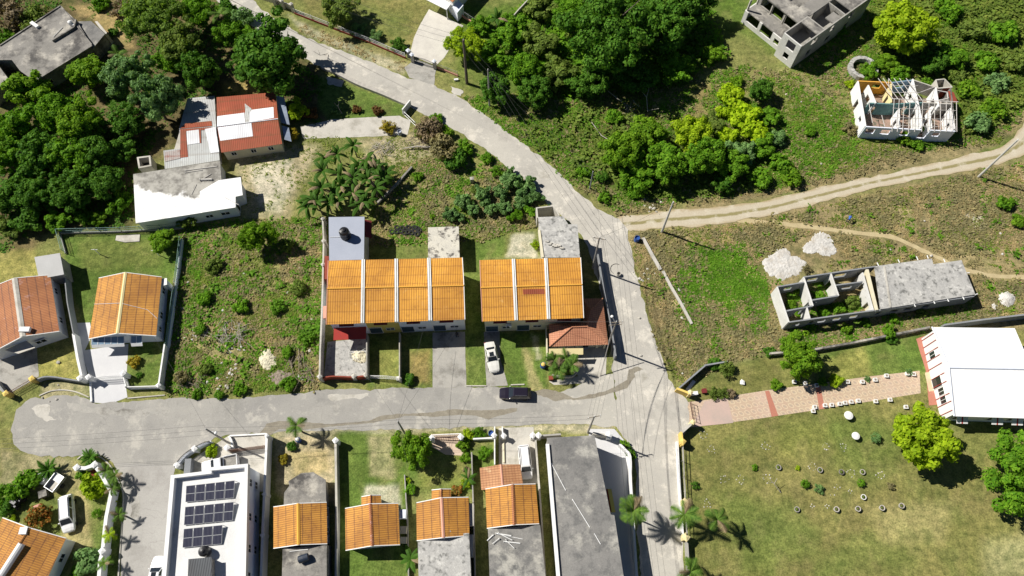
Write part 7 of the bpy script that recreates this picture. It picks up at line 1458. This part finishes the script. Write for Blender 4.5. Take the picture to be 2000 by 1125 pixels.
BUSHES = [
 (28, 25, 34, 'twiggy', 'brown', 'brown dry bush at the top left corner'), (72, 38, 28, 'twiggy', 'olive', 'olive bush above the old concrete roof'), (10, 72, 20, 'bush', 'mid', 'green bush at the left edge above the old roof'), (200, 8, 16, 'bush', 'mid', 'small green bush at the top edge above the yellow clearing'), (222, 62, 9, 'bush', 'dark', 'lone small bush in the yellow clearing'), (240, 18, 20, 'twiggy', 'brown', 'thin brown bush at the edge of the yellow clearing'), (470, 35, 24, 'twiggy', 'grey', 'grey bush beside the upper road at the top'), (440, 18, 20, 'bush', 'dark', 'dark bush at the top end of the upper road'),
 (575, 264, 14, 'twiggy', 'croton', 'olive-gold bush at the right corner of the zinc-roofed house'), (606, 222, 14, 'bush', 'redbush', 'reddish bush next to the yellow-green tree by the zinc roof'), (697, 213, 9, 'bush', 'redbush', 'left of the two round reddish bushes on the small lawn'), (736, 216, 10, 'bush', 'redbush', 'right of the two round reddish bushes on the small lawn'), (757, 249, 14, 'twiggy', 'croton', 'golden bush at the end of the pale drive'), (657, 214, 10, 'twiggy', 'grey', 'sparse grey bush on the small lawn'),
 (700, 57, 14, 'twiggy', 'grey', 'leftmost small bush inside the white railed fence'), (735, 70, 13, 'twiggy', 'grey', 'middle small bush inside the white railed fence'), (778, 88, 15, 'twiggy', 'dark', 'small bush inside the white railed fence nearest the gate'),
 (836, 250, 30, 'twiggy', 'brown', 'large brown brushwood thicket by the road bend'), (858, 288, 32, 'twiggy', 'scrub', 'dull brown thicket below the large brushwood thicket'), (888, 308, 24, 'bush', 'dark', 'dark bush at the shaded side of the dull thicket'), (874, 258, 15, 'bush', 'bright', 'bright round bush by the road bend'), (906, 288, 17, 'bush', 'mid', 'green bush below the bright round bush'), (852, 232, 12, 'bush', 'mid', 'small bush at the top of the brushwood thicket'), (950, 310, 13, 'bush', 'mid', 'bush on the verge of the road bend'), (970, 335, 12, 'twiggy', 'mid', 'second bush down the verge of the road bend'), (820, 265, 16, 'twiggy', 'olive', 'olive scrub left of the brushwood thicket'), (930, 372, 10, 'bush', 'olive', 'small dark bush in the field behind the terraces'), (816, 344, 10, 'bush', 'mid', 'small bush at the end of the slanting low wall'),
 (1430, 192, 26, 'bush', 'vine', 'topmost yellow vine bush right of the central wood'), (1452, 228, 30, 'bush', 'vine', 'largest yellow vine bush'), (1470, 262, 26, 'bush', 'vine', 'lower right yellow vine bush'), (1420, 268, 22, 'bush', 'vine', 'lower left yellow vine bush'), (1412, 218, 15, 'bush', 'vine', 'small yellow vine bush left of the largest one'), (1440, 160, 13, 'bush', 'bright', 'bright bush above the yellow vines'), (1530, 320, 22, 'bush', 'mid', 'green bush right of the clump above the track'), (1545, 348, 20, 'bush', 'bright', 'bright bush nearest the track below the clump'), (1480, 350, 22, 'bush', 'mid', 'green bush on the lower side of the clump above the track'), (1515, 270, 18, 'bush', 'grey', 'grey-green bush right of the lower yellow vine'), (1410, 355, 24, 'bush', 'dark', 'dark bush in the shade above the track'), (1180, 385, 12, 'bush', 'mid', 'small bush at the corner of the road and the track'), (1245, 375, 18, 'bush', 'mid', 'bush below the left of the clump above the track'), (1175, 350, 14, 'twiggy', 'dark', 'bush beside the slim dark pole'), (1140, 335, 14, 'bush', 'mid', 'bush on the bank above the road bend'), (1200, 230, 16, 'bush', 'mid', 'bush among the fallen bare trunks'),
 (1905, 242, 24, 'bush', 'grey', 'grey-green bush right of the roofless white house'), (1768, 272, 14, 'bush', 'bright', 'left bush against the front of the roofless house'), (1790, 285, 12, 'bush', 'mid', 'right bush against the front of the roofless house'), (1805, 250, 10, 'bush', 'bright', 'small bush growing on the front wall of the roofless house'), (1948, 160, 22, 'bush', 'grey', 'grey-green bush in the scrub at the right edge'), (1900, 60, 26, 'bush', 'olive', 'olive bush in the scrub at the top right'), (1960, 60, 28, 'bush', 'mid', 'green bush in the top right corner scrub'), (1985, 120, 24, 'bush', 'olive', 'olive bush at the right edge of the scrub'), (1920, 120, 24, 'bush', 'mid', 'green bush in the middle of the right scrub'), (1890, 180, 22, 'bush', 'bright', 'bright bush right of the ruin above its grey-green neighbour'), (1940, 215, 22, 'bush', 'bright', 'bright bush above the end of the dirt track'), (1850, 20, 26, 'bush', 'mid', 'green bush at the top edge right of the yellow-green tree'), (1815, 165, 14, 'bush', 'mid', 'bush behind the middle of the roofless house'), (1870, 152, 18, 'bush', 'olive', 'olive bush behind the right end of the roofless house'), (1760, 145, 18, 'bush', 'mid', 'bush behind the left rooms of the roofless house'), (1660, 165, 9, 'bush', 'yellow', 'small yellow-green bush at the left gable of the ruin'), (1660, 250, 13, 'twiggy', 'scrub', 'brown bush left of the roofless white house'), (1580, 255, 12, 'bush', 'mid', 'lone bush in the clearing left of the ruin'), (1640, 60, 12, 'bush', 'mid', 'bush against the shaded wall of the concrete frame building'),
 (1398, 712, 14, 'bush', 'dark', 'dark bush on the wall above the church lawn'), (1418, 717, 17, 'twiggy', 'olive', 'olive bush beside the dark bush on the church wall'), (1503, 686, 11, 'bush', 'dark', 'dark bush left of the round dense tree'), (1516, 753, 12, 'bush', 'bright', 'round bright shrub at the edge of the patterned walk'), (1633, 745, 14, 'bush', 'yellow', 'yellow-green shrub among the white planters'), (1606, 747, 9, 'bush', 'mid', 'small green shrub left of the yellow-green shrub'), (1394, 769, 11, 'twiggy', 'olive', 'leftmost clump of the low hedge by the walk entrance'), (1412, 768, 11, 'twiggy', 'olive', 'middle clump of the low hedge by the walk entrance'), (1430, 768, 10, 'twiggy', 'brown', 'rightmost clump of the low hedge by the walk entrance'), (1742, 664, 10, 'bush', 'dark', 'dark bush on the church lawn under the small tree'),
 (1573, 943, 10, 'twiggy', 'mid', 'taller green plant among the stone rings'), (1600, 955, 9, 'twiggy', 'grey', 'grey plant right of the taller green plant'), (1683, 945, 9, 'twiggy', 'mid', 'sparse green plant in the church field'), (1740, 950, 7, 'twiggy', 'scrub', 'small brown plant near the yellow-green tree'), (1558, 914, 5, 'bush', 'yellow', 'tiny yellowish plant in the church field'), (1475, 913, 6, 'bush', 'mid', 'tiny green plant near the upper left of the field'), (1358, 948, 8, 'twiggy', 'dark', 'dark straggly plant beside the field fence'), (1712, 858, 11, 'twiggy', 'grey', 'grey shrub at the left rim of the yellow-green tree'), (1775, 727, 7, 'twiggy', 'grey', 'grey plant in the flower bed at the end of the walk'), (1694, 740, 6, 'twiggy', 'grey', 'small grey plant between two upper planters'),
 (900, 862, 0, None, None, None), (905, 868, 13, 'bush', 'bright', 'upper vine on the wall right of the pink entrance'), (913, 850, 12, 'bush', 'yellow', 'yellow-green vine top right of the pink entrance'), (909, 895, 10, 'bush', 'bright', 'lower vine hanging on the thin wall'), (947, 886, 13, 'bush', 'mid', 'green shrub in the yard left of the drive pillars'), (935, 845, 12, 'twiggy', 'mid', 'spiky green shrub beside the blue drum'), (910, 945, 10, 'twiggy', 'yellow', 'yellowish plant against the thin wall'), (893, 960, 12, 'bush', 'flame', 'orange flowering bush at the small porch'), (800, 958, 11, 'bush', 'mid', 'small bush on the low wall below the round tree'), (796, 940, 7, 'bush', 'yellow', 'tiny yellow-green bush above the low wall bush'), (910, 917, 6, 'twiggy', 'brown', 'round dry wreath of twigs at the thin wall'),
 (415, 880, 13, 'bush', 'yellow', 'yellow-green shrub inside the curved corner wall'), (262, 706, 12, 'bush', 'croton', 'golden shrub on the front lawn of the awning bungalow'), (272, 732, 6, 'bush', 'dark', 'small dark plant on the front lawn of the awning bungalow'), (797, 742, 12, 'bush', 'dark', 'dark shrub at the gate of the white terrace house'), (554, 897, 10, 'bush', 'croton', 'variegated shrub in the sandy plot'), (572, 872, 10, 'bush', 'dark', 'dark round shrub in the sandy plot'),
 (55, 948, 25, 'bush', 'mid', 'big green bush in the bottom left yard'), (22, 960, 24, 'twiggy', 'mid', 'loose green bush at the left edge of the bottom left yard'), (10, 990, 18, 'bush', 'dark', 'dark bush at the bottom left edge'), (182, 947, 24, 'bush', 'yellow', 'yellow-green shrub inside the zigzag white wall'), (160, 925, 12, 'bush', 'mid', 'green shrub at the top of the zigzag white wall'), (75, 1005, 26, 'twiggy', 'flame', 'orange-leaved shrub by the bottom left roof'), (190, 1000, 10, 'twiggy', 'mid', 'thin shrub along the inside of the zigzag wall'), (165, 1095, 26, 'bush', 'grey', 'grey-green bush at the bottom of the yard'), (150, 1120, 18, 'bush', 'mid', 'green bush at the bottom edge of the yard'), (24, 1012, 8, 'bush', 'yellow', 'pale shrub at the roof corner in the bottom left'), (220, 982, 7, 'bush', 'yellow', 'small yellowish plant outside the zigzag wall'),
 (1220, 868, 9, 'bush', 'mid', 'upper clump of the hedge outside the curved forecourt wall'), (1228, 880, 9, 'bush', 'dark', 'middle clump of the hedge outside the curved forecourt wall'), (1236, 889, 8, 'bush', 'mid', 'lower clump of the hedge outside the curved forecourt wall'), (1062, 411, 7, 'bush', 'mid', 'plant inside the tall walled enclosure'), (1085, 410, 0, None, None, None), (1045, 478, 9, 'twiggy', 'yellow', 'small yellowish bush beside the grey stained annex'), (845, 424, 6, 'bush', 'bright', 'tiny bright bush behind the blotched annex'), (1515, 548, 0, None, None, None), (1555, 568, 8, 'bush', 'bright', 'weeds in the back left open room'), (1548, 597, 11, 'bush', 'bright', 'bright weeds filling the front left open room'), (1602, 582, 12, 'bush', 'mid', 'weeds on the floor of the second open room'), (1610, 612, 10, 'bush', 'mid', 'weeds on the floor of the widest open room'), (1666, 590, 14, 'bush', 'olive', 'olive weeds spread on the widest open room floor'), (1638, 604, 12, 'bush', 'mid', 'second weed clump in the widest open room'), (1560, 612, 7, 'bush', 'bright', 'weeds in the smallest open room'), (1582, 640, 10, 'bush', 'mid', 'shrub along the front of the long unfinished building'), (1655, 640, 11, 'bush', 'bright', 'second shrub along the front of the long unfinished building'), (1690, 630, 9, 'bush', 'mid', 'third shrub along the front of the long unfinished building'), (1745, 622, 10, 'bush', 'mid', 'fourth shrub along the front of the long unfinished building'), (1800, 612, 10, 'bush', 'olive', 'fifth shrub along the front of the long unfinished building'), (1575, 525, 9, 'twiggy', 'scrub', 'round brown bush beside the larger marl heap'), (1965, 395, 16, 'bush', 'mid', 'green bush at the right edge below the track'), (1985, 430, 14, 'bush', 'bright', 'bright bush at the right edge below the track'),
 (350, 740, 16, 'twiggy', 'scrub', 'brown scrub at the lower left corner of the weedy lot'), (470, 760, 13, 'bush', 'mid', 'green bush at the street edge of the weedy lot'), (560, 752, 16, 'bush', 'mid', 'lush bush at the lower right of the weedy lot'), (400, 720, 13, 'bush', 'olive', 'olive bush in the weedy lot left of the white rubble'), (470, 600, 15, 'bush', 'mid', 'green bush above the brushwood heap in the lot'), (560, 690, 11, 'bush', 'mid', 'bush between the sand heap and the stick pile'), (420, 520, 16, 'bush', 'olive', 'olive bush in the upper weedy lot'), (580, 560, 16, 'bush', 'olive', 'olive bush near the long boundary wall'), (540, 600, 14, 'bush', 'weedlush', 'lush bush in the middle of the weedy lot'), (390, 640, 12, 'bush', 'weedlush', 'lush bush near the white garden wall in the lot'), (600, 660, 14, 'bush', 'weedlush', 'lush bush above the stick pile'), (430, 770, 10, 'bush', 'weedlush', 'lush bush at the street side of the weedy lot'), (385, 770, 10, 'bush', 'mid', 'small bush at the street side left of the lush bush'), (560, 480, 14, 'bush', 'olive', 'olive bush right of the dense lone tree'), (400, 580, 15, 'bush', 'mid', 'green bush at the left of the weedy lot'),
]
CAS = [(880, 418, 15), (906, 396, 17), (924, 408, 14), (950, 386, 18), (975, 378, 15), (1000, 358, 20), (1025, 372, 18), (1044, 388, 15), (1020, 400, 15), (985, 404, 15), (960, 412, 13), (998, 342, 13), (1036, 358, 14), (940, 372, 12), (902, 426, 9), (1005, 420, 14), (1040, 412, 14)]
for a in BUSHES:
    if a[2]: plant(*a[:6])
CW = ['lowest left', 'second from the left', 'third from the left', 'wide upper left', 'middle upper', 'tallest upper', 'upper right', 'far right', 'right of centre', 'central', 'lower central', 'topmost', 'roadside', 'small upper left', 'smallest lower left', 'shaded lower', 'shaded lower right']
for (x, y, r), wd in zip(CAS, CW): plant(x, y, r, 'cassava', 'grey' if 'shaded' not in wd else 'mid', f'{wd} broad-leaved grey-green bush of the row behind the shorter terrace', 1.1, 'broad-leaved bushes behind the shorter terrace')
# ---- palms
def frond_mesh(name, Lf, droop, w_, n=13, leaf=.5):
    vs = []; fs = []; 
    pts = [Vector((Lf * t * math.cos(droop * t * .55), 0, Lf * (.38 * t - droop * t * t * .62))) for t in [k / n for k in range(n + 1)]]
    for i in range(n):
        a, b_ = pts[i], pts[i + 1]; d = (b_ - a).normalized(); o = len(vs); vs += [a + Vector((0, .025, 0)), a - Vector((0, .025, 0)), b_ - Vector((0, .02, 0)), b_ + Vector((0, .02, 0))]; fs.append((o, o + 1, o + 2, o + 3))
        t = (i + .5) / n; ll = leaf * math.sin(math.pi * min(1, t * .85 + .14)) ** .7
        for s in (1, -1):
            c = (a + b_) / 2; tip = c + Vector((d.x * ll * .65, s * ll, d.z * ll * .6 - ll * .35)); o = len(vs); vs += [c - d * w_, tip, c + d * w_]; fs.append((o, o + 1, o + 2))
    me = bpy.data.meshes.new(name); me.from_pydata(vs, [], fs); me.materials.append(L['palm']); return me
def banana_mesh(name, Lf, w_):
    vs = []; fs = []; n = 7
    for i in range(n + 1):
        t = i / n; x = Lf * t; z = Lf * (.75 * t - .95 * t * t); ww = w_ * math.sin(math.pi * min(1, max(.04, t * .96 + .03))) ** .6
        vs += [(x, -ww, z - ww * .35), (x, 0, z), (x, ww, z - ww * .35)]
        if i: o = 3 * i; fs += [(o - 3, o - 2, o + 1, o), (o - 2, o - 1, o + 2, o + 1)]
    me = bpy.data.meshes.new(name); me.from_pydata(vs, [], fs); me.materials.append(L['banana']); return me
FR = [frond_mesh('frond', 1.0, d, .045, 12, .30) for d in (.7, 1.0, 1.35)]; FRS = [frond_mesh('frond', 1.0, d, .05, 14, .16) for d in (.5, .8)]; FB = [banana_mesh('leaf_blade', 1.0, w_) for w_ in (.13, .165)]
def palm(px, py, h, Lf, nf, label, fr=FR, name='palm_tree', cat='palm', group=None, leaf='palm', r=.13, lean=0):
    NPL[0] += 1; rr = random.Random(NPL[0] * 31); x, y = P(px, py, h); root = thing(name, label, cat, (x, y, 0), group)
    MB().tube([(0, 0, 0), (lean * .4, 0, h * .5), (lean, 0, h)], r, 8, r * .7).build('trunk', M['bark'], None).parent = root
    root.rotation_euler = (rr.uniform(-.05, .05), rr.uniform(-.05, .05), rr.uniform(0, 6))
    for k in range(nf):
        o = bpy.data.objects.new('frond' if fr is not FB else 'leaf_blade', fr[k % len(fr)]); C.objects.link(o); o.parent = root; o.location = (lean, 0, h); a = 2.4 * k + rr.uniform(-.25, .25); s = Lf * rr.uniform(.8, 1.1)
        o.rotation_euler = (rr.uniform(-.25, .25), (rr.uniform(-.9, .3) if fr is FB else rr.uniform(-.5, .15)) if k % 3 else -.6, a); o.scale = (s, s, s)
        lf = 'brown' if k % 8 == 6 and fr is not FRS else leaf
        if lf != 'palm': o.material_slots[0].link = 'OBJECT'; o.material_slots[0].material = L[lf]
for a in [(1236, 995, 5.2, 2.5, 15, 'full palm standing on the forecourt wall beside the main road'), (1338, 1008, 4.2, 2.4, 9, 'palm on the verge at the field fence, left of its neighbour'), (1398, 1016, 4.2, 2.3, 8, 'palm standing in the church field right of the fence palm'), (1346, 1118, 3.5, 2.2, 9, 'palm cut by the bottom edge below the field fence'), (580, 834, 3.2, 1.9, 9, 'palm in the sandy plot at the street edge'), (434, 27, 4.5, 2.3, 10, 'dark palm at the top end of the upper road'), (232, 105, 3.5, 2.0, 9, 'palm right of the old concrete house')]: palm(*a)
for x, y, lab in [(1082, 705, 'left small palm in the curved garden wall'), (1106, 700, 'middle small palm in the curved garden wall'), (1118, 712, 'right small palm in the curved garden wall'), (1090, 722, 'lowest small palm in the curved garden wall')]: palm(x, y, 2.0, 1.8, 10, lab, group='small palms in the walled garden')
for x, y, lab in [(208, 920, 'top small palm on the lane verge'), (224, 930, 'second small palm on the lane verge'), (219, 955, 'third small palm on the lane verge'), (215, 1042, 'fourth small palm on the lane verge'), (205, 1100, 'lowest palm on the lane verge beside the white wall'), (233, 1005, 'short palm close to the lane kerb')]: palm(x, y, 1.9, 1.35, 8, lab, group='small palms along the lane verge', leaf='yellow' if 'fourth' in lab else 'palm')
palm(95, 918, .7, 1.9, 24, 'dark cycad at the left of the bottom left yard', FRS, 'cycad', 'cycad', leaf='dark', r=.25); palm(176, 893, .7, 1.5, 22, 'dark cycad at the street corner of the lane', FRS, 'cycad', 'cycad', leaf='dark', r=.25); palm(76, 1008, .6, 1.3, 18, 'green cycad within the orange-leaved shrub', FRS, 'cycad', 'cycad', leaf='mid', r=.2)
BAN = [(690, 285), (632, 310), (660, 302), (632, 335), (665, 345), (700, 322), (718, 335), (735, 330), (630, 368), (668, 365), (690, 380), (722, 352), (640, 400), (620, 398), (597, 405), (665, 395), (700, 400), (715, 395), (745, 350), (688, 350), (732, 370), (650, 380), (610, 388), (720, 315), (752, 338)]
BW = ['topmost', 'upper left', 'upper middle', 'left', 'inner left', 'upper right', 'right', 'far upper right', 'outer left', 'inner middle', 'central', 'right of centre', 'lower middle', 'lower left', 'leftmost lowest', 'low central', 'lower right', 'lowest right', 'far right', 'middle', 'rightmost lower', 'left of centre', 'second lowest left', 'second topmost', 'outermost right']
for (x, y), wd in zip(BAN, BW): palm(x, y, 2.6 + (x * 7 + y) % 10 * .1, 2.1, 9, f'{wd} banana plant of the grove above the blue-grey annex', FB, 'banana_plant', 'banana plant', 'banana plants above the blue-grey annex', 'banana', .12, .2)
palm(970, 38, 2.6, 2.2, 8, 'banana plant by the top house yard wall', FB, 'banana_plant', 'banana plant', None, 'banana', .12); palm(802, 1093, 1.6, 1.9, 8, 'banana plant on the low wall at the bottom edge', FB, 'banana_plant', 'banana plant', None, 'banana', .1); palm(914, 935, 1.4, 1.5, 7, 'small banana plant against the thin dark-capped wall', FB, 'banana_plant', 'banana plant', None, 'banana', .1)
# ---- bare trees
def bare(pts, label, r=.09, mat='deadwood'):
    root = thing('dead_tree', label, 'dead tree', pts[0][0]); 
    for k, q in enumerate(pts): MB().tube([Vector(p) for p in q], r if k == 0 else r * .6, 6, r * .35).build('trunk' if k == 0 else 'branch', M[mat], root)
g_ = lambda x, y, z: P3(x, y, z)
bare([[g_(1265, 218, .2), g_(1263, 190, 1.5), g_(1245, 168, 3.2)], [g_(1263, 190, 1.5), g_(1268, 170, 3)], [g_(1265, 216, .3), g_(1287, 212, 1.2)]], 'bare white trunk leaning at the lower edge of the central wood')
bare([[g_(1224, 206, .3), g_(1205, 192, .8), g_(1187, 177, 1.4)], [g_(1224, 206, .3), g_(1226, 228, .5)]], 'pale fallen branch left of the bare white trunk'); bare([[g_(1254, 213, .3), g_(1242, 203, .8)], [g_(1242, 203, .8), g_(1236, 195, 1)]], 'short pale branch between the two bare trunks', .07)
bare([[g_(1195, 277, .2), g_(1175, 265, .5), g_(1164, 250, .8)], [g_(1164, 250, .8), g_(1155, 238, .9)]], 'fallen pale log in the grass above the road bend', .11); bare([[g_(1525, 962, .1), g_(1512, 945, 1.2), g_(1500, 932, 1.8)], [g_(1512, 945, 1.2), g_(1518, 934, 1.7)], [g_(1510, 942, 1.2), g_(1499, 944, 1.8)]], 'leafless shrub in the church field', .06)
bare([[g_(668, 222, .1), g_(660, 208, 1.3), g_(652, 200, 1.9)], [g_(660, 208, 1.3), g_(662, 198, 2)]], 'thin bare sapling on the small green garden', .06); bare([[g_(845, 288, .3), g_(815, 286, .5), g_(786, 290, .3)]], 'thick pale log lying by the brushwood thicket', .22)
bare([[g_(640, 105, .2), g_(625, 108, 1.2), g_(612, 100, 1.8)], [g_(625, 108, 1.2), g_(622, 98, 2)], [g_(632, 107, .6), g_(650, 112, 1.0)]], 'grey bare shrub at the road edge by the very large dark tree', .06)
# ---- weeds, dry grass and undergrowth that nobody could count
def regions(seed, n, polys, not_in=(), size=(.25, .5), blades=5, mat='weed', name='weeds', hgt=.25, lo=0):
    rs = np.random.RandomState(seed); allp = []
    for poly, cnt in polys:
        xs, ys = zip(*poly); px = rs.uniform(min(xs), max(xs), cnt * 5); py = rs.uniform(min(ys), max(ys), cnt * 5); ok = sdist(px, py, poly) < 0
        for q in not_in: ok &= sdist(px, py, q) > 3
        t = 1.0 / (F * CT + (py - 562.5) * ST) * CAM_H; X_ = (px - 1000) * t; Y_ = (F * ST - (py - 562.5) * CT) * t
        cl = fbm(X_ + seed * 11, Y_, .22, 5) + lo; ok &= rs.rand(len(px)) < np.clip((cl - .42) * 7, .02, 1)
        i = np.where(ok)[0][:cnt]; allp.append(np.stack([X_[i], Y_[i], np.zeros(len(i))], 1))
    c = np.concatenate(allp); m = len(c); s = rs.uniform(*size, m); k = np.repeat(np.arange(m), blades); nb = len(k)
    a = rs.rand(nb) * 6.283; el = rs.uniform(.03, .55, nb); ln = s[k] * rs.uniform(.5, 1.1, nb)
    d = np.stack([np.cos(a) * np.cos(el), np.sin(a) * np.cos(el), np.sin(el)], 1); sd = np.stack([-np.sin(a), np.cos(a), np.zeros(nb)], 1) * (ln * .28)[:, None]
    b0 = c[k] + np.stack([rs.normal(size=nb) * s[k] * .45, rs.normal(size=nb) * s[k] * .45, rs.rand(nb) * hgt * s[k]], 1); tip = b0 + d * ln[:, None]; mid = b0 + d * (ln * .5)[:, None]
    co = np.stack([b0, mid + sd, tip, mid - sd], 1).reshape(-1, 3)
    mesh_np(name, co, np.arange(4 * nb).reshape(-1, 4), [L[mat]], 'stuff')
ROADS = [[(x, y - 5) for x, y in FPC[1:]] + [(x, y + 5) for x, y in FPC[:0:-1]], MAIN_W + MAIN_E[::-1], SIDE_N + SIDE_S, [(1205, 424), (1400, 405), (1600, 367), (1800, 325), (1962, 283), (2010, 225), (2020, 290), (1970, 318), (1800, 353), (1600, 400), (1400, 441), (1230, 452)]]
BLD = [[(1505, 560), (1570, 538), (1880, 505), (1910, 580), (1530, 645)], [(1670, 150), (1870, 155), (1870, 270), (1680, 270)], [(1440, 50), (1460, -10), (1680, -10), (1545, 135)], [(1480, 520), (1530, 480), (1610, 450), (1640, 490), (1590, 540), (1500, 550)]]
LOT = [(350, 450), (470, 430), (640, 425), (622, 760), (328, 772), (335, 620)]; SOUTH = [(1240, 455), (1440, 440), (1640, 395), (2000, 318), (2000, 612), (1820, 645), (1500, 688), (1420, 705), (1335, 755), (1290, 690)]
NORTH = [(900, 190), (960, 190), (1180, 150), (1440, 130), (1560, 140), (1700, 0), (2000, 0), (2000, 220), (1950, 280), (1760, 300), (1560, 365), (1200, 412), (1120, 360), (1000, 262)]
BACK = [(735, 340), (860, 300), (950, 300), (1050, 385), (1050, 440), (940, 470), (720, 480), (725, 420)]; WOOD = [(0, 0), (430, 0), (640, 160), (630, 240), (560, 240), (360, 190), (270, 330), (260, 440), (100, 450), (0, 500)]
STRIPS = [(1225, 455), (1262, 462), (1355, 640), (1320, 740), (1290, 690)]
regions(1, 0, [(LOT, 3600), (SOUTH, 2400), (NORTH, 8500), (BACK, 1300), (STRIPS, 250)], ROADS + BLD, (.18, .42), 8, 'weed', 'weeds')
regions(2, 0, [(LOT, 1100), (SOUTH, 300), (NORTH, 4800), (BACK, 400)], ROADS + BLD, (.25, .6), 9, 'weedlush', 'undergrowth')
regions(3, 0, [(LOT, 2600), (SOUTH, 6500), (NORTH, 2200), (BACK, 1500), (STRIPS, 700), ([(575, 40), (790, 120), (785, 140), (590, 70)], 150), ([(1195, 395), (1500, 375), (1760, 290), (1900, 280), (1560, 375), (1200, 420)], 900)], ROADS + BLD, (.18, .4), 8, 'straw', 'dry_grass')
regions(4, 0, [(SOUTH, 3400), (NORTH, 1500), (LOT, 900), (BACK, 700), ([(1195, 395), (1500, 375), (1760, 290), (1900, 280), (1560, 375), (1200, 420)], 700)], ROADS + BLD, (.3, .65), 8, 'scrub', 'brown_scrub')
regions(5, 0, [(WOOD, 2600), ([(895, 240), (960, 290), (1060, 380), (1080, 420), (1000, 350)], 200)], ROADS, (.3, .6), 7, 'dark', 'undergrowth')
regions(6, 0, [([(1535, 650), (1900, 592), (1900, 615), (1560, 680)], 700), ([(1320, 490), (1495, 470), (1500, 640), (1400, 715), (1340, 640)], 3600), ([(1700, 0), (2000, 0), (2000, 200), (1900, 240), (1870, 150), (1720, 130)], 1200)], BLD, (.22, .5), 9, 'weedlush', 'weeds')
SCR = [(1700, 20), (1720, -10), (2010, -10), (2010, 190), (1940, 240), (1885, 265), (1872, 150), (1720, 140)]; SC2 = [(960, 60), (1100, 190), (1260, 170), (1420, 120), (1380, 0), (1040, 0)]
regions(7, 0, [(SC2, 900)], BLD, (.5, 1.1), 14, 'mid', 'undergrowth', .9, .12); regions(12, 0, [(SCR, 1700)], BLD, (.4, .9), 12, 'weed', 'weeds', .7, .12); regions(8, 0, [(SCR, 1100), (SC2, 500), ([(1000, 250), (1180, 190), (1420, 260), (1560, 340), (1480, 372), (1200, 400)], 420)], BLD + ROADS, (.45, .95), 12, 'olive', 'undergrowth', .9, .06)
regions(9, 0, [(SCR, 500), (LOT, 200), (SOUTH, 60)], BLD + ROADS, (.35, .7), 12, 'weedlush', 'weeds', .7, .03)
regions(10, 0, [([(470, 330), (590, 262), (690, 280), (600, 400), (480, 420)], 260), ([(600, 268), (780, 268), (860, 300), (740, 340)], 260)], [], (.15, .35), 7, 'weed', 'weeds', .25, .05)
regions(11, 0, [([(1530, 565), (1572, 555), (1582, 600), (1545, 612)], 80), ([(1580, 550), (1622, 545), (1632, 575), (1592, 583)], 70), ([(1592, 600), (1690, 585), (1698, 602), (1560, 622)], 150)], [], (.2, .45), 9, 'weedlush', 'weeds', .4, .2)
